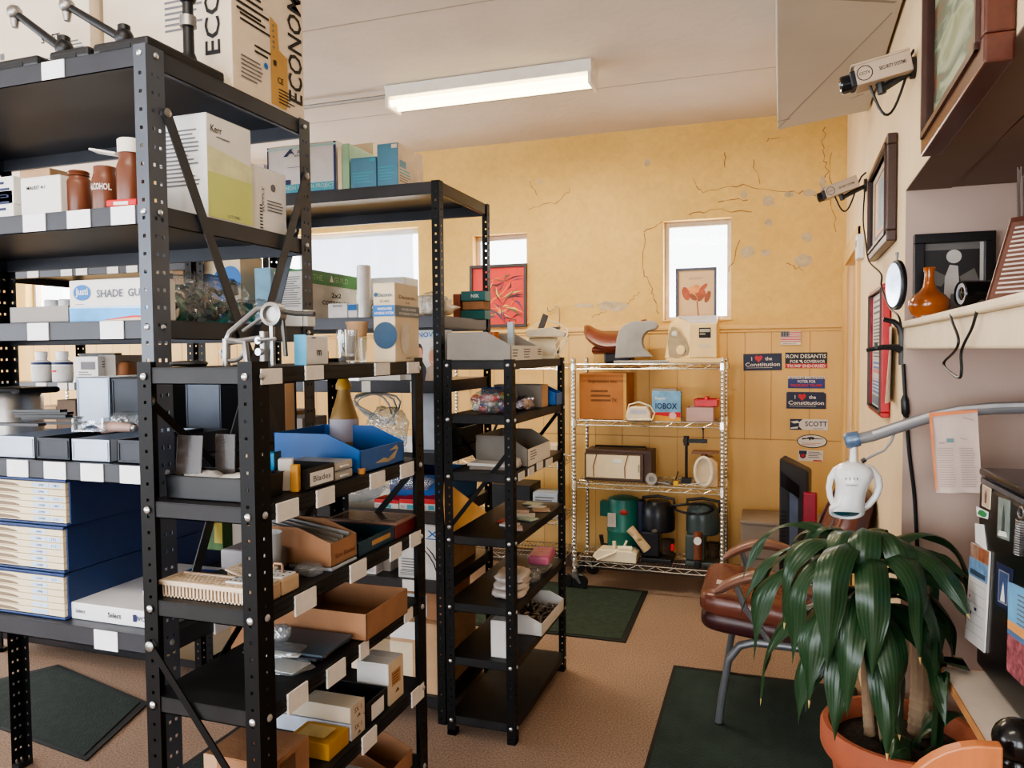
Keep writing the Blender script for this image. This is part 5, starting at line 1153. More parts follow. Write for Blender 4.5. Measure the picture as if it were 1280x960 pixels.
o = carton('carton', 'narrow pale blue-white box standing in the grey bin', 'box', CX1-.10, CX1-.075, CYf+.22, CYf+.245, z+.004, z+.16, mat('pale_blue_side', (182, 196, 204)), flaps=False)
t = MB().lathe([(.002, 0), (.024, 0), (.026, .01), (.026, .09), (.022, .1), (.022, .115), (.002, .115)], 18).build('pill_bottle', mat('orange_brown_plastic', (176, 96, 40), .3), loc=(CX0+.1, CYf+.3, z+.005), smooth=True); tag(t, 'orange-brown bottle standing in the large grey bin', 'bottle')
z = CZS[1]
bt = thing('toy_bag', 'clear bag of colourful plastic pieces on the second shelf', 'bag', (CX0+.15, CY0+.19, z+.001)); blob('bag_film', None, None, (0, 0, 0), .165, .24, .10, BAG, seed=61, parent=bt, n=34, crumple=.08)
for i in range(34):
    c = (random.uniform(-.062, .062), random.uniform(-.095, .09), random.uniform(.012, .07)); mb = MB().ball((0, 0, 0), (random.uniform(.012, .026), random.uniform(.012, .02), random.uniform(.01, .018)), 10)
    mb.build('plastic_piece', random.choice([mat('toy_orange', (222, 96, 40), .4), mat('toy_lime', (150, 170, 60), .4), mat('toy_teal', (40, 150, 150), .4), mat('toy_red', (190, 40, 50), .4), mat('toy_pink', (200, 90, 120), .4), WPLAS, mat('toy_violet', (90, 70, 140), .4)]), bt, loc=c, smooth=True)
blob('foil_bag', 'shiny silver foil bag at right on the second shelf', 'bag', (CX1-.07, CY0+.30, z+.001), .1, .16, .065, mat('silver_foil', (170, 164, 180), .22, .8, .3, 30, .8, 40), seed=62, n=34, crumple=.16)
carton('open_box', 'grey cardboard box with tan end on the second shelf', 'box', CX0+.04, CXs-.01, CYf+.45, CYf+.55, z, z+.10, GREYB, side=[('r', 0, 0, 1, 1, KRAFTL)], front=[('p', [(.3, .2), (.35, .5), (.5, .3), (.6, .5), (.7, .2), (.55, .25)], INKG)])
tray('bin', 'small bright blue bin at far end of the second shelf', 'bin', CX0+.06, CXs+.02, CYf+.585, CYf+.69, z, .095, BLUEP, t=.004, hf=.055)
tray('bin', 'second small blue bin, partly hidden behind black post', 'bin', CX0+.015, CX0+.12, CYf+.36, CYf+.44, z, .09, BLUEP, t=.004, hf=.05)
t = MB().lathe([(.002, 0), (.055, 0), (.058, .02), (.058, .07), (.05, .075), (.002, .075)], 26).build('green_roll', mat('sage_green_roll', (112, 132, 112), .7, 0, .1), loc=(DX1-.1, DY0_+.12, DZS[2]+.001), smooth=True); tag(t, 'sage green roll lying on dark rack beside the portrait carton', 'roll')
z = CZS[2]
Ya, Yc = CYf+.20, CYf+.53
tray('parts_bin', 'large grey cardboard hopper bin on the third shelf', 'bin', CX0+.05, CXs+.004, Ya, Yc, z, .125, GREYB, t=.003, hf=.072, inner=KRAFTD, items_side=[('r', 0, 0, 1, 1, WHITEC), ('l', .1, .8, .4, 4, .15, INKG)])
for i in range(2):
    o = MB().box(-.10, .08, -.045, .045, 0, .012).build('booklet_stack', [GREYC, WHITEC][i], loc=(CX0+.17-.01*i, CYf+.12+.004*i, z+.001+.0125*i), bevel=.001); o.rotation_euler.z = .1-.16*i; tag(o, ['lower grey booklet lying under the brace on third shelf', 'upper white booklet lying on the grey one'][i], 'booklet')
blob('plastic_bag', 'small white crumpled bag before the grey hopper bin', 'bag', (CX1-.05, CYf+.16, z+.001), .05, .06, .045, mat('white_film', (206, 206, 212), .4, 0, .1), seed=64, n=22, crumple=.15)
z = CZS[3]
ye = CYf+.045; EP = [at(a, b, y=ye) for a, b in ((550, 597), (561, 600), (607, 634), (567, 658), (556, 650))]; e0 = Vector((EP[3].x, ye, CZS[3]+.001)); dz_ = e0.z-min(p.z for p in EP)
o = MB().prism([(p.x-e0.x, p.z-e0.z+dz_) for p in EP], .004, Matrix.Rotation(PI/2, 4, 'X')).build('envelope', mat('manila_orange', (206, 148, 72), .7, 0, .06), loc=e0); o.rotation_euler = (-.12, 0, .0); tag(o, 'orange manila envelope leaning against the black rack brace', 'envelope')
for i in range(9):
    mb = MB(); w_ = random.uniform(.03, .05); mb.prism([(-w_, -.03), (w_, -.032), (w_*1.05, .03), (-w_, .028)], random.uniform(.006, .012))
    o = mb.build('sachet', [mat('pink_white_packet', (206, 176, 170), .5, 0, .4, 60), WHITEC, mat('red_packet', (186, 70, 64), .5, 0, .5, 50), mat('pale_green_packet', (176, 196, 180), .5, 0, .2, 40), WHITEC, mat('pink_white_packet', (206, 176, 170)), mat('tan_packet', (190, 160, 130), .6), WHITEC, mat('pale_green_packet', (176, 196, 180))][i], loc=(CX1-.055-.04*(i % 3), CYf+.15+.062*i*1.05, z+.001), rotz=random.uniform(-.4, .4), bevel=.002)
    tag(o, ['pink and white sachet nearest on the fourth shelf row', 'white sachet second in the fourth shelf row', 'red sachet third in the fourth shelf row', 'pale green sachet fourth in the row', 'white sachet in the middle of the fourth shelf row', 'pink and white sachet sixth in the row', 'tan sachet seventh in the row', 'white sachet eighth in the row', 'pale green sachet farthest on the fourth shelf'][i], 'sachet', 'sachets on the fourth shelf of the farther black rack')
z = CZS[4]
pk = MB().box(-.05, .05, -.085, .085, 0, .042).build('pink_packet', mat('pink_wrap', (206, 112, 144), .3, 0, .15, 16, .5, 30), loc=(CX1-.062, CYf+.57, z+.036), bevel=.012, rotz=.08); pk.rotation_euler.x = .03; tag(pk, 'shiny pink wrapped packet on the fifth shelf', 'packet')
blob('plastic_bag', 'pale pink-white bag beneath the pink packet', 'bag', (CX1-.06, CYf+.53, z+.001), .10, .17, .035, BAG, seed=71, n=26, crumple=.1)
for i in range(3):
    blob('glove_pack', ['lowest of three clear-wrapped white packs on fifth shelf', 'middle of three clear-wrapped white packs on fifth shelf', 'top of three clear-wrapped white packs on fifth shelf'][i], 'pack', (CX1-.075, CYf+.17+.012*i, z+.001+.028*i), .14, .2, .034, mat('wrapped_white_pack', (206, 196, 190), .3, 0, .15, 20, .4, 40), seed=72+i, n=28, crumple=.09, amp=.1, rot=.05*i)
blob('plastic_bag', 'clear bag of grey pieces between the packs and pink packet', 'bag', (CX1-.06, CYf+.36, z+.001), .1, .14, .05, BAG, seed=77, n=26, crumple=.12)
z = CZS[5]
ot = tray('open_box', 'white open-topped box of loose metal parts, sixth shelf', 'box', CX1-.16, CXs+.03, CYf+.30, CYf+.66, z, .085, WHITEC, t=.003, hf=.055, inner=KRAFTD)
mp_ = MB(); rnd = random.Random(5)
for i in range(120):
    c = Vector((CX1-.15+rnd.random()*.15, CYf+.315+rnd.random()*.325, z+.012+rnd.random()*.03)); a = Vector((rnd.uniform(-1, 1), rnd.uniform(-1, 1), rnd.uniform(-.3, .5))).normalized()*.014
    mp_.tube([c-a, c+a], .005, 6)
tag(mp_.build('metal_parts', mat('nickel_parts', (128, 120, 112), .3, .85, .2), smooth=True), 'heap of small loose metal parts in the white open box', 'metal parts', kind='stuff')
carton('carton', 'white upright box behind the front post on the sixth shelf', 'box', CX1-.115, CX1-.05, CYf+.03, CYf+.11, z, z+.15, WHITEC, side=[('l', .2, .9, .8, 9, .08, INKG)])
# ================================================================ ON THE WIRE RACK
vy = (VY0+VY1)/2
def vx(px, Y=None): return at(px, 500, y=Y or VY0+.05).x
z = VZ[0]
# saddle
sd = thing('saddle_seat', 'brown leather saddle seat lying on the wire rack top', 'saddle', (vx(757, vy), vy+.12, z+.001))
LEA = mat('brown_leather', (112, 58, 46), .32, 0, .12, 9, .1, 60)
def loft(rows, name, m, par, closed=True, smooth=True, **k):
    mb = MB(); n = len(rows[0]); mb.v = [tuple(p) for r in rows for p in r]
    for i in range(len(rows)-1):
        for j in range(n if closed else n-1):
            mb.f.append((i*n+j, i*n+(j+1) % n, (i+1)*n+(j+1) % n, (i+1)*n+j)); mb.m.append(0)
    mb.f.append(tuple(range(n-1, -1, -1))); mb.f.append(tuple(range((len(rows)-1)*n, len(rows)*n))); mb.m += [0, 0]
    return mb.build(name, m, par, smooth=smooth, **k)
rows = []
for i in range(15):
    t = i/14; x = -.17+.42*t
    zc = .235-.40*t+.42*t*t if t < .5 else .14+.13*(t-.5)**2*4
    wd = .05+.10*math.sin(PI*min(1, t*1.05))**.6; th = .045+.02*math.sin(PI*t)
    if t == 0: wd, th = .02, .02
    if t == 1: wd, th = .05, .02
    rows.append([Vector((x, wd*math.cos(a*PI/6), zc+th*math.sin(a*PI/6)-.03*math.cos(a*PI/6)**2)) for a in range(12)])
loft(rows, 'seat_cushion', LEA, sd)
rows = [[Vector((-.10+.24*i/6, (.09+.03*math.sin(PI*i/6))*math.cos(a*PI/6), .085+.028*math.sin(a*PI/6)-.0*i)) for a in range(12)] for i in range(7)]
loft(rows, 'lower_flap', LEA, sd)
MB().prism([(-.02, -.08), (.16, -.08), (.16, .08), (-.02, .08)], .07).build('mount_block', BPLAS, sd, bevel=.012)
# grey curved model
gm = thing('cast_model', 'grey cast curved sculpture shaped like a wave on wire rack', 'model', (vx(800), VY0+.085, z+.001))
GREYS = mat('grey_cast_stone', (150, 146, 142), .7, 0, .15, 8, .3, 40)
def prof(px, py): p = at(px, py, y=VY0+.09); return (p.x-gm.location.x, p.z-z)
pr = [(770, 448), (771, 436), (772, 424), (775, 414), (781, 407), (788, 403), (796, 401.5), (805, 402), (814, 401), (821, 403), (823, 408), (820, 412), (811, 414), (806, 418), (804, 424), (804, 430), (806, 436), (811, 441), (816, 446)]
MB().prism([prof(*p) for p in pr][::-1], .07, Matrix.Translation((0, .035, 0)) @ Matrix.Rotation(PI/2, 4, 'X')).build('wave_body', GREYS, gm, bevel=.006)
x0_, x1_ = prof(769, 450)[0], prof(838, 450)[0]
mb = MB(); mb.prism([(x0_, -.06), (x1_, -.06), (x1_-.01, .055), (x0_+.01, .06)], .018); mb.build('base_slab', GREYS, gm, bevel=.005)
# beige machine
bm_ = thing('polishing_machine', 'beige plastic polishing box with round side opening on wire rack', 'machine', (0, VY0+.03, z+.001))
BEI = mat('yellow_beige_plastic', (228, 196, 138), .45, 0, .05, 8)
xa, xb, xc = vx(829, VY0+.02), vx(868, VY0+.02), vx(896, VY0+.02)
def bz(py, Y=None): return at(860, py, y=Y or VY0+.03).z-z
mb = MB()
hx = bz(405); hm = bz(394)
mb.box(xa+.015, vx(903), 0, .26, 0, .03)
# main body : front panel section and slanted left flank
mb.add([(xb-.03, .0, .03), (xc-.0, .0, .03), (xc-.0, .0, hx), (xb-.03, .0, hx), (xa+.0, .17, .03), (xc, .25, .03), (xc, .2, hm), (xa+.05, .2, hm), (xa, .06, .03), (xa+.02, .10, hx)],
       [(0, 1, 2, 3), (1, 5, 6, 2), (5, 4, 7, 6), (3, 2, 6, 7), (0, 3, 9, 8), (8, 9, 7, 4), (3, 7, 9), (0, 8, 4, 5, 1)])
mb.build('machine_body', BEI, bm_, bevel=.006)
n_ = Vector((.06, xb-.03-xa, 0)).normalized()
uu = Vector((xb-.03-xa, -.06, 0)).normalized(); nn = Vector((-.06/1, -(xb-.03-xa), 0)).normalized()
cc = Vector(((xa+xb-.03)/2+.004, .03, hx*.5))+nn*.004
pts = [(-.7, -.75), (.1, -.8), (.85, -.6), (1, -.25), (.75, .15), (.3, .55), (-.1, .9), (-.5, .95), (-.75, .6), (-.85, 0)]
hw = (xb-.03-xa)*.5
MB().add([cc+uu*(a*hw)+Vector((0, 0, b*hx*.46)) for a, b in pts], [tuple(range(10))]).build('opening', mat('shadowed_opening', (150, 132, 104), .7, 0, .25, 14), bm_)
MB().lathe([(.016, 0), (.028, 0), (.03, .004), (.016, .006)], 18, Matrix.Translation(cc+uu*hw*.3+Vector((0, 0, -hx*.16))+nn*.001) @ nn.to_track_quat('Z', 'Y').to_matrix().to_4x4()).build('spindle', BEI, bm_, smooth=True)
MB().ball(cc+uu*(-hw*.2)+Vector((0, 0, hx*.25)), (.022, .006, .02), 12).build('inner_lamp', mat('lamp_grey', (206, 200, 188), .3), bm_, smooth=True)
MB().box(xb+.0, xc-.005, -.003, 0, .04, hx-.01).build('front_panel', BEI, bm_, bevel=.002)
decor(bm_, (xb, -.003, .04), (1, 0, 0), (0, 0, 1), xc-xb-.005, hx-.05, [('r', .2, .6, .75, .92, INK), ('r', .24, .78, .71, .88, mat('grey_print', (170, 160, 140), .6)), ('r', .24, .7, .5, .74, mat('grey_print', (170, 160, 140))), ('r', .2, .3, .7, .4, CREAMC)])
MB().add([(xb-.02, .01, hx+.003), (xc-.006, .01, hx+.003), (xc-.006, .19, hm+.003), (xa+.06, .19, hm+.003)], [(0, 1, 2, 3)]).build('top_window', mat('blueish_glass_top', (206, 212, 226), .12), bm_)
# wire hanger hook and keyboard device above C
kd = thing('desk_phone', 'beige desk device with dark upright handset and cable, beyond black rack', 'phone', (CX1-.055, CY1-.09, CZS[0]+.102)); kd.scale = (.55, .55, .6)
MB().prism([(-.17, 0), (.17, 0), (.17, .035), (.05, .075), (-.17, .055)], .16, Matrix.Translation((0, .08, 0)) @ Matrix.Rotation(PI/2, 4, 'X')).build('base', BEIGE, kd, bevel=.006)
MB().beam((-.06, -.02, .055), (-.01, -.02, .175), .05, .018, up=(0, 1, 0)).build('handset', mat('dark_brown_plastic', (70, 58, 52), .4), kd, bevel=.005)
MB().box(.04, .11, -.06, .02, .06, .078).build('keypad', mat('dark_brown_plastic', (70, 58, 52)), kd, bevel=.003)
MB().tube([(-.17, 0, .06), (-.1, .02, .11), (0, .03, .135), (.1, .03, .1), (.18, .0, .05), (.2, -.12, .0), (.14, -.16, -.08), (.1, -.165, -.15), (.15, -.17, -.13), (.22, -.17, -.02), (.16, -.17, .0), (.11, -.17, -.06), (.13, -.17, -.16)], .006, 8).build('cable', mat('cream_cable', (232, 220, 192), .5), kd, smooth=True)
hk = MB().tube([at(699, 424, y=WY-.02), at(699, 385, y=WY-.02), at(696, 382, y=WY-.02), at(688, 390, y=WY-.02), at(685, 389, y=WY-.02), at(684, 384, y=WY-.02)], .003, 6).build('hanging_hook', METAL, smooth=True); tag(hk, 'bent wire hook fixed to the yellow wall above the desk device', 'hook')

z = VZ[1]
CF('carton', 'big brown cardboard box with handwriting on the wire rack', 'box', 724, 783, 467, VY0+.04, z, .28, mat('orange_kraft', (170, 110, 62), .8, 0, .1, 10, .1, 60), front=[('t', .5, .82, .07, 'Impression kits', KRAFTD, .6), ('l', .25, .62, .7, 3, .1, KRAFTD), ('t', .75, .42, .08, 'TK', KRAFTD), ('r', .94, 0, 1, 1, TAPE)])
wv = thing('power_adapter', 'white rounded device with coiled cord before the cardboard box', 'device', (vx(799, VY0+.02), VY0+.02, z+.001))
MB().prism([(-.075, 0), (.075, 0), (.075, .05), (.05, .09), (-.05, .09), (-.075, .05)], .07, Matrix.Translation((0, .035, 0)) @ Matrix.Rotation(PI/2, 4, 'X')).build('case', BEIGE, wv, bevel=.008)
MB().box(-.05, .05, -.0365, -.035, .045, .07).build('printed_panel', mat('pale_violet_label', (186, 182, 196)), wv)
MB().tube([(-.08, -.01, .02), (-.06, -.02, .1), (.0, -.02, .118), (.07, -.02, .095), (.1, -.02, .05), (.085, -.03, .01), (.0, -.045, .008), (-.06, -.045, .008)], .005, 8).build('cord', mat('cream_cable', (232, 220, 192)), wv, smooth=True)
JB = CF('carton', 'blue and yellow printed carton lettered BOX on the wire rack', 'box', 815, 851, 489, VY0+.03, z, .06, mat('sky_print', (112, 160, 196), .5, 0, .25, 16), front=[('r', 0, 0, 1, .24, mat('golden_print', (210, 150, 50), .5)), ('p', [(0, .2), (1, .12), (1, .3), (0, .28)], RED), ('d', .72, .18, .12, mat('pale_pink_print', (216, 170, 170), .5)), ('t', .5, .5, .2, 'IOBOX', NAVY, .75), ('t', .3, .75, .1, 'Super', WHITEC, .4)], flaps=False)
MB().box(-.09, .06, -.01, .03, .175, .20).build('tape_strip', GREYP, JB)
tb = tray('plastic_tub', 'clear plastic tub under the red tray on the wire rack', 'tub', vx(858, VY0+.05), vx(892, VY0+.05), VY0+.04, VY0+.22, z, .085, clear_mat('pinkish_clear', (236, 206, 196), .4, .12, .2, .1), t=.004, toward='y', flare=.004)
blob('white_cloth', 'white folded cloth inside the clear tub', 'cloth', (vx(876, VY0+.1), VY0+.13, z+.006), .1, .12, .05, WHITEC, seed=80, n=20)
rt = tray('red_tray', 'bright red plastic tray sitting on the clear tub', 'tray', vx(868, VY0+.06), vx(897, VY0+.06), VY0+.05, VY0+.21, z+.09, .045, mat('bright_red_plastic', (206, 22, 36), .35), t=.004, toward='y', rim=.005)
MB().box(-.01, .01, -.06, .06, .02, .062).build('handle', mat('bright_red_plastic', (206, 22, 36)), rt, bevel=.003)

z = VZ[2]
ov = thing('slide_projector', 'brown and cream flat appliance standing tilted on wire rack', 'appliance', (vx(767, VY0+.08), VY0+.10, z+.001))
w_ = (vx(803, VY0+.06)-vx(729, VY0+.06))/2
DKB = mat('dark_brown_case', (84, 62, 52), .5, 0, .1)
MB().box(-w_, w_+.05, .0, .18, 0, .205).build('case', DKB, ov, bevel=.006)
mb = MB().box(-w_, w_, -.03, .0, .008, .185); mb.build('door_frame', DKB, ov, bevel=.004)
MB().box(-w_+.012, w_-.02, -.034, -.03, .025, .175).build('front_panel', mat('cream_panel', (226, 208, 174), .4, 0, .04), ov, bevel=.003)
MB().box(-.005, .055, -.0365, -.034, .125, .148).build('badge', WPLAS, ov); MB().box(w_-.032, w_-.026, -.04, -.034, .07, .12).build('door_pull', METAL, ov)
for x in (-.12, .085): MB().tube([(x-.01, -.036, .03), (x-.012, -.037, .10), (x+.01, -.036, .178), (x+.015, .02, .209)], .003, 6).build('cord', mat('brown_cord', (110, 76, 56), .5), ov, smooth=True)
MB().tube([(-w_+.05, .08, .205), (-w_+.05, .08, .22), (w_, .08, .22), (w_, .08, .205)], .006, 8).build('carry_handle', BPLAS, ov, smooth=True)
t = MB().lathe([(.018, 0), (.036, 0), (.038, .01), (.036, .03), (.018, .03), (.016, .015)], 22, Matrix.Rotation(PI/2, 4, 'X')).build('spool', GREYS, loc=(vx(815), VY0+.05, z+.039), smooth=True); tag(t, 'grey ring-shaped spool standing next to the brown appliance', 'spool')
t = thing('small_scraps', 'pile of small metal fittings with a yellow plug on wire rack', 'fittings', (vx(838), VY0+.07, z+.001))
rnd = random.Random(9)
for i in range(6):
    c = Vector((rnd.uniform(-.07, .06), rnd.uniform(-.04, .04), .01)); a = Vector((rnd.uniform(-1, 1), rnd.uniform(-1, 1), .1)).normalized()*rnd.uniform(.025, .045); MB().tube([c-a, c+a], [.01, .006], 8).build('fitting', METAL, t, smooth=True)
MB().box(.02, .05, -.04, -.01, 0, .028).build('plug', YELLOW, t, bevel=.004); MB().beam((.03, 0, .03), (.045, .01, .085), .005, .005).build('pin', INK, t)
cl = thing('clamp_stand', 'black iron clamp stand at right on the wire rack', 'clamp', (vx(858, vy), vy, z+.001))
MB().prism([(-.03, -.03), (.03, -.03), (.03, .03), (-.03, .03)], .03).tube([(0, 0, .02), (0, 0, .275)], .009, 10).build('column', BPLAS, cl, smooth=True)
mb = MB(); mb.box(-.02, .13, -.012, .012, .258, .282).lathe([(.002, .24), (.018, .24), (.018, .3), (.002, .3)], 14); mb.build('arm', BPLAS, cl); MB().tube([(.105, 0, .255), (.105, 0, .345)], .004, 8).ball((.105, 0, .35), .009, 8).build('screw', BPLAS, cl, smooth=True)
ds = thing('dial_scale', 'tan kitchen scale with oval dial at right end of wire rack', 'scale', (vx(880), VY0+.09, z+.001))
TAN = mat('tan_enamel', (196, 162, 120), .4, 0, .08)
MB().prism([(-.03, 0), (.085, 0), (.085, .15), (.045, .185), (-.0, .185), (-.03, .15)], .1, Matrix.Translation((0, .06, 0)) @ Matrix.Rotation(PI/2, 4, 'X')).build('scale_body', TAN, ds, bevel=.008)
MB().tube([(.0+.052*math.cos(a*PI/12), -.045, .095+.088*math.sin(a*PI/12)) for a in range(24)], .011, 8, closed=True).build('dial_rim', mat('cream_rim', (222, 210, 186), .4), ds, smooth=True)
MB().add([(.05*math.cos(a*PI/12), -.041, .095+.085*math.sin(a*PI/12)) for a in range(24)], [tuple(range(24))]).build('dial_face', mat('pale_dial', (206, 186, 152), .4), ds)
MB().box(-.075, .085, -.05, .06, .205, .218).lathe([(.02, .18), (.02, .206)], 12, cap=False).build('weigh_plate', mat('brown_plate', (120, 82, 60), .4), ds, bevel=.003)
MB().tube([(-.10, -.05, .01), (-.04, -.06, .02), (.02, -.06, .035)], .004, 6).build('pointer', METAL, ds, smooth=True)

z = VZ[3]
gc = thing('pump_motor', 'green cylindrical pump motor on the bottom wire shelf', 'motor', (vx(777, vy), vy+.06, z+.001))
GRN = mat('green_motor_paint', (14, 104, 92), .4, 0, .12, 8)
MB().lathe([(.002, .06), (.10, .06), (.108, .07), (.108, .15), (.112, .16), (.112, .17), (.108, .18), (.108, .34), (.10, .375), (.05, .39), (.002, .39)], 28).build('motor_body', GRN, gc, smooth=True)
MB().box(-.155, -.09, -.03, .04, .25, .35).build('terminal_box', GRN, gc, bevel=.004); MB().box(-.085, -.03, -.112, -.1, .2, .29).build('name_plate', mat('plate_grey', (176, 168, 160), .5), gc)
MB().lathe([(.002, 0), (.09, 0), (.1, .02), (.09, .06), (.002, .06)], 24).build('pump_foot', mat('navy_paint', (24, 36, 66), .45), gc, smooth=True)
MB().box(.085, .15, -.05, .05, .02, .37).build('side_housing', mat('navy_paint', (24, 36, 66)), gc, bevel=.02); MB().tube([(-.1, -.02, .05), (-.14, -.02, .06), (-.15, -.02, .12)], .014, 10).build('pipe', BPLAS, gc, smooth=True)
MB().ball((.02, -.105, .3), (.03, .008, .02), 10).build('logo_badge', mat('red_badge', (150, 40, 34), .4), gc, smooth=True)
t = thing('hose_fitting', 'tan plastic hose fitting leaning between green and black motors', 'fitting', (vx(797, VY0+.08), VY0+.08, z+.14)); MB().tube([(-.05, 0, .07), (-.01, -.01, .03), (.06, -.0, -.06)], [.03, .026, .03], 14).build('hose_body', mat('tan_fitting', (196, 170, 130), .5), t, smooth=True); MB().lathe([(.03, -.012), (.036, -.012), (.036, .012), (.03, .012)], 16, Matrix.Translation((.0, -.006, .02)) @ Matrix.Rotation(.7, 4, 'Y'), cap=False).build('clip_ring', mat('tan_fitting', (196, 170, 130)), t, smooth=True)
def vac(label, px, col, drum, extra):
    t = thing('trimmer_motor', label, 'motor', (vx(px, vy), vy, z+.001)); mm = mat(col[0], col[1], .35, 0, .15, 9)
    MB().lathe([(.002, .19), (.098, .19), (.106, .20), (.106, .28), (.1, .34), (.07, .38), (.002, .385)], 26).build('motor_drum', mm, t, smooth=True)
    MB().prism([(-.10, -.12), (.1, -.12), (.105, .08), (-.105, .08)], .03).build('foot_plate', mm, t, bevel=.008)
    MB().box(-.1, .02, -.1, .06, .03, .195).build('housing', mm, t, bevel=.012)
    MB().tube([(-.09, -.05, .385), (-.1, -.02, .4), (.0, -.02, .415), (.1, -.02, .4), (.11, -.02, .33)], .01, 8).build('power_cord', BPLAS, t, smooth=True)
    MB().lathe([(.001, .06), (.036, .06), (.044, .15), (.041, .15), (.034, .065), (.001, .065)], 18, Matrix.Translation((.07, -.08, .0)), cap=False).build('dust_cup', SMOKE, t, smooth=True)
    MB().lathe([(.001, .066), (.034, .066), (.038, .11), (.001, .11)], 16, Matrix.Translation((.07, -.08, .0))).build('dust', mat('tan_dust', (150, 110, 84), .9), t)
    extra(t)
def ex1(t):
    MB().box(.095, .115, -.125, -.1, .09, .13).build('red_switch', RED, t); MB().tube([(-.02, -.1, .2), (.0, -.12, .21)], .012, 8).build('lever', METAL, t, smooth=True)
def ex2(t):
    MB().tube([(-.02, -.115, .03), (-.02, -.115, .22)], .026, 12).build('handle_column', mat('rust_brown_column', (120, 66, 40), .5), t, smooth=True); MB().lathe([(.001, 0), (.024, 0), (.024, .012), (.001, .012)], 18, Matrix.Translation((-.02, -.14, .17)) @ Matrix.Rotation(PI/2, 4, 'X')).build('gauge', WPLAS, t, smooth=True)
    MB().tube([(-.06+.13*math.cos(a*.5), -.09+.03*math.sin(a*1.1), .36+.03*math.sin(a*.5)) for a in range(14)], .008, 8).build('looped_cord', BPLAS, t, smooth=True); MB().box(-.04, .0, -.17, -.13, 0, .05).build('front_foot', BPLAS, t, bevel=.006)
vac('black motor unit in the middle of the bottom wire shelf', 823, ('blue_black_paint', (20, 24, 34)), 1, ex1)
vac('grey-green motor unit with gauge at right of bottom wire shelf', 879, ('grey_green_paint', (62, 76, 76)), 1, ex2)
ps = thing('power_strip', 'cream boxy power unit tied with its own cord, bottom wire shelf', 'power unit', (vx(769, VY0+.06), VY0+.075, z+.001))
CRP = mat('cream_plastic', (232, 216, 184), .4, 0, .04)
MB().prism([(-.145, .03), (-.11, 0), (.14, 0), (.145, .06), (.12, .075), (-.1, .075)], .13, Matrix.Translation((0, .065, 0)) @ Matrix.Rotation(PI/2, 4, 'X')).build('case', CRP, ps, bevel=.006)
MB().tube([(-.11, -.072, .0085), (.0, -.07, .06), (.06, -.03, .1), (.075, -.02, .135)], .007, 8).build('cord', CRP, ps, smooth=True); MB().tube([(-.01, -.0, .075), (-.012, 0, .12)], .012, 8).build('plug', CRP, ps, smooth=True); MB().tube([(.02, -.04, .085), (.11, -.03, .085)], .018, 10).build('coil', CRP, ps, smooth=True)

# second wire rack odds and ends
zz = UZ[1]
carton('carton', 'cream carton on the half-hidden wire rack behind the black rack', 'box', UX1-.30, UX1-.03, VY0+.05, VY0+.25, zz, zz+.10, CREAMC)
carton('carton', 'pale box on bottom of the half-hidden wire rack', 'box', UX1-.20, UX1-.03, VY0+.05, VY0+.2, UZ[2], UZ[2]+.16, mat('blue_grey_card', (176, 188, 204)), front=[('l', .1, .8, .9, 6, .12, INKG)])
carton('carton', 'dark carton on bottom of the half-hidden wire rack, at left', 'box', UX1-.5, UX1-.22, VY0+.05, VY0+.3, UZ[2], UZ[2]+.2, DKMET)

# ================================================================ WALL STICKERS AND WINDOW PICTURES
STN = mat('sticker_navy', (24, 32, 66), .5, 0, .05); STW = mat('sticker_white', (220, 214, 206), .5, 0, .04); STR = mat('sticker_red', (196, 40, 50), .5, 0, .05); STK = mat('sticker_black', (26, 26, 32), .5, 0, .05)
def sticker(label, x0, y0, x1, y1, base, items, name='bumper_sticker', shape=None, cut=0, rot=0):
    Y = WY-.0075; a = at(x0, (y0+y1)/2, y=Y); b = at(x1, (y0+y1)/2, y=Y); zt_ = at((x0+x1)/2, y0, y=Y).z; zb_ = at((x0+x1)/2, y1, y=Y).z
    w, h = b.x-a.x, zt_-zb_
    T = thing(name, label, 'sticker', ((a.x+b.x)/2, Y, zb_))
    if shape == 'oval': P = [(w/2*math.cos(i*PI/16), h/2+h/2*math.sin(i*PI/16)) for i in range(32)]
    elif cut: P = [(-w/2, 0), (w/2, 0), (w/2, h-.012), (w/2-.016, h), (-w/2+.006, h), (-w/2, h-.006)]
    else: P = [(-w/2, 0), (w/2, 0), (w/2, h), (-w/2, h)]
    MB().prism(P, .0008, Matrix.Rotation(PI/2, 4, 'X')).build('sticker_sheet', base, T)
    decor(T, (-w/2, -.0008, 0), (1, 0, 0), (0, 0, 1), w, h, items, off=.0006)
    T.rotation_euler = (0, rot, 0)
    return T
def heart(cx, cy, r, asp):
    P = []
    for i in range(28):
        t = 2*PI*i/28; x = 16*math.sin(t)**3; y = 13*math.cos(t)-5*math.cos(2*t)-2*math.cos(3*t)-math.cos(4*t); P.append((cx+x/16*r*asp, cy+y/16*r))
    return ('p', P[::-1], STR)
def consti(label, x0, y0, x1, y1, cut, rot):
    sticker(label, x0, y0, x1, y1, STN, [('t', .22, .70, .22, 'I', STW), heart(.40, .71, .24, .42), ('t', .66, .70, .22, 'the', STW), ('t', .5, .36, .24, 'Constitution', STW, .9), ('r', .08, .15, .75, .17, STW)], cut=cut, rot=rot)
consti('navy I love the Constitution sticker, the one farthest left', 929.5, 442, 977.5, 463, 0, -.02)
consti('navy I love the Constitution sticker below the small blue one', 983, 490, 1032.5, 511, 1, .0)
fl = [('r', 0, 0, 1, 1, STW)]+[('r', 0, 1-(2*i+1)/13, 1, 1-(2*i)/13, STR) for i in range(7)]+[('r', 0, .46, .42, 1, STN)]
fl += [('d', .05+.08*(i % 5), .54+.11*(i//5), .022, STW) for i in range(20)]
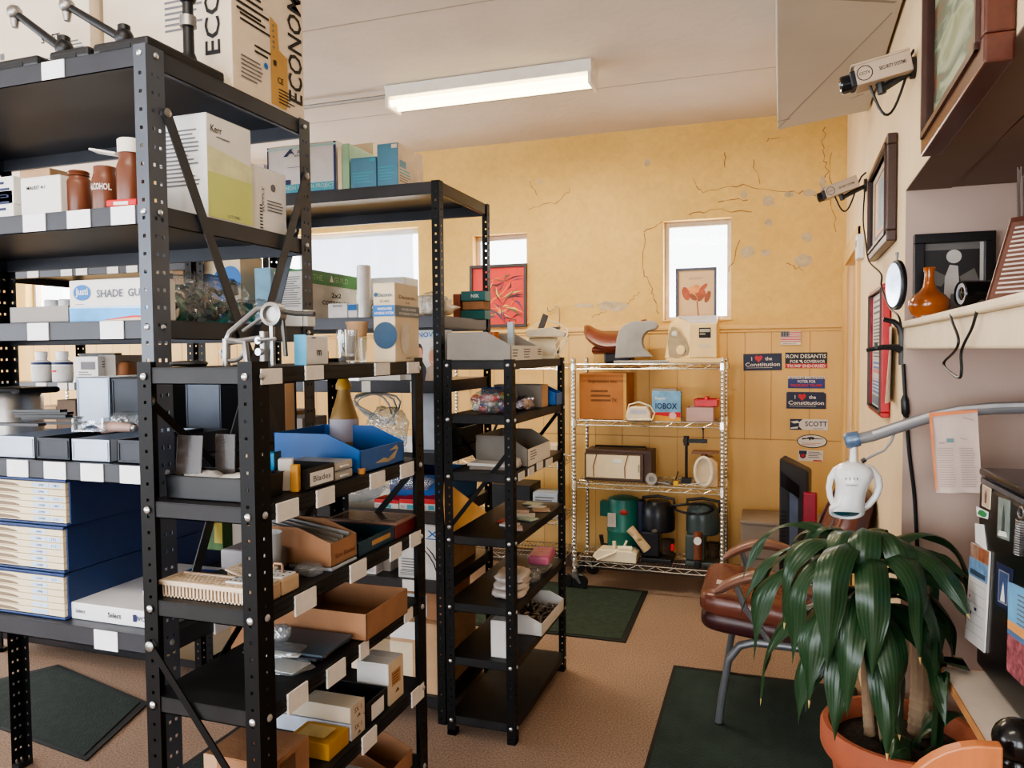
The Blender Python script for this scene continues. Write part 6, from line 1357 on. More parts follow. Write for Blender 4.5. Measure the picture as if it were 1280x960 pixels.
sticker('small American flag sticker, topmost on the yellow panelling', 976, 413, 1001, 431, STW, [(e[0], e[1], .2+.8*e[2], e[3], .2+.8*e[4], e[5]) if e[0] == 'r' else ('d', e[1], .2+.8*e[2], e[3], e[4]) for e in fl]+[('r', 0, 0, 1, .2, STW), ('l', .1, .1, .9, 1, .1, INKG)], name='flag_sticker')
sticker('black and red campaign sticker at top right of the group', 981.5, 440.5, 1034, 460, STK, [('t', .5, .76, .26, 'RON DESANTIS', STW, .95), ('t', .22, .42, .2, 'FOR', STW, .2), ('t', .7, .42, .2, 'GOVERNOR', STW, .5), ('p', [(.33, .5), (.4, .52), (.43, .3), (.38, .36)], STW), ('r', 0, 0, 1, .28, STR), ('t', .5, .13, .2, 'TRUMP ENDORSED', STW, .92)])
sticker('small blue campaign sticker between the two larger ones', 985, 470.5, 1031, 485.5, mat('sticker_blue', (38, 50, 116), .5), [('r', 0, .8, 1, 1, STW), ('t', .5, .88, .2, 'ANOTHER CHRISTIAN', STN, .95), ('t', .5, .58, .24, 'VOTER FOR', STW, .5), ('t', .5, .25, .22, 'PRESIDENT TRUMP', STR, .84)])
sticker('white SCOTT sticker with navy flag at its left end', 987.5, 524, 1035, 537.5, STW, [('p', [(0, 0), (.34, 0), (.24, .3), (.24, .7), (.34, 1), (0, 1)], STN), ('p', [(.02, .75), (.2, .85), (.26, .65), (.1, .58)], STW), ('p', [(.02, .2), (.22, .3), (.2, .12), (.02, .08)], STW), ('t', .69, .58, .48, 'SCOTT', STN, .58), ('l', .6, .14, .98, 1, .1, INKG)])
sticker('white oval sticker with a long rifle silhouette', 996, 543, 1034, 560, STW, [('p', [(.16, .72), (.34, .74), (.36, .78), (.46, .82), (.56, .8), (.58, .73), (.86, .7), (.86, .66), (.58, .66), (.52, .6), (.47, .66), (.44, .55), (.4, .56), (.41, .66), (.34, .66), (.18, .6)], STK), ('l', .18, .35, .82, 2, .1, mat('orange_print', (190, 120, 80), .6))]+[('p', [(.5+.5*math.cos(i*PI/16), .5+.5*math.sin(i*PI/16)), (.5+.5*math.cos((i+1)*PI/16), .5+.5*math.sin((i+1)*PI/16)), (.5+.47*math.cos((i+1)*PI/16), .5+.44*math.sin((i+1)*PI/16)), (.5+.47*math.cos(i*PI/16), .5+.44*math.sin(i*PI/16))], STK) for i in range(32)], shape='oval')
sticker('small white sticker with a round emblem, lowest of the group', 998, 563, 1029, 576.5, STW, [('r', .02, .62, .34, .96, STN), ('d', .18, .5, .26, STN), ('d', .18, .5, .16, STR), ('l', .4, .85, .95, 4, .16, INKG), ('r', .6, .02, .95, .12, STR)])

def framed(name, label, cat, A, Bx, zb, zt, Y, fm, fw, art, tilt=0, dep=.02):
    w, h = Bx-A, zt-zb; T = thing(name, label, cat, ((A+Bx)/2, Y, zb)); T.rotation_euler = (tilt, 0, 0)
    mb = MB(); mb.box(-w/2, w/2, -dep, 0, 0, fw).box(-w/2, w/2, -dep, 0, h-fw, h).box(-w/2, -w/2+fw, -dep, 0, fw, h-fw).box(w/2-fw, w/2, -dep, 0, fw, h-fw); mb.build('picture_frame', fm, T, bevel=.002)
    art(T, w-2*fw, h-2*fw, Vector((-w/2+fw, -.006, fw)))
    return T
def strokes(T, o, w, h, base, items):
    MB().box(o.x, o.x+w, o.y+.0004, o.y+.004, o.z, o.z+h).build('canvas', base, T); decor(T, o, (1, 0, 0), (0, 0, 1), w, h, items, off=.0006)
def art_red(T, w, h, o):
    rnd = random.Random(3); it = []
    cols = [mat('art_olive', (96, 92, 62), .5), mat('art_yellow', (224, 190, 96), .5), mat('art_violet', (92, 66, 96), .5), mat('art_orange', (230, 130, 60), .5), mat('art_dark', (70, 40, 44), .5)]
    for i in range(46):
        c0 = (rnd.choice([.55, .62, .3, .75]), rnd.choice([.75, .45, .3, .1])); a = rnd.uniform(0, 6.28); L = rnd.uniform(.15, .5); wd = rnd.uniform(.008, .022)
        b = (min(.99, max(.01, c0[0]+L*math.cos(a))), min(.99, max(.01, c0[1]+L*math.sin(a)))); nx, ny = -math.sin(a)*wd, math.cos(a)*wd; mid = ((c0[0]+b[0])/2+nx*2, (c0[1]+b[1])/2+ny*2)
        it.append(('p', [c0, (mid[0]+nx, mid[1]+ny), b, (mid[0]-nx, mid[1]-ny)], rnd.choice(cols)))
    strokes(T, o, w, h, mat('art_red', (214, 62, 52), .35, 0, .12, 6), it)
def art_flower(T, w, h, o):
    B_ = mat('art_brown', (150, 86, 58), .6); O_ = mat('art_peach', (226, 150, 88), .6, 0, .2, 30); D_ = mat('art_rust', (176, 90, 62), .6, 0, .2, 30); it = []
    it.append(('p', [(.55, .0), (.58, .0), (.54, .34), (.51, .34)], B_))
    for cx, cy, rx, ry, m_, an in ((.36, .54, .16, .10, O_, .3), (.62, .50, .15, .12, D_, -.2), (.5, .6, .12, .09, O_, 0), (.22, .5, .10, .16, D_, .5), (.82, .42, .07, .14, B_, -.5), (.7, .62, .14, .05, D_, .6), (.42, .42, .12, .06, B_, -.5), (.62, .40, .10, .06, B_, .6)):
        it.append(('p', [(cx+rx*math.cos(i*PI/8)*math.cos(an)-ry*math.sin(i*PI/8)*math.sin(an), cy+rx*math.cos(i*PI/8)*math.sin(an)+ry*math.sin(i*PI/8)*math.cos(an)) for i in range(16)], m_))
    it.append(('l', .3, .84, .8, 2, .03, mat('art_line', (176, 150, 120), .6)))
    strokes(T, o, w, h, mat('art_tan', (218, 184, 142), .6, 0, .05, 6), it)
FRB = mat('dark_grey_frame', (66, 60, 60), .45, 0, .1)
framed('framed_picture', 'framed red abstract picture leaning in the left small window', 'picture', wx(589, 370), wx(660, 370), 1.727, wz(625, 331), WY-.022, FRB, .022, art_red, tilt=-.03)
framed('framed_picture', 'framed tan flower print standing in the right small window', 'picture', wx(845, 370), wx(896, 370), 1.76, wz(870, 335), WY-.004, mat('slate_frame', (80, 84, 104), .45), .016, art_flower, tilt=-.0)
# ================================================================ RIGHT WALL
def wall_obj(name, label, cat, y, z, off=0.0):
    """empty on the right wall; local x runs along the wall away from the camera (+Y), local -y points into the room"""
    T = thing(name, label, cat, (RX(y)-off, y, z)); T.rotation_euler = (0, 0, PI/2-math.atan(.02)); return T
# local frame: rotz 90deg -> local x = +Y world, local y = -X world.  into the room = +y local
def frame_on_wall(name, label, y0, y1, z0, z1, fm, fw, dep, artf, tilt=0):
    T = wall_obj(name, label, 'picture', (y0+y1)/2, z0, .002); w, h = y1-y0, z1-z0
    mb = MB(); d = dep
    mb.box(-w/2, w/2, 0, d, 0, fw).box(-w/2, w/2, 0, d, h-fw, h).box(-w/2, -w/2+fw, 0, d, fw, h-fw).box(w/2-fw, w/2, 0, d, fw, h-fw); mb.build('picture_frame', fm, T, bevel=.004)
    mb = MB(); g = fw*.72; e = fw; d2 = d+.006
    mb.box(-w/2+g, w/2-g, d*.5, d2, g, e).box(-w/2+g, w/2-g, d*.5, d2, h-e, h-g).box(-w/2+g, -w/2+e, d*.5, d2, g, h-g).box(w/2-e, w/2-g, d*.5, d2, g, h-g); mb.build('frame_lip', mat('frame_lip_dark', (70, 44, 36), .35), T)
    artf(T, w-2*fw, h-2*fw, fw, w, d)
    return T
def wall_art(T, w, h, fw, W, d, base, items, mirror=True):
    MB().box(-W/2+fw, W/2-fw, .002, d*.55, fw, fw+h).build('canvas', base, T)
    # seen from the room, left is the far end (+x local) so run u towards -x
    decor(T, (W/2-fw, d*.55, fw), (-1, 0, 0), (0, 0, 1), w, h, items, off=.0008)
MAH = mat('mahogany_frame', (78, 38, 27), .3, 0, .15, 10, stretch=(1, 8, 8))
def oil_mat():
    mt = bpy.data.materials.new('oil_seascape'); mt.use_nodes = True; nt = mt.node_tree; N = nt.nodes; L = nt.links; b = N['Principled BSDF']
    tc = N.new('ShaderNodeTexCoord'); mp = N.new('ShaderNodeMapping'); mp.inputs['Rotation'].default_value = (0, -.6, 0); mp.inputs['Scale'].default_value = (1.5, 4, 5); L.new(tc.outputs['Object'], mp.inputs[0])
    n = N.new('ShaderNodeTexNoise'); n.inputs['Scale'].default_value = 2.2; n.inputs['Detail'].default_value = 6; n.inputs['Distortion'].default_value = .8; L.new(mp.outputs[0], n.inputs['Vector'])
    r = N.new('ShaderNodeValToRGB'); e = r.color_ramp.elements; e[0].position = .3; e[0].color = lin((74, 58, 46)); e[1].position = .72; e[1].color = lin((150, 136, 66))
    for p, c in ((.4, (120, 80, 50)), (.48, (66, 92, 74)), (.55, (152, 160, 132)), (.63, (104, 116, 74))):
        q = e.new(p); q.color = lin(c)
    L.new(n.outputs['Fac'], r.inputs['Fac']); L.new(r.outputs[0], b.inputs['Base Color']); b.inputs['Roughness'].default_value = .4
    return mt
OIL = oil_mat()
def yw(px, row=200, off=0.0): # Y of the right wall at a photo column
    k = at(px, row, y=1).x; return (.424-.02*WY-off)/(k-.02)
y_n, y_f = 1.62, 2.345
frame_on_wall('framed_painting', 'large oil painting in mahogany frame at upper right', yw(1224, 92, .05), yw(1147, 197, .05), at(1147, 197, y=yw(1147, 197, .05)).z, 2.72, MAH, .045, .042, lambda T, w, h, fw, W, d: wall_art(T, w, h, fw, W, d, OIL, []))
def art_cert(T, w, h, fw, W, d):
    wall_art(T, w, h, fw, W, d, mat('mat_board_brown', (110, 84, 66), .6), [('r', .04, .03, .96, .97, mat('ornate_grey', (176, 164, 148), .6, 0, .35, 60)), ('r', .14, .1, .86, .9, mat('dark_brown_mat', (70, 48, 40), .5)), ('r', .22, .14, .78, .86, mat('peach_mat', (222, 176, 132), .6)), ('r', .38, .18, .74, .84, mat('blue_grey_art', (126, 146, 160), .5, 0, .3, 12)), ('l', .2, .075, .8, 3, .022, INK)])
frame_on_wall('framed_certificate', 'narrow dark brown framed picture with ornate grey mount', yw(1107, 298, .034), yw(1084, 320, .034), at(1107, 301, y=yw(1107, 298, .034)).z, at(1107, 166, y=yw(1107, 298, .034)).z, mat('dark_walnut', (62, 42, 36), .35, 0, .1), .035, .03, art_cert)
def art_poster(T, w, h, fw, W, d):
    wall_art(T, w, h, fw, W, d, mat('poster_paper', (206, 204, 196), .4), [('l', .1, .94, .9, 3, .05, INKG), ('l', .1, .78, .9, 12, .03, INKG), ('r', .1, .34, .9, .42, mat('poster_blue', (90, 120, 170), .5)), ('l', .12, .41, .9, 2, .04, WHITEC), ('r', .1, .3, .9, .335, mat('poster_pink', (206, 130, 130), .5)), ('r', .08, .12, .92, .25, mat('poster_blue', (90, 120, 170))), ('r', .06, .02, .94, .1, mat('poster_slate', (110, 124, 140), .5, 0, .4, 40)), ('l', .1, .24, .9, 4, .03, WHITEC)])
ya_, yb_ = yw(1102, 430, .03), yw(1086, 430, .03)
frame_on_wall('framed_poster', 'red framed poster of small print beside the recess', ya_, yb_, at(1086, 510, y=yb_).z, at(1086, 366, y=yb_).z, mat('red_frame', (176, 30, 36), .35, 0, .06), .018, .028, art_poster)
# oval mirror
yc = yw(1121, 360, .05); T = wall_obj('oval_mirror', 'small oval mirror with dark back above red framed poster', 'mirror', yc, at(1117, 395, x=RX(yc)).z, .045); T.rotation_euler.z += .38
h_ = at(1117, 343, x=RX(yc)).z-at(1117, 395, x=RX(yc)).z
def ov_(w, h, off, n=28): return [(w/2*math.cos(2*PI*i/n), h/2+h/2*math.sin(2*PI*i/n)) for i in range(n)]
MB().prism(ov_(h_*.66, h_, 0), .012, Matrix.Translation((0, .012, 0)) @ Matrix.Rotation(PI/2, 4, 'X')).build('backing', BPLAS, T, bevel=.002)
MB().prism([(x*.88, h_*.06+y*.88) for x, y in ov_(h_*.66, h_, 0)], .004, Matrix.Translation((0, .0165, 0)) @ Matrix.Rotation(PI/2, 4, 'X')).build('glass', mat('mirror_glass', (196, 206, 222), .08, .6, .25, 30), T)
MB().tube([(0, .006, h_), (.004, .006, h_+.02), (-.004, .006, h_+.02), (0, .006, h_)], .003, 6).build('hanging_loop', METAL, T, smooth=True)
# white sheet with curled corner pinned on the wall
yc = yw(1117, 470); zt_ = at(1117, 408, x=RX(yc)).z; zb_ = at(1117, 502, x=RX(yc)).z
T = wall_obj('paper_notice', 'white paper sheet with curled edge pinned beside the poster', 'paper', yc, zb_, .004)
mb = MB(); n = 8; ww = .21
for i in range(n+1):
    u = i/n
    for j in (0, 1): mb.v.append((ww/2-ww*u, .002+.03*u**3*(1-j*.5), (zt_-zb_)*j))
for i in range(n): mb.f.append((2*i, 2*i+2, 2*i+3, 2*i+1)); mb.m.append(0)
mb.build('sheet', WHITEC, T, solid=.0006)
# thermostat
yc = yw(1079, 312); T = wall_obj('thermostat', 'small white thermostat box on wall near the door top', 'thermostat', yc, at(1079, 324, x=RX(yc)).z, .001)
MB().box(-.06, .06, 0, .03, 0, .115).build('cover', WPLAS, T, bevel=.004); MB().box(-.03, .03, .03, .032, .06, .09).build('dial_window', GREYP, T)
# wall bracket
yc = yw(1129, 430); zc = at(1126, 455, x=RX(yc)).z
T = thing('wall_bracket', 'black cast wall bracket with two arms at the recess edge', 'bracket', (RX(yc)-.001, yc+.02, zc))
def bpx(px, py): p = at(px, py, y=yc); return Vector((p.x-T.location.x, -.02, p.z-zc))
mb = MB(); mb.tube([bpx(1128, 456), bpx(1128, 405)], .011, 8); mb.build('back_plate', BPLAS, T, smooth=True)
mb = MB(); mb.tube([bpx(1128, 418), bpx(1125, 408), bpx(1117, 402), bpx(1104, 399)], [.012, .011, .008, .007], 8); mb.build('upper_arm', BPLAS, T, smooth=True)
mb = MB(); mb.tube([bpx(1127, 437), bpx(1118, 434), bpx(1104, 434), bpx(1083, 438)], [.014, .010, .008, .006], 8); mb.box(bpx(1095, 430).x-.004, bpx(1095, 430).x+.004, -.03, -.01, bpx(1095, 436).z, bpx(1095, 428).z); mb.build('lower_arm', BPLAS, T, smooth=True)

# security cameras
def sec_cam(label, tail, nose, yd, scale, wall_px):
    a = at(*tail, y=yd); b = at(*nose, y=yd); d = (b-a); Ln = d.length; d.normalize()
    T = thing('security_camera', label, 'camera', a)
    sd = Vector((0, 0, 1)).cross(d).normalized(); up = d.cross(sd)
    Mx = Matrix((d, sd, up)).transposed().to_4x4()
    w = .04*scale; hh = .052*scale
    G = mat('camera_grey', (176, 158, 138), .4, 0, .05)
    MB().box(0, Ln*.88, -w, w, -hh*.55, hh*.55, Mx).build('housing', G, T, bevel=.003)
    MB().box(-.0, Ln*.93, -w*1.08, w*1.08, hh*.5, hh*.62, Mx).build('sun_shield', G, T, bevel=.002)
    MB().box(Ln*.86, Ln*.97, -w*.8, w*.8, -hh*.5, hh*.35, Mx).build('front_block', BPLAS, T, bevel=.004)
    MB().lathe([(.001, 0), (w*.62, 0), (w*.62, .022*scale), (w*.5, .026*scale), (.001, .018*scale)], 18, Mx @ Matrix.Translation((Ln*.96, 0, -hh*.1)) @ Matrix.Rotation(PI/2, 4, 'Y')).build('lens', mat('lens_glass', (20, 22, 26), .08), T, smooth=True)
    cam_side = sd if sd.dot(-a) > 0 else -sd
    mb = MB(); o = d*(Ln*.42)+cam_side*(w+.0012)
    # lettering reads from the nose to the tail as seen by the room
    uu = d*-1; put_text(mb, 'SECURITY SYSTEMS', o+up*(.0)-d*.02*scale, uu, up, hh*.20, wide=Ln*.42)
    put_text(mb, 'CCTV', d*(Ln*.74)+cam_side*(w+.0012), uu, up, hh*.16, wide=.028*scale)
    mb.build('lettering', INK, T, recalc=False)
    ring = MB(); c = d*(Ln*.74)+cam_side*(w+.001); ring.tube([c+d*(.02*scale*math.cos(i*PI/10))+up*(.02*scale*math.sin(i*PI/10)) for i in range(20)], .0012, 5, closed=True); ring.build('logo_ring', INK, T)
    j = d*(Ln*.5)-up*(hh*.9)
    wp = Vector((RX(yd)-a.x, 0, j.z+.05))
    mb = MB(); mb.tube([j, wp], .011*scale, 8); mb.build('mount_arm', BPLAS, T, smooth=True)
    MB().tube([d*(Ln*.5)-up*hh*.5, j-up*.012], .012*scale, 8).build('swivel', BPLAS, T, smooth=True)
    MB().lathe([(.001, 0), (.03, 0), (.03, .012), (.001, .014)], 14, Matrix.Translation(wp) @ Matrix.Rotation(-PI/2, 4, 'Y')).build('wall_plate', BPLAS, T, smooth=True)
    # drooping cable
    p0 = d*(Ln*.66)-up*hh*.5; p1 = d*(Ln*.06)-up*hh*.4
    MB().tube([p0.lerp(p1, t)-Vector((0, 0, math.sin(PI*t)*.10*scale)) for t in [i/12 for i in range(13)]], .004, 6).build('cable', BPLAS, T, smooth=True)
    MB().tube([p1, Vector(((p1.x+wp.x)/2, .02, p1.z+.05)), Vector((wp.x, .03, p1.z+.07))], .004, 6).build('cable', BPLAS, T, smooth=True)
    return T
sec_cam('grey security camera nearest the camera, below the ceiling duct', (1137, 80), (1059, 103), 2.42, 1.0, 1150)
sec_cam('farther grey security camera above the door', (1072, 228), (1026, 245), 3.9, .9, 1083)
# cables down the wall
def wire(name, label, pts, r=.0035, m=None):
    P = []
    for px, py, Y in pts: P.append(at(px, py, y=Y))
    Q = []
    for i in range(len(P)-1):
        p0 = P[max(0, i-1)]; p1 = P[i]; p2 = P[i+1]; p3 = P[min(len(P)-1, i+2)]
        for k in range(6):
            t = k/6; Q.append(.5*((2*p1)+(p2-p0)*t+(2*p0-5*p1+4*p2-p3)*t*t+(3*p1-p0-3*p2+p3)*t**3))
    Q.append(P[-1]); o = MB().tube(Q, r, 6).build(name, m or BPLAS, smooth=True); return tag(o, label, 'cable')
wire('cable', 'thin black cable running down the wall from the far security camera', [(1081, 236, yw(1081, 236, .05)), (1079, 275, yw(1079, 275, .05)), (1082, 300, yw(1082, 300, .05)), (1086, 326, yw(1086, 326, .05)), (1101, 342, yw(1101, 342, .05)), (1102, 358, yw(1102, 358, .05)), (1112, 384, yw(1112, 384, .04)), (1123, 395, yw(1123, 395, .03)), (1127, 410, yw(1127, 410, .02))], .003)
wire('cable', 'black power cable hanging down the recess wall behind plant', [(1129, 455, 2.572), (1131, 490, 2.572), (1133, 520, 2.572), (1137, 570, 2.572), (1143, 620, 2.572), (1147, 690, 2.572), (1153, 750, 2.572), (1157, 800, 2.572)], .006)
o = MB().tube([at(1131, 494, y=2.572), at(1131, 500, y=2.572), at(1132, 516, y=2.572), at(1132, 521, y=2.572)], [.006, .012, .012, .006], 10).build('inline_switch', BPLAS, smooth=True); tag(o, 'black inline switch on the hanging power cable', 'switch')

# ---------------------------------------------------------------- on the mantle
MZ = 1.6305
def art_bw(T, w, h, o):
    G = mat('bw_pale', (176, 170, 164), .5); Dk = mat('bw_mid', (96, 92, 88), .5)
    strokes(T, o, w, h, mat('bw_dark', (34, 32, 32), .35), [('r', 0, .9, 1, 1, Dk), ('r', .94, 0, 1, 1, G), ('p', [(.02, .52), (.2, .6), (.42, .5), (.3, .36), (.05, .42)], Dk), ('p', [(.34, .1), (.36, .5), (.44, .68), (.58, .66), (.6, .4), (.66, .1)], G), ('d', .51, .8, .10, G), ('p', [(.6, .5), (.85, .62), (.95, .4), (.7, .3)], Dk), ('p', [(.42, .0), (.46, .25), (.56, .25), (.62, 0)], Dk)])
yP = 2.55
framed('framed_photo', 'black framed black-and-white figure photograph on the mantle', 'picture', at(1142, 350, y=yP).x, at(1244, 350, y=yP).x, MZ, at(1190, 291, y=yP).z, yP+.012, mat('black_frame', (22, 20, 22), .3), .028, art_bw, tilt=-.03, dep=.024)
p = at(1161, 390, y=2.43)
gv = thing('gourd_vase', 'polished orange-brown wooden gourd vase on the mantle', 'vase', (p.x, 2.43, MZ+.001))
WOODO = mat('polished_orange_wood', (168, 88, 30), .18, 0, .2, 5, coat=.6, stretch=(1, 1, 4))
MB().lathe([(.002, 0), (.03, 0), (.034, .004), (.046, .018), (.053, .036), (.052, .052), (.042, .066), (.027, .076), (.018, .088), (.013, .105), (.0125, .13), (.016, .145), (.0125, .145), (.01, .13), (.002, .12)], 30).build('vase_body', WOODO, gv, smooth=True)
p = at(1226, 352, y=2.25); q = at(1198, 352, y=2.25)
bc = thing('bullet_camera', 'black cylindrical camera lying on the mantle by the photograph', 'camera', (p.x, 2.22, MZ+.001))
dr = Vector((-1, -.25, -.0)).normalized(); Mx = Matrix.Translation((0, 0, .055)) @ dr.to_track_quat('Z', 'Y').to_matrix().to_4x4()
MB().lathe([(.002, -.075), (.030, -.075), (.033, -.07), (.033, .055), (.03, .058), (.028, .05), (.002, .05)], 26, Mx).build('barrel', mat('gloss_black', (14, 14, 16), .2), bc, smooth=True)
MB().lathe([(.017, .0505), (.027, .0505), (.027, .054), (.017, .054)], 22, Mx, cap=False).build('lens_ring', mat('silver_ring', (190, 196, 206), .25, .5), bc, smooth=True)
MB().lathe([(.001, .051), (.017, .051), (.012, .053), (.001, .054)], 20, Mx).build('lens', mat('lens_glass', (20, 22, 26), .08), bc, smooth=True)
mb = MB(); mb.tube([(0, 0, .022), (.01, .0, .008), (-.05, -.01, .006)], .012, 8); mb.build('mount_foot', BPLAS, bc, smooth=True)
MB().tube([(.07, .02, .06), (.075, .02, .135)], .006, 8).build('antenna', BPLAS, bc, smooth=True)
for i, pts in enumerate([[(1214, 372, 2.20), (1204, 380, 2.17), (1190, 385, 2.12), (1188, 400, 1.99), (1197, 422, 1.98), (1192, 440, 1.98), (1180, 455, 1.98), (1188, 466, 1.98), (1199, 472, 1.98)], [(1228, 372, 2.12), (1222, 378, 1.98), (1218, 395, 1.95), (1205, 425, 1.95), (1203, 445, 1.95), (1202, 460, 1.96), (1199, 472, 1.98)]]):
    pass
mX = RX(2.0)-.018
def wireX(label, pts, r=.0028):
    P = [at(a, b, x=mX) if X is None else Vector((X, at(a, b, x=X).y, MZ+.005)) for a, b, X in pts]; Q = []
    for i in range(len(P)-1):
        p0 = P[max(0, i-1)]; p1 = P[i]; p2 = P[i+1]; p3 = P[min(len(P)-1, i+2)]
        for k in range(6):
            t = k/6; Q.append(.5*((2*p1)+(p2-p0)*t+(2*p0-5*p1+4*p2-p3)*t*t+(3*p1-p0-3*p2+p3)*t**3))
    Q.append(P[-1]); return tag(MB().tube(Q, r, 6).build('cable', BPLAS, smooth=True), label, 'cable')
wireX('thin black cable dangling in a loop over the mantle edge', [(1206, 379, mX+.06), (1190, 383, mX+.02), (1189, 398, None), (1198, 423, None), (1194, 438, None), (1180, 453, None), (1185, 463, None), (1199, 472, None), (1202, 462, None), (1202, 438, None), (1215, 410, None), (1221, 390, None), (1226, 374, mX+.02), (1240, 366, mX+.06)])
pl = thing('plaque', 'brown wooden plaque with lettered metal plate leaning on mantle', 'plaque', (RX(1.75)+.06, 1.80, MZ+.001), .0)
pa = Vector((at(1233, 373, y=2.0).x, 2.0, MZ+.004)); 
pl.location = pa; nrm = Vector((-.62, -.55, .0)).normalized()
uu = Vector((.30, -.34, 0)).normalized(); vv = (Vector((0, 0, 1))*.93+Vector((.28, .22, 0))).normalized(); nn = uu.cross(vv).normalized()
Mp = Matrix((uu, vv, nn)).transposed().to_4x4()
MB().box(-.01, .13, .0, .23, -.018, 0, Mp).build('board', MAH, pl, bevel=.003)
MB().box(.0, .12, .02, .215, 0, .002, Mp).build('plate', mat('bronze_plate', (120, 86, 74), .3, .4, .15, 20), pl)
decor(pl, Mp @ Vector((.0, .02, .002)), uu, vv, .12, .195, [('l', .1, .92, .9, 15, .058, mat('pale_engraving', (206, 190, 180), .5))], off=.001)
st = MB(); rnd = random.Random(2)
for i in range(26):
    a = rnd.uniform(0, 6.28); r_ = rnd.uniform(0, .022); st.tube([(r_*math.cos(a), r_*math.sin(a), 0), (r_*1.6*math.cos(a), r_*1.6*math.sin(a), .15+rnd.uniform(0, .05))], .0022, 4)
o = st.build('dried_stems', mat('grey_dried_stem', (112, 98, 90), .9), loc=(at(1279, 300, y=2.0).x+.03, 2.06, MZ+.125)); tag(o, 'tuft of dried grey stems behind the plaque', 'dried stems', kind='stuff')
o.location.z = MZ+.001; o.scale = (1, 1, 1.7)
o = MB().box(-.05, .05, -.02, .03, 0, .006).build('coin_tray', METAL, loc=(RX(2.3)+.06, 2.30, MZ+.001)); tag(o, 'small flat metal piece lying beside the gourd vase', 'metal piece')

# ---------------------------------------------------------------- lamp on its long curved arm
ly = 2.40
wl = thing('dental_lamp', 'white dental lamp head hanging on a long grey curved arm', 'lamp', at(1067, 552, y=ly))
def lp(px, py, dy=0): p = at(px, py, y=ly+dy); return p-wl.location
ARM = mat('grey_lamp_arm', (128, 128, 130), .4, .1, .06)
arm = [lp(1062, 551), lp(1090, 545), lp(1120, 535), lp(1160, 522), lp(1200, 514), lp(1240, 510.5), lp(1290, 509), lp(1360, 511), lp(1400, 530), lp(1410, 600), lp(1412, 1000)]
MB().tube(arm, .0165, 12).build('arm', ARM, wl, smooth=True)
MB().tube([p+Vector((0, -.0135, .008)) for p in arm[1:8]], .006, 8).build('arm_channel', mat('pale_channel', (190, 190, 190), .4), wl, smooth=True)
MB().tube([lp(1056, 552), lp(1060, 551), lp(1074, 548)], [.018, .024, .022], 14).build('joint_cover', mat('blue_film_joint', (90, 112, 140), .25, .2, .3, 40), wl, smooth=True)
MB().tube([lp(1067, 556), lp(1067, 578)], [.009, .011], 12).build('stem', WPLAS, wl, smooth=True)
MB().tube([lp(1079, 576), lp(1090, 570), lp(1105, 563), lp(1114, 552), lp(1118, 541)], .0035, 8).build('cable', ARM, wl, smooth=True)
MB().tube([lp(1077, 577), lp(1082, 574)], .007, 8).build('cable_plug', BPLAS, wl, smooth=True)
# head : lofted body narrowing to the light mouth, with two loop handles
WH = mat('gloss_white_head', (228, 228, 228), .25, 0, .03, coat=.3)
rows = []
for (py, hw_, dp, cx_) in ((577, 6, .02, 1067), (580, 13, .035, 1067), (584, 19, .045, 1067), (590, 21.5, .052, 1066.5), (597, 20.5, .056, 1066), (604, 18, .055, 1065), (612, 16.5, .053, 1063.5), (622, 16, .052, 1062), (631, 17.5, .052, 1060), (637, 19, .05, 1059), (641, 18.5, .047, 1059)):
    c = lp(cx_, py); r_ = hw_*ly/957
    rows.append([c+Vector((r_*math.copysign(abs(math.cos(a*PI/10))**.8, math.cos(a*PI/10)), -dp*math.copysign(abs(math.sin(a*PI/10))**.8, math.sin(a*PI/10)), .012*max(0, math.sin(a*PI/10))*max(0, py-630)/11)) for a in range(20)])
loft(rows, 'lamp_head', WH, wl)
MB().tube([lp(1079, 583), lp(1090, 588), lp(1097, 597), lp(1099, 608), lp(1095, 620), lp(1086, 631), lp(1074, 639)], [.012, .0125, .0115, .0105, .0095, .009, .009], 10).build('loop_handle', WH, wl, smooth=True)
MB().tube([lp(1055, 583), lp(1045, 588), lp(1038.5, 597), lp(1036, 609), lp(1037.5, 621), lp(1042, 631), lp(1048, 639)], [.012, .0115, .0095, .0085, .008, .008, .008], 10).build('loop_handle', WH, wl, smooth=True)
Mm = Matrix.Translation(lp(1058, 639.5, -.02)) @ Matrix.Rotation(-.75, 4, 'X') @ Matrix.Diagonal((1, .8, 1, 1))
MB().lathe([(.001, .01), (.046, .01), (.047, -.004), (.040, -.006), (.037, .0), (.001, .0)], 24, Mm).build('mouth_rim', WH, wl, smooth=True)
MB().lathe([(.001, -.0005), (.036, -.0005), (.030, -.003), (.001, -.0035)], 22, Mm).build('light_lens', mat('teal_lens', (30, 84, 96), .12), wl, smooth=True)
mb = MB()
for i, px in enumerate((1055, 1060, 1065, 1069)): mb.box(lp(px, 594).x-.0012, lp(px, 594).x+.0012, -.0605, -.0585, lp(px, 596).z, lp(px, 593).z)
mb.build('indicator_marks', INKG, wl)
mb = MB(); put_text(mb, 'zoom!', lp(1062, 602)+Vector((0, -.0615, 0)), (1, 0, 0), (0, 0, 1), .006, wide=.03); mb.build('lettering', INKG, wl, recalc=False)
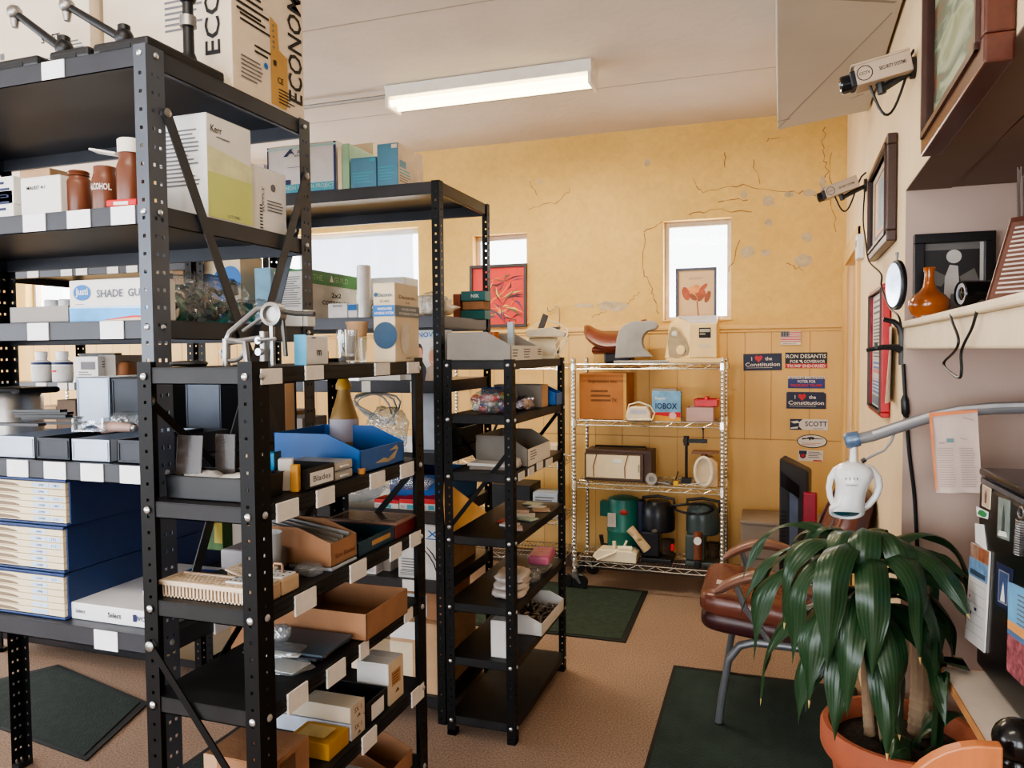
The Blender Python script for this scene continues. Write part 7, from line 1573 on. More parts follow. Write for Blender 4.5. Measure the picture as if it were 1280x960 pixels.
# paper folded over the arm
pp = thing('paper_sheet', 'printed paper folded over the lamp arm with orange tape edge', 'paper', at(1195, 565, y=ly-.03))
def pq(px, py, dy=0): return at(px, py, y=ly-.025+dy)-pp.location
PAP = mat('thin_printed_paper', (206, 186, 174), .8, 0, .05, 12)
mb = MB()
cols_ = 8
for i in range(cols_+1):
    u = i/cols_; top = (1162+60*u, 519-5*u); bot = (1171+56*u, 616)
    for j in range(7):
        v = j/6; p = pq(top[0]+(bot[0]-top[0])*v, top[1]+(bot[1]-top[1])*v); p.y += .006*math.sin(u*9+v*2)*v; mb.v.append(tuple(p))
for i in range(cols_):
    for j in range(6): mb.f.append((i*7+j, (i+1)*7+j, (i+1)*7+j+1, i*7+j+1)); mb.m.append(0)
o = mb.build('sheet', PAP, pp, recalc=False)
for f_ in o.data.polygons: f_.use_smooth = True
mb = MB(); mb.add([pq(1161, 516, -.008), pq(1164.5, 516, -.008), pq(1172, 616, -.008), pq(1169, 610, -.008)], [(0, 3, 2, 1)]); mb.add([pq(1162, 516, -.008), pq(1222, 512, -.008), pq(1222, 515, -.008), pq(1164, 521, -.008)], [(0, 3, 2, 1)]); mb.build('tape_edge', mat('orange_tape', (222, 130, 76), .4), pp)
mb = MB(); rnd = random.Random(4)
def ln(x0, y0, x1, y1, w=.5): mb.add([pq(x0, y0, -.009), pq(x1, y1, -.009), pq(x1, y1+w, -.009), pq(x0, y0+w, -.009)], [(0, 1, 2, 3)])
for c0 in (1172, 1199):
    for k in range(17): ln(c0+k*.25, 560+k*3, c0+20-rnd.random()*3+k*.25, 560+k*3, .8)
ln(1174, 540, 1178, 528, .7); ln(1178, 528, 1176, 524, .7); ln(1203, 521, 1216, 525, 1); ln(1200, 547, 1208, 549, 1.2); ln(1174, 553, 1181, 553, 1.6)
mb.build('small_print', mat('faint_ink', (170, 150, 144), .8), pp, recalc=False)
mb = MB(); mb.add([pq(1183, 548, -.009), pq(1192, 548, -.009), pq(1192, 553, -.009), pq(1183, 553, -.009)], [(0, 3, 2, 1)]); mb.build('printed_panel', mat('faded_teal', (110, 140, 140), .7), pp)
# ================================================================ CHAIR, PLANT, FRIDGE, FLOOR
LEA2 = mat('worn_brown_leather', (104, 58, 46), .27, 0, .14, 8, .12, 40); LEAD = mat('dark_maroon_leather', (62, 30, 32), .35, 0, .1, 8)
ch = thing('lounge_chair', 'worn brown leather lounge chair with grey tube legs by right wall', 'chair', (.012, 3.47, 0))
def rbox(name, m, par, M, lx, ly_, lz, puff=.25, n=8, side_m=None):
    """cushion: rounded box, centre at origin of M"""
    rows = []
    mb = MB(); NU = 28; NV = 12
    for j in range(NV+1):
        v = -PI/2+PI*j/NV
        for i in range(NU):
            u = 2*PI*i/NU
            def pw(a, e): return math.copysign(abs(a)**e, a)
            x = pw(math.cos(v), puff)*pw(math.cos(u), puff); y = pw(math.cos(v), puff)*pw(math.sin(u), puff); z_ = pw(math.sin(v), .55)
            mb.v.append(tuple(M @ Vector((x*lx, y*ly_, z_*lz))))
    for j in range(NV):
        for i in range(NU): mb.f.append((j*NU+i, j*NU+(i+1) % NU, (j+1)*NU+(i+1) % NU, (j+1)*NU+i)); mb.m.append(0)
    return mb.build(name, m, par, smooth=True)
# seat slopes down to the wall side a little; faces the room (-X)
Ms = Matrix.Translation((-.02, 0, .475)) @ Matrix.Rotation(.10, 4, 'Y')
rbox('seat', LEA2, ch, Ms, .29, .27, .055)
rbox('seat_base', LEAD, ch, Matrix.Translation((-.02, 0, .405)) @ Matrix.Rotation(.10, 4, 'Y'), .285, .265, .05)
Mb = Matrix.Translation((.218, 0, .69)) @ Matrix.Rotation(.31, 4, 'Y')
rbox('backrest', LEA2, ch, Mb, .055, .27, .30, puff=.3)
rbox('back_shell', LEAD, ch, Matrix.Translation((.25, 0, .675)) @ Matrix.Rotation(.31, 4, 'Y'), .03, .272, .31, puff=.3)
mb = MB(); mb.tube([Mb @ Vector((-.052, -.20, -.25)), Mb @ Vector((-.058, -.19, .1)), Mb @ Vector((-.045, -.12, .27)), Mb @ Vector((-.045, .12, .27)), Mb @ Vector((-.058, .19, .1)), Mb @ Vector((-.052, .20, -.25))], .008, 8); mb.build('piping', LEAD, ch, smooth=True)
TUB = mat('grey_steel_tube', (112, 116, 122), .35, .5, .08)
for s in (-1, 1):
    y = s*.27
    mb = MB(); mb.tube([(-.222, y*.98, .012), (-.21, y*.98, .12), (-.185, y*.98, .28), (-.14, y*.98, .345), (-.08, y*.98, .365), (.12, y*.98, .36)], .0165, 10); mb.build('leg', TUB, ch, smooth=True)
    mb = MB(); mb.tube([(.12, y*.96, .36), (.2, y*.96, .28), (.25, y*.96, .12), (.26, y*.96, .012)], .0165, 10); mb.build('leg', TUB, ch, smooth=True)
    for x in (-.222, .26): MB().lathe([(.001, 0), (.021, 0), (.021, .014), (.001, .02)], 12, Matrix.Translation((x, y*.97, 0))).build('rubber_foot', BPLAS, ch, smooth=True)
    rows = []
    for i in range(13):
        t = i/12; x = -.24+.40*t; zc = .595+.05*math.sin(PI*min(1, t*1.15))-.035*(1-t)**3; wd = .034 if 0 < i < 12 else .016; th = .024 if 0 < i < 12 else .01
        rows.append([Vector((x, y+wd*math.cos(a*PI/6), zc+th*math.sin(a*PI/6))) for a in range(12)])
    loft(rows, 'armrest', mat('pale_brown_armrest', (124, 88, 74), .3, 0, .12, 8), ch)
    MB().tube([(-.16, y, .61), (-.12, y*.99, .50), (-.06, y*.98, .42), (-.02, y*.98, .365)], .013, 8).build('arm_support', TUB, ch, smooth=True)
    MB().tube([(.12, y, .62), (.16, y*.97, .5), (.14, y*.96, .37)], .013, 8).build('arm_support', TUB, ch, smooth=True)
tp = MB().box(-.05, .05, -.03, .03, 0, .001).build('silver_tape', mat('silver_duct_tape', (200, 198, 196), .25, .3), ch)
tp.matrix_local = Ms @ Matrix.Translation((-.18, -.1, .0535))
# grey low cabinet and tower heater behind the chair
Yg = 4.80
gx0, gx1 = at(926, 690, y=Yg).x, .33
gcab = thing('storage_box', 'low grey box cabinet on floor between wire rack and door', 'cabinet', ((gx0+gx1)/2, Yg+.18, 0)); w_ = (gx1-gx0)/2; hz = at(945, 652, y=Yg).z
GB = mat('warm_grey_cabinet', (138, 124, 112), .6, 0, .06)
MB().box(-w_, w_, -.18, .18, 0, hz-.02).build('cabinet_body', GB, gcab, bevel=.004); MB().box(-w_-.004, w_+.004, -.186, .186, hz-.02, hz).build('lid', GB, gcab, bevel=.004); MB().box(-w_, w_, -.184, -.18, hz*.55, hz*.57).build('seam', mat('cabinet_seam', (96, 84, 76), .7), gcab)
Yh = 4.42
hx0, hx1 = at(976, 640, y=Yh).x, at(1012, 640, y=Yh).x; hzt = at(990, 578, y=Yh).z
th = thing('tower_heater', 'black tower heater with blueish front standing behind the chair', 'heater', ((hx0+hx1)/2, Yh+.06, 0), -.18); w_ = (hx1-hx0)/2
HB = mat('charcoal_plastic', (38, 38, 42), .4, 0, .1)
mb = MB(); mb.add([(-w_, -.06, .03), (w_, -.02, .03), (w_, .1, .03), (-w_, .1, .03), (-w_, -.06, hzt+.02), (w_, -.02, hzt-.05), (w_, .1, hzt-.05), (-w_, .1, hzt+.02)], [(0, 3, 2, 1), (4, 5, 6, 7), (0, 1, 5, 4), (1, 2, 6, 5), (2, 3, 7, 6), (3, 0, 4, 7)]); mb.build('heater_body', HB, th, bevel=.012)
u_ = Vector((2*w_, .04, 0)).normalized(); n2 = Vector((.04, -2*w_, 0)).normalized()*4
def hp(a, b, k=.0): return Vector((-w_, -.06, 0))+u_*(a*2*w_)+Vector((0, 0, b*hzt))+n2*k
MB().add([hp(.36, .05, .004), hp(.66, .05, .004), hp(.66, .78, .004), hp(.36, .84, .004)], [(0, 1, 2, 3)]).build('front_panel', mat('slate_blue_panel', (84, 96, 122), .3, 0, .1), th)
mb = MB()
for k in range(26): mb.add([hp(.04, .1+k*.024, .004), hp(.24, .1+k*.024, .004), hp(.24, .112+k*.024, .004), hp(.04, .112+k*.024, .004)], [(0, 1, 2, 3)])
mb.build('vent_grille', INK, th)
MB().add([hp(.04, .86, .005), hp(.7, .79, .005), hp(.7, .86, .005), hp(.04, .95, .005)], [(0, 1, 2, 3)]).build('control_panel', mat('gloss_black', (14, 14, 16)), th)
MB().box(-.1, .1, -.1, .1, 0, .03).build('base_foot', HB, th, bevel=.008)
o = MB().box(-.035, .035, -.02, .02, 0, .17).build('red_pouch', mat('crimson_plastic', (140, 20, 44), .4), loc=(0, 0, 0), bevel=.008); o.parent = th; o.location = (w_+.01, -.03, at(1016, 655, y=Yh).z)

# ---------------------------------------------------------------- potted corn plant
PX, PY = .335, 2.31
pt = thing('potted_plant', 'large leafy dracaena in a terracotta pot at lower right', 'plant', (PX, PY, 0))
TER = mat('terracotta', (160, 86, 58), .75, 0, .1, 9, .1, 60)
MB().lathe([(.002, 0), (.125, 0), (.132, .01), (.178, .42), (.2, .425), (.207, .44), (.207, .49), (.2, .502), (.186, .502), (.178, .49), (.168, .45), (.002, .45)], 40).build('pot', TER, pt, smooth=True)
MB().lathe([(.002, .452), (.170, .452), (.1, .464), (.002, .468)], 26).build('soil', mat('dark_soil', (40, 30, 26), 1, 0, .5, 60, .8, 60), pt)
CANE = mat('tan_ringed_cane', (148, 124, 98), .85, 0, .2, 10, .3, 60)
def cane(pts, r, name='cane'):
    P = [Vector(p) for p in pts]; Q = []; R_ = []
    n = 40
    for i in range(n+1):
        t = i/n*(len(P)-1); k = min(int(t), len(P)-2); Q.append(P[k].lerp(P[k+1], t-k)); R_.append(r*(1+.06*(i % 3 == 0))*(1-.15*i/n))
    MB().tube(Q, R_, 12).build(name, CANE, pt, smooth=False)
crown = Vector((at(1080, 715, y=PY).x-PX, 0, at(1080, 722, y=PY).z))
cane([(-.03, -.02, .45), (-.05, -.01, .6), (crown.x+.02, 0, crown.z-.10), (crown.x, 0, crown.z)], .022)
cane([(.055, .06, .45), (.06, .06, .6), (.05, .07, at(1140, 660, y=PY).z-.12)], .03)
cane([(-.075, .01, .45), (-.085, .01, .58), (crown.x-.0, .0, crown.z-.06)], .015)
LEAF = None
def leaf_mat():
    mt = bpy.data.materials.new('dracaena_leaf'); mt.use_nodes = True; nt = mt.node_tree; N = nt.nodes; L = nt.links; b = N['Principled BSDF']
    at_ = N.new('ShaderNodeUVMap'); sp = N.new('ShaderNodeSeparateXYZ'); L.new(at_.outputs[0], sp.inputs[0])
    w = N.new('ShaderNodeMath'); w.operation = 'SINE'; m_ = N.new('ShaderNodeMath'); m_.operation = 'MULTIPLY'; m_.inputs[1].default_value = 52; L.new(sp.outputs['X'], m_.inputs[0]); L.new(m_.outputs[0], w.inputs[0])
    mr = N.new('ShaderNodeMapRange'); mr.inputs[1].default_value = -1; mr.inputs[2].default_value = 1; L.new(w.outputs[0], mr.inputs[0])
    r = N.new('ShaderNodeValToRGB'); r.color_ramp.elements[0].color = lin((27, 52, 31)); r.color_ramp.elements[1].color = lin((38, 68, 38)); L.new(mr.outputs[0], r.inputs['Fac'])
    L.new(r.outputs[0], b.inputs['Base Color']); b.inputs['Roughness'].default_value = .34; b.inputs['Specular IOR Level'].default_value = .5
    bp = N.new('ShaderNodeBump'); bp.inputs['Strength'].default_value = .12; bp.inputs['Distance'].default_value = .003; L.new(mr.outputs[0], bp.inputs['Height']); L.new(bp.outputs['Normal'], b.inputs['Normal'])
    return mt
LEAF = leaf_mat(); TIP = mat('dry_leaf_tip', (190, 160, 100), .8)
rl = random.Random(11)
def leaf(p0, az, L_, wd, up, droop, twist=0.0, wave=1.0):
    """arching strap leaf: starts at p0 heading az with elevation up, bends down"""
    n = 22; k = 6; mb = MB(); p = Vector(p0); el = up; d_az = Vector((math.cos(az), math.sin(az), 0)); sd = Vector((-math.sin(az), math.cos(az), 0)); uv = []
    ph = rl.uniform(0, 6); dry = rl.random() < .5
    for i in range(n+1):
        t = i/n; w_ = wd*(.22+.78*math.sin(PI*min(1, (t*.8+.1)))**.9)
        if t > .66: w_ *= max(.015, (1-t)/.34)**.85
        dr_ = d_az*math.cos(el)+Vector((0, 0, 1))*math.sin(el); nm = dr_.cross(sd)*-1
        tw = twist*t; s2 = sd*math.cos(tw)+nm*math.sin(tw); n2_ = nm*math.cos(tw)-sd*math.sin(tw)
        for j in range(k+1):
            q = j/k*2-1
            off = n2_*(-(.22*w_)*(1-abs(q))+wave*.010*min(1, w_/wd*1.3)*math.sin(t*13+ph+q*1.5)*abs(q))
            vq = p+s2*(q*w_/2)+off
            if vq.x+PX > .405 and vq.y+PY < 2.25: vq.z = max(vq.z, .738); vq.x = min(vq.x, .47-PX)   # leaves that reach the table lie on it
            mb.v.append(tuple(vq)); uv.append(((q+1)/2, t))
        p = p+dr_*(L_/n); el -= droop/n*(.55 if t < .22 else 1.75 if t < .6 else .6)
        el = max(el, -1.5)
    for i in range(n):
        for j in range(k): mb.f.append((i*(k+1)+j, (i+1)*(k+1)+j, (i+1)*(k+1)+j+1, i*(k+1)+j+1)); mb.m.append(1 if i >= n-1 and dry else 0)
    o = mb.build('leaf', [LEAF, TIP], pt, recalc=False)
    ul = o.data.uv_layers.new(name='UVMap')
    for lp_ in o.data.loops: ul.data[lp_.index].uv = uv[lp_.vertex_index]
    for f_ in o.data.polygons: f_.use_smooth = True
c = crown
# (azimuth: 0 = right, -90 = to camera, 180 = left)
spec = []
for (az, L_, wd, up, dr, h) in [
    (176, .50, .042, .62, 1.9, .10), (190, .52, .046, .42, 1.7, .07), (166, .46, .042, .35, 1.5, .05), (200, .52, .075, .30, 1.9, .04), (212, .50, .08, .62, 2.5, .08), (224, .54, .088, .50, 2.5, .05), (236, .50, .085, .15, 1.8, .0), (248, .54, .092, .62, 2.8, .08), (258, .52, .085, .20, 1.9, .0), (270, .50, .088, .55, 2.6, .06), (284, .52, .085, .1, 1.8, -.02), (298, .50, .085, .6, 2.6, .07), (310, .46, .085, .35, 2.0, .02),
    (326, .40, .085, .62, 1.7, .07), (340, .36, .08, .35, 1.3, .04), (354, .38, .065, .62, 1.5, .06), (8, .44, .06, .45, 1.7, .05), (18, .48, .06, .65, 2.1, .08), (24, .44, .07, .2, 1.6, -.02), (35, .42, .055, .5, 2.0, .05), (150, .40, .05, .7, 2.2, .08), (120, .34, .055, .8, 2.2, .08), (70, .32, .055, .9, 2.4, .08), (235, .32, .10, .95, 3.2, .10), (265, .30, .10, 1.1, 3.0, .10), (300, .30, .09, 1.0, 2.8, .10), (180, .3, .05, .9, 2.4, .1), (205, .5, .07, -.05, 1.4, -.03), (228, .50, .08, -.1, 1.4, -.05), (252, .46, .08, -.1, 1.4, -.07), (276, .46, .08, -.15, 1.35, -.08), (305, .48, .08, -.05, 1.4, -.05), (322, .36, .085, 0, 1.5, -.03), (28, .42, .07, 0, 1.5, -.03), (16, .42, .06, .1, 1.6, -.02), (218, .36, .07, -.2, 1.2, -.1), (290, .36, .07, -.25, 1.2, -.11)]:
    leaf((c.x+.012*math.cos(math.radians(az)), .012*math.sin(math.radians(az)), c.z+h-.03), math.radians(az+rl.uniform(-4, 4)), L_*rl.uniform(.92, 1.02)*.92, wd*.92, up, dr, rl.uniform(-.6, .6))
# young shoots low in the pot
for (x, y, az, L_, up, dr) in [(.03, -.03, 20, .24, 1.2, 1.6), (.0, -.06, 250, .18, 1.1, 1.6), (.05, -.05, 320, .2, .8, 1.6), (-.04, -.06, 280, .2, 1.0, 2.2), (.08, -.08, 350, .16, .9, 1.8)]:
    leaf((x, y, .46), math.radians(az), L_, .055, up, dr)
mb = MB(); mb.prism([(-.015, 0), (.015, 0), (.02, .06), (0, .1), (-.018, .06)], .002); o = mb.build('yellowed_leaf', mat('yellow_leaf', (206, 150, 40), .6), pt); o.location = (crown.x-.10, -.06, .76); o.rotation_euler = (1.4, 0, .3)

# ---------------------------------------------------------------- table, fridge
TX0, TY1 = .43, 2.225
tb_ = thing('side_table', 'white-topped wooden table under the small black fridge', 'table', (TX0+.32, TY1-.5, 0), .03)
MB().box(-.32, .32, -.5, .5, .70, .72).build('tabletop', mat('white_melamine', (226, 212, 196), .4, 0, .04), tb_)
MB().box(-.323, -.32, -.5, .5, .698, .7205).box(-.323, .32, .5, .503, .698, .7205).build('wood_edge', mat('pine_edge', (190, 134, 84), .5, 0, .1), tb_)
for sx in (-1, 1):
    for sy in (-1, 1): MB().box(sx*.22+.05-.02, sx*.22+.05+.02, sy*.3-.15-.02, sy*.3-.15+.02, 0, .70).build('leg', mat('pine_edge', (190, 134, 84)), tb_)
FX0, FY1 = .492, 2.215
fr = thing('mini_fridge', 'small black fridge with magnets and calendar at right edge', 'fridge', (FX0, FY1, .721), .05)
FBK = mat('black_fridge_enamel', (16, 16, 19), .28, 0, .15, 7)
MB().box(.03, .50, -.50, 0, .012, .505).build('fridge_body', FBK, fr, bevel=.008)
MB().box(.0, .028, -.498, -.002, .02, .49).build('fridge_door', FBK, fr, bevel=.01)
MB().box(.0, .5, -.50, .0, .506, .525).build('top_panel', mat('gloss_black', (14, 14, 16)), fr, bevel=.006); MB().box(-.004, .008, -.49, -.03, .492, .504).build('door_trim', mat('dark_chrome_trim', (120, 126, 140), .2, .7), fr)
for x in (.06, .46):
    for y in (-.46, -.04): MB().box(x-.02, x+.02, y-.02, y+.02, 0, .012).build('foot_pad', BPLAS, fr)
# things stuck on the door: (photo corners) -> local door plane x = -.0
import mathutils
Rz = Matrix.Rotation(.05, 4, 'Z'); Finv = (Matrix.Translation((FX0, FY1, .721)) @ Rz).inverted()
dn = (Rz @ Vector((-1, 0, 0))).normalized()
def on_door(px, py, off=.0015):
    dd = _r2*(px-640)+_u2*(480-py)+_f*FPX; o = Vector((FX0, FY1, .721))+dn*off
    t = (o-CAM).dot(dn)/dd.dot(dn); return CAM+dd*t
def magnet(name, label, cat, quad_px, m, items, th_=.0015, off=.001):
    P = [on_door(a, b, off) for a, b in quad_px]      # tl, tr, br, bl
    c0 = sum(P, Vector())/4; T = thing(name, label, cat, c0)
    q = [p-c0 for p in P]; mb = MB(); mb.add(q+[p+dn*th_ for p in q], [(0, 1, 2, 3), (4, 7, 6, 5), (0, 4, 5, 1), (1, 5, 6, 2), (2, 6, 7, 3), (3, 7, 4, 0)]); mb.build('sheet', m, T)
    def L(u, v, k): a = q[3].lerp(q[2], u); b = q[0].lerp(q[1], u); return a.lerp(b, v)+dn*(th_+.0006+k)
    lay = 0
    for it in items:
        lay += .0002; mb = MB()
        pts = it[1] if it[0] == 'p' else [(it[1], it[2]), (it[3], it[2]), (it[3], it[4]), (it[1], it[4])]
        mb.add([L(a, b, lay) for a, b in pts], [tuple(range(len(pts)))]); mb.build('printed_panel', it[-1], T)
    return T
magnet('fridge_magnet', 'upright cream magnet with a brown figure, uppermost on fridge door', 'magnet', [(1229, 605), (1239.5, 611), (1238, 637), (1228, 632)], CREAMC, [('r', .1, .05, .9, .95, mat('sepia_print', (186, 160, 140), .5)), ('p', [(.4, .2), (.6, .2), (.65, .6), (.5, .85), (.35, .6)], mat('brown_figure', (100, 70, 56), .5))])
magnet('fridge_magnet', 'green leaf-shaped magnet on white below the cream magnet', 'magnet', [(1221, 633), (1236, 640), (1235, 649), (1222, 645)], WHITEC, [('p', [(.1, .3), (.3, .8), (.6, .9), (.95, .7), (.85, .2), (.5, .1)], GREEN)])
magnet('fridge_magnet', 'tall grey-green photo magnet with white blossoms', 'magnet', [(1249, 621), (1263.5, 626), (1262, 676.5), (1247, 671)], mat('grey_green_print', (122, 134, 128), .4, 0, .2, 40), [('p', [(.35, .1), (.6, .1), (.65, .5), (.5, .85), (.4, .5)], mat('dark_slate_print', (60, 66, 72), .5)), ('p', [(.1, .05), (.9, .08), (.8, .2), (.2, .18)], WHITEC)])
magnet('note_paper', 'torn white note under the green magnet on fridge', 'paper', [(1219.5, 654), (1230, 656), (1234, 688), (1220, 678)], WHITEC, [], off=.0006)
magnet('wall_calendar', 'two-page calendar with blue picture hanging on fridge door', 'calendar', [(1216, 678), (1239, 690), (1232, 816), (1207.5, 797)], WHITEC, [('r', 0, .86, 1, 1, mat('tan_photo', (150, 120, 104), .5, 0, .5, 40)), ('r', .45, .87, 1, 1, mat('warm_portrait', (150, 92, 64), .5, 0, .5, 50)), ('r', 0, .68, 1, .86, mat('calendar_blue', (112, 150, 190), .5, 0, .3, 30)), ('r', .1, .7, .9, .75, mat('calendar_dark', (60, 76, 96), .5, 0, .3, 30))]+[('r', .08, .12+.1*i, .95, .123+.1*i, INKG) for i in range(6)]+[('r', .1+.14*i, .1, .104+.14*i, .62, mat('calendar_line', (190, 196, 206), .6)) for i in range(7)]+[('r', .3, .3, .36, .33, NAVY), ('r', .5, .36, .62, .39, NAVY), ('r', .2, .46, .26, .49, STR)], th_=.004)
magnet('fridge_magnet', 'navy card with framed white tower picture on fridge door', 'magnet', [(1247, 702), (1267, 712), (1264, 765), (1245, 755)], mat('navy_card', (34, 40, 74), .4), [('r', .18, .1, .82, .86, mat('silver_edge', (170, 172, 180), .3, .4)), ('r', .23, .13, .77, .83, mat('dusk_blue', (60, 80, 120), .4, 0, .2, 20)), ('p', [(.35, .15), (.65, .15), (.56, .45), (.5, .62), (.44, .45)], WHITEC)])
magnet('photo_print', 'large bright beach-and-flowers print at right on fridge', 'photo', [(1262, 727), (1300, 745), (1296, 872), (1260, 838)], mat('sky_orange', (176, 190, 206), .4), [('r', 0, .55, 1, 1, mat('bright_sky', (110, 170, 214), .4, 0, .15, 12)), ('r', 0, .48, 1, .58, mat('sunset_orange', (226, 160, 96), .4)), ('r', 0, .42, 1, .48, mat('blue_ridge', (90, 120, 160), .4)), ('r', 0, 0, 1, .42, mat('flower_field', (150, 84, 90), .5, 0, .7, 70))]+[('r', .35, .9-.05*i, .9, .915-.05*i, INKG) for i in range(7)])
mb = MB(); o0 = on_door(1276, 650, .012)
def dq(px, py, off=.012): return on_door(px, py, off)-o0
T = thing('spring_keyring', 'coiled metal spring key ring hanging at right on fridge', 'key ring', o0)
MB().tube([dq(1277+3*math.cos(a*PI/8)*1.2, 641+7*math.sin(a*PI/8)) for a in range(16)], .003, 6, closed=True).build('ring', METAL, T, smooth=True)
MB().tube([dq(1276-i*.03, 650+i*.42)+Vector((0, .012*math.cos(i*.9), .0))+dn*(.008*math.sin(i*.9)) for i in range(104)], .0022, 5).build('spring', METAL, T, smooth=True)

# ---------------------------------------------------------------- foreground wooden chair back and black finial
yk = 1.28
wc = thing('wooden_chair', 'orange-brown round-backed wooden chair at the lower right corner', 'chair', (at(1210, 960, y=yk).x+.01, yk, 0))
CW = mat('orange_wood', (186, 112, 66), .35, 0, .15, 5, stretch=(8, 1, 1))
zt0 = at(1215, 929, y=yk).z
def cpx(px): return at(px, 940, y=yk).x-wc.location.x
P = []
for px, py in ((1138, 965), (1150, 953), (1165, 943), (1182, 935), (1200, 930), (1220, 928), (1252, 930)):
    q = at(px, py, y=yk); P.append((q.x-wc.location.x, q.z))
xl, xr = P[0][0], P[-1][0]
P2 = [(xl-.01, P[0][1]-.05)]+P+[(xr, P[-1][1]-.16), (xl+.02, P[-1][1]-.16)]
MB().prism(P2[::-1], .022, Matrix.Translation((0, .011, 0)) @ Matrix.Rotation(PI/2, 4, 'X')).build('backrest', CW, wc, bevel=.003)
MB().box(xl+.0, xr+.01, -.42, -.0, .43, .455).build('seat', CW, wc, bevel=.006)
for x in (xl+.025, xr-.02):
    for y in (-.38, -.02): MB().box(x-.016, x+.016, y-.016, y+.016, 0, .431 if y < -.1 else .60).build('leg', CW, wc)
fp = at(1269, 927, y=1.345)
fn = thing('newel_post', 'glossy black round-topped post at the lower right corner', 'post', (fp.x+.004, 1.345, 0))
GB_ = mat('gloss_black', (14, 14, 16))
MB().lathe([(.002, 0), (.04, 0), (.04, .02), (.026, .05), (.022, fp.z-.04), (.026, fp.z-.034), (.026, fp.z-.028), (.02, fp.z-.02), (.002, fp.z-.02)], 24).build('post_shaft', GB_, fn, smooth=True)
MB().ball((0, 0, fp.z+.002), (.036, .036, .034), 24).build('ball_finial', GB_, fn, smooth=True)

# ---------------------------------------------------------------- mats
def floor_mat(label, corners, m, border=.025):
    P = [Vector(c) for c in corners]; c0 = sum(P, Vector((0, 0)).to_2d() if False else Vector((0, 0)))/len(P)
    T = thing('floor_mat', label, 'mat', (c0.x, c0.y, .0005)); Q = [(p.x-c0.x, p.y-c0.y) for p in P]
    MB().prism(Q, .006).build('rubber_border', mat('black_rubber', (20, 22, 22), .7), T)
    ins = []
    for a, b in Q:
        l = math.hypot(a, b); ins.append((a*(1-border*1.6/l), b*(1-border*1.6/l)))
    MB().prism(ins, .009).build('pile', m, T)
    return T
def herring():
    mt = bpy.data.materials.new('green_herringbone_mat'); mt.use_nodes = True; nt = mt.node_tree; N = nt.nodes; L = nt.links; b = N['Principled BSDF']
    tc = N.new('ShaderNodeTexCoord'); sp = N.new('ShaderNodeSeparateXYZ'); L.new(tc.outputs['Object'], sp.inputs[0])
    def M_(op, a, b_=None):
        n = N.new('ShaderNodeMath'); n.operation = op
        for i, q in enumerate((a, b_)):
            if q is None: continue
            if isinstance(q, (int, float)): n.inputs[i].default_value = q
            else: L.new(q, n.inputs[i])
        return n.outputs[0]
    zig = M_('PINGPONG', sp.outputs['X'], .03); s = M_('SINE', M_('MULTIPLY', M_('ADD', sp.outputs['Y'], zig), 420))
    nz = N.new('ShaderNodeTexNoise'); nz.inputs['Scale'].default_value = 6; nz.inputs['Detail'].default_value = 5; L.new(tc.outputs['Object'], nz.inputs[0])
    f = M_('ADD', M_('MULTIPLY', s, .25), nz.outputs['Fac'])
    r = N.new('ShaderNodeValToRGB'); r.color_ramp.elements[0].position = .25; r.color_ramp.elements[1].position = .8; r.color_ramp.elements[0].color = lin((24, 38, 36)); r.color_ramp.elements[1].color = lin((50, 70, 62)); L.new(f, r.inputs['Fac']); L.new(r.outputs[0], b.inputs['Base Color']); b.inputs['Roughness'].default_value = .9
    bp = N.new('ShaderNodeBump'); bp.inputs['Strength'].default_value = .5; bp.inputs['Distance'].default_value = .004; L.new(s, bp.inputs['Height']); L.new(bp.outputs['Normal'], b.inputs['Normal'])
    return mt
HER = herring(); GRM = mat('green_carpet_mat', (44, 58, 44), .95, 0, .3, 30, .5, 140); DGM = mat('dark_green_carpet_mat', (28, 42, 36), .95, 0, .25, 30, .4, 140)
a = at(842, 833, z=0); b = at(810, 962, z=0)
floor_mat('dark green ribbed mat under the plant and lounge chair', [(a.x+.02, 2.0), (.36, 2.0), (.36, a.y), (a.x, a.y)], HER)
a = at(810, 740, z=0); b = at(782, 804, z=0)
floor_mat('green mat on walkway in front of the wire rack', [(-1.75, b.y), (b.x, b.y), (a.x, a.y), (-1.75, a.y+.02)], GRM)
a = at(73, 832, z=0); b = at(108, 952, z=0); c = at(10, 862, z=0); d = at(186, 912, z=0)
floor_mat('dark green mat on the floor beneath the grey rack', [(b.x, b.y), (-1.36, b.y), (-1.36, a.y), (a.x, a.y)][0:0] or [(c.x-.3, c.y-.2), (b.x, b.y), (at(186, 880, z=0).x, at(186, 880, z=0).y), (a.x, a.y)], DGM)
floor_mat('dark mat strip showing between the two racks, at left', [(-2.1, 2.16), (-1.55, 2.16), (-1.55, 2.62), (-2.1, 2.62)], DGM)
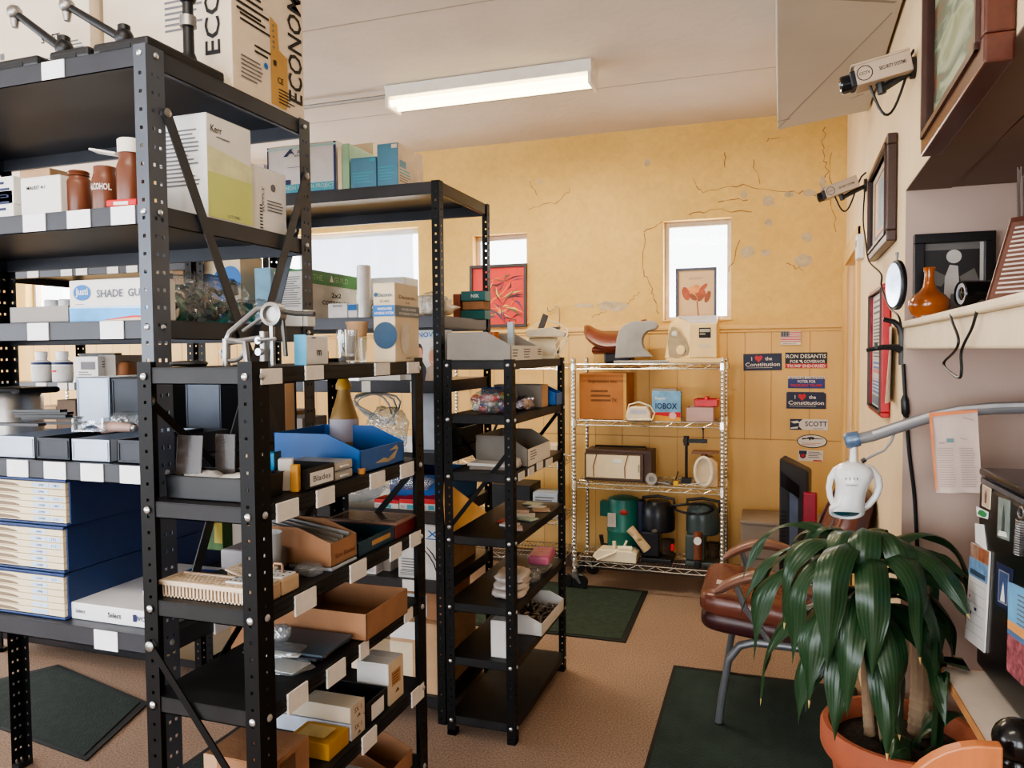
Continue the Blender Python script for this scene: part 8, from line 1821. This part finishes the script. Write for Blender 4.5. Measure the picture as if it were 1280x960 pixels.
# ================================================================ GROUPS OF REPEATS
GR = {'metal_bin': 'metal bins and drawers on the grey rack', 'magazine': 'magazines in the pile under the kraft box', 'boom_stand': 'black boom stands on top of the grey rack', 'drawer_cabinet': 'stacked blue cabinets of cream drawers', 'bumper_sticker': 'stickers on the yellow panelling', 'fridge_magnet': 'magnets on the fridge door', 'floor_mat': 'green floor mats', 'glove_pack': 'clear-wrapped packs on the black rack', 'drawer_unit': 'clear stacked drawers', 'peg_block': 'beige peg blocks', 'security_camera': 'security cameras on the right wall', 'black_rack': 'low black racks', 'steel_rack': 'tall steel racks', 'wire_rack': 'chrome wire racks', 'trimmer_motor': 'motor units on the bottom wire shelf', 'perforated_basket': 'beige perforated baskets', 'paper_strip': 'white strips in flat bags', 'plastic_bag': 'clear plastic bags on the racks'}
for o in list(scene.objects):
    if o.parent or 'label' not in o or 'group' in o: continue
    k = o.name.split('.')[0]; lb = o['label']
    if k in GR: o['group'] = GR[k]
    elif 'Saw Blades bin' in lb and k == 'folder': o['group'] = 'folders in the Saw Blades bin'
    elif 'red-topped white boxes' in lb and k == 'carton': o['group'] = 'red-topped white boxes on the dark rack'
    elif k == 'booklet' and 'orange box' in lb: o['group'] = 'grey booklets on the far left rack'
    elif k == 'bottle' and ('brown' in lb): o['group'] = 'brown bottles on the grey rack'
    elif k == 'bottle' and 'navy band' in lb: o['group'] = 'white bottles with navy bands'
    elif k == 'carton' and 'teal box stack' in lb or 'little stack' in lb: o['group'] = 'little boxes stacked by the red picture'
    elif k == 'carton' and 'index card box' in lb: o['group'] = 'cream index card boxes'

# ================================================================ LIGHT
def area(name, loc, rot, sx, sy, power, col):
    l = bpy.data.lights.new(name, 'AREA'); l.shape = 'RECTANGLE'; l.size = sx; l.size_y = sy; l.energy = power; l.color = col
    o = bpy.data.objects.new(name, l); COL.objects.link(o); o.location = loc; o.rotation_euler = rot; return o
w = bpy.data.worlds.new('sky'); scene.world = w; w.use_nodes = True
bg = w.node_tree.nodes['Background']; bg.inputs[0].default_value = (.93, .96, 1, 1); bg.inputs[1].default_value = 8
# daylight through the shop windows behind the photographer (cool) and at left
area('daylight_front_a', (-5.4, YF-.2, 1.55), (PI/2, 0, 0), 2.3, 2.0, 75, (.74, .86, 1))
area('daylight_front_b', (-2.6, YF-.2, 1.55), (PI/2, 0, 0), 2.3, 2.0, 75, (.74, .86, 1))
area('daylight_front_c', (-.2, YF-.2, 1.55), (PI/2, 0, 0), 1.5, 2.0, 60, (.9, .94, 1))
area('daylight_left_a', (XL-.2, -.2, 1.7), (0, -PI/2, 0), 1.5, 2.7, 90, (.74, .86, 1))
area('daylight_left_b', (XL-.2, 3.2, 1.7), (0, -PI/2, 0), 1.5, 2.7, 90, (.8, .9, 1))
# daylight from the back windows
for o, p in ((W1, 14), (W2, 8), (W3, 34), (W4, 34)):
    area('daylight_back', ((o[0]+o[1])/2, WY+.3, (o[2]+o[3])/2), (-PI/2, 0, 0), (o[1]-o[0])*.95, (o[3]-o[2])*.95, p, (1, .97, .92))
# fluorescent batten in view, and an added soft ceiling fill behind the photographer
area('batten_glow', ((fx0+fx1)/2, fy, CZ-.135), (0, 0, 0), 1.1, .12, 46, (1, .9, .7))
area('ceiling_fill_near', (-1.0, .6, CZ-.1), (0, 0, 0), 1.2, .25, 26, (1, .9, .74))
scene.view_settings.view_transform = 'AgX'
scene.view_settings.look = 'AgX - Medium High Contrast'
scene.view_settings.exposure = -0.26
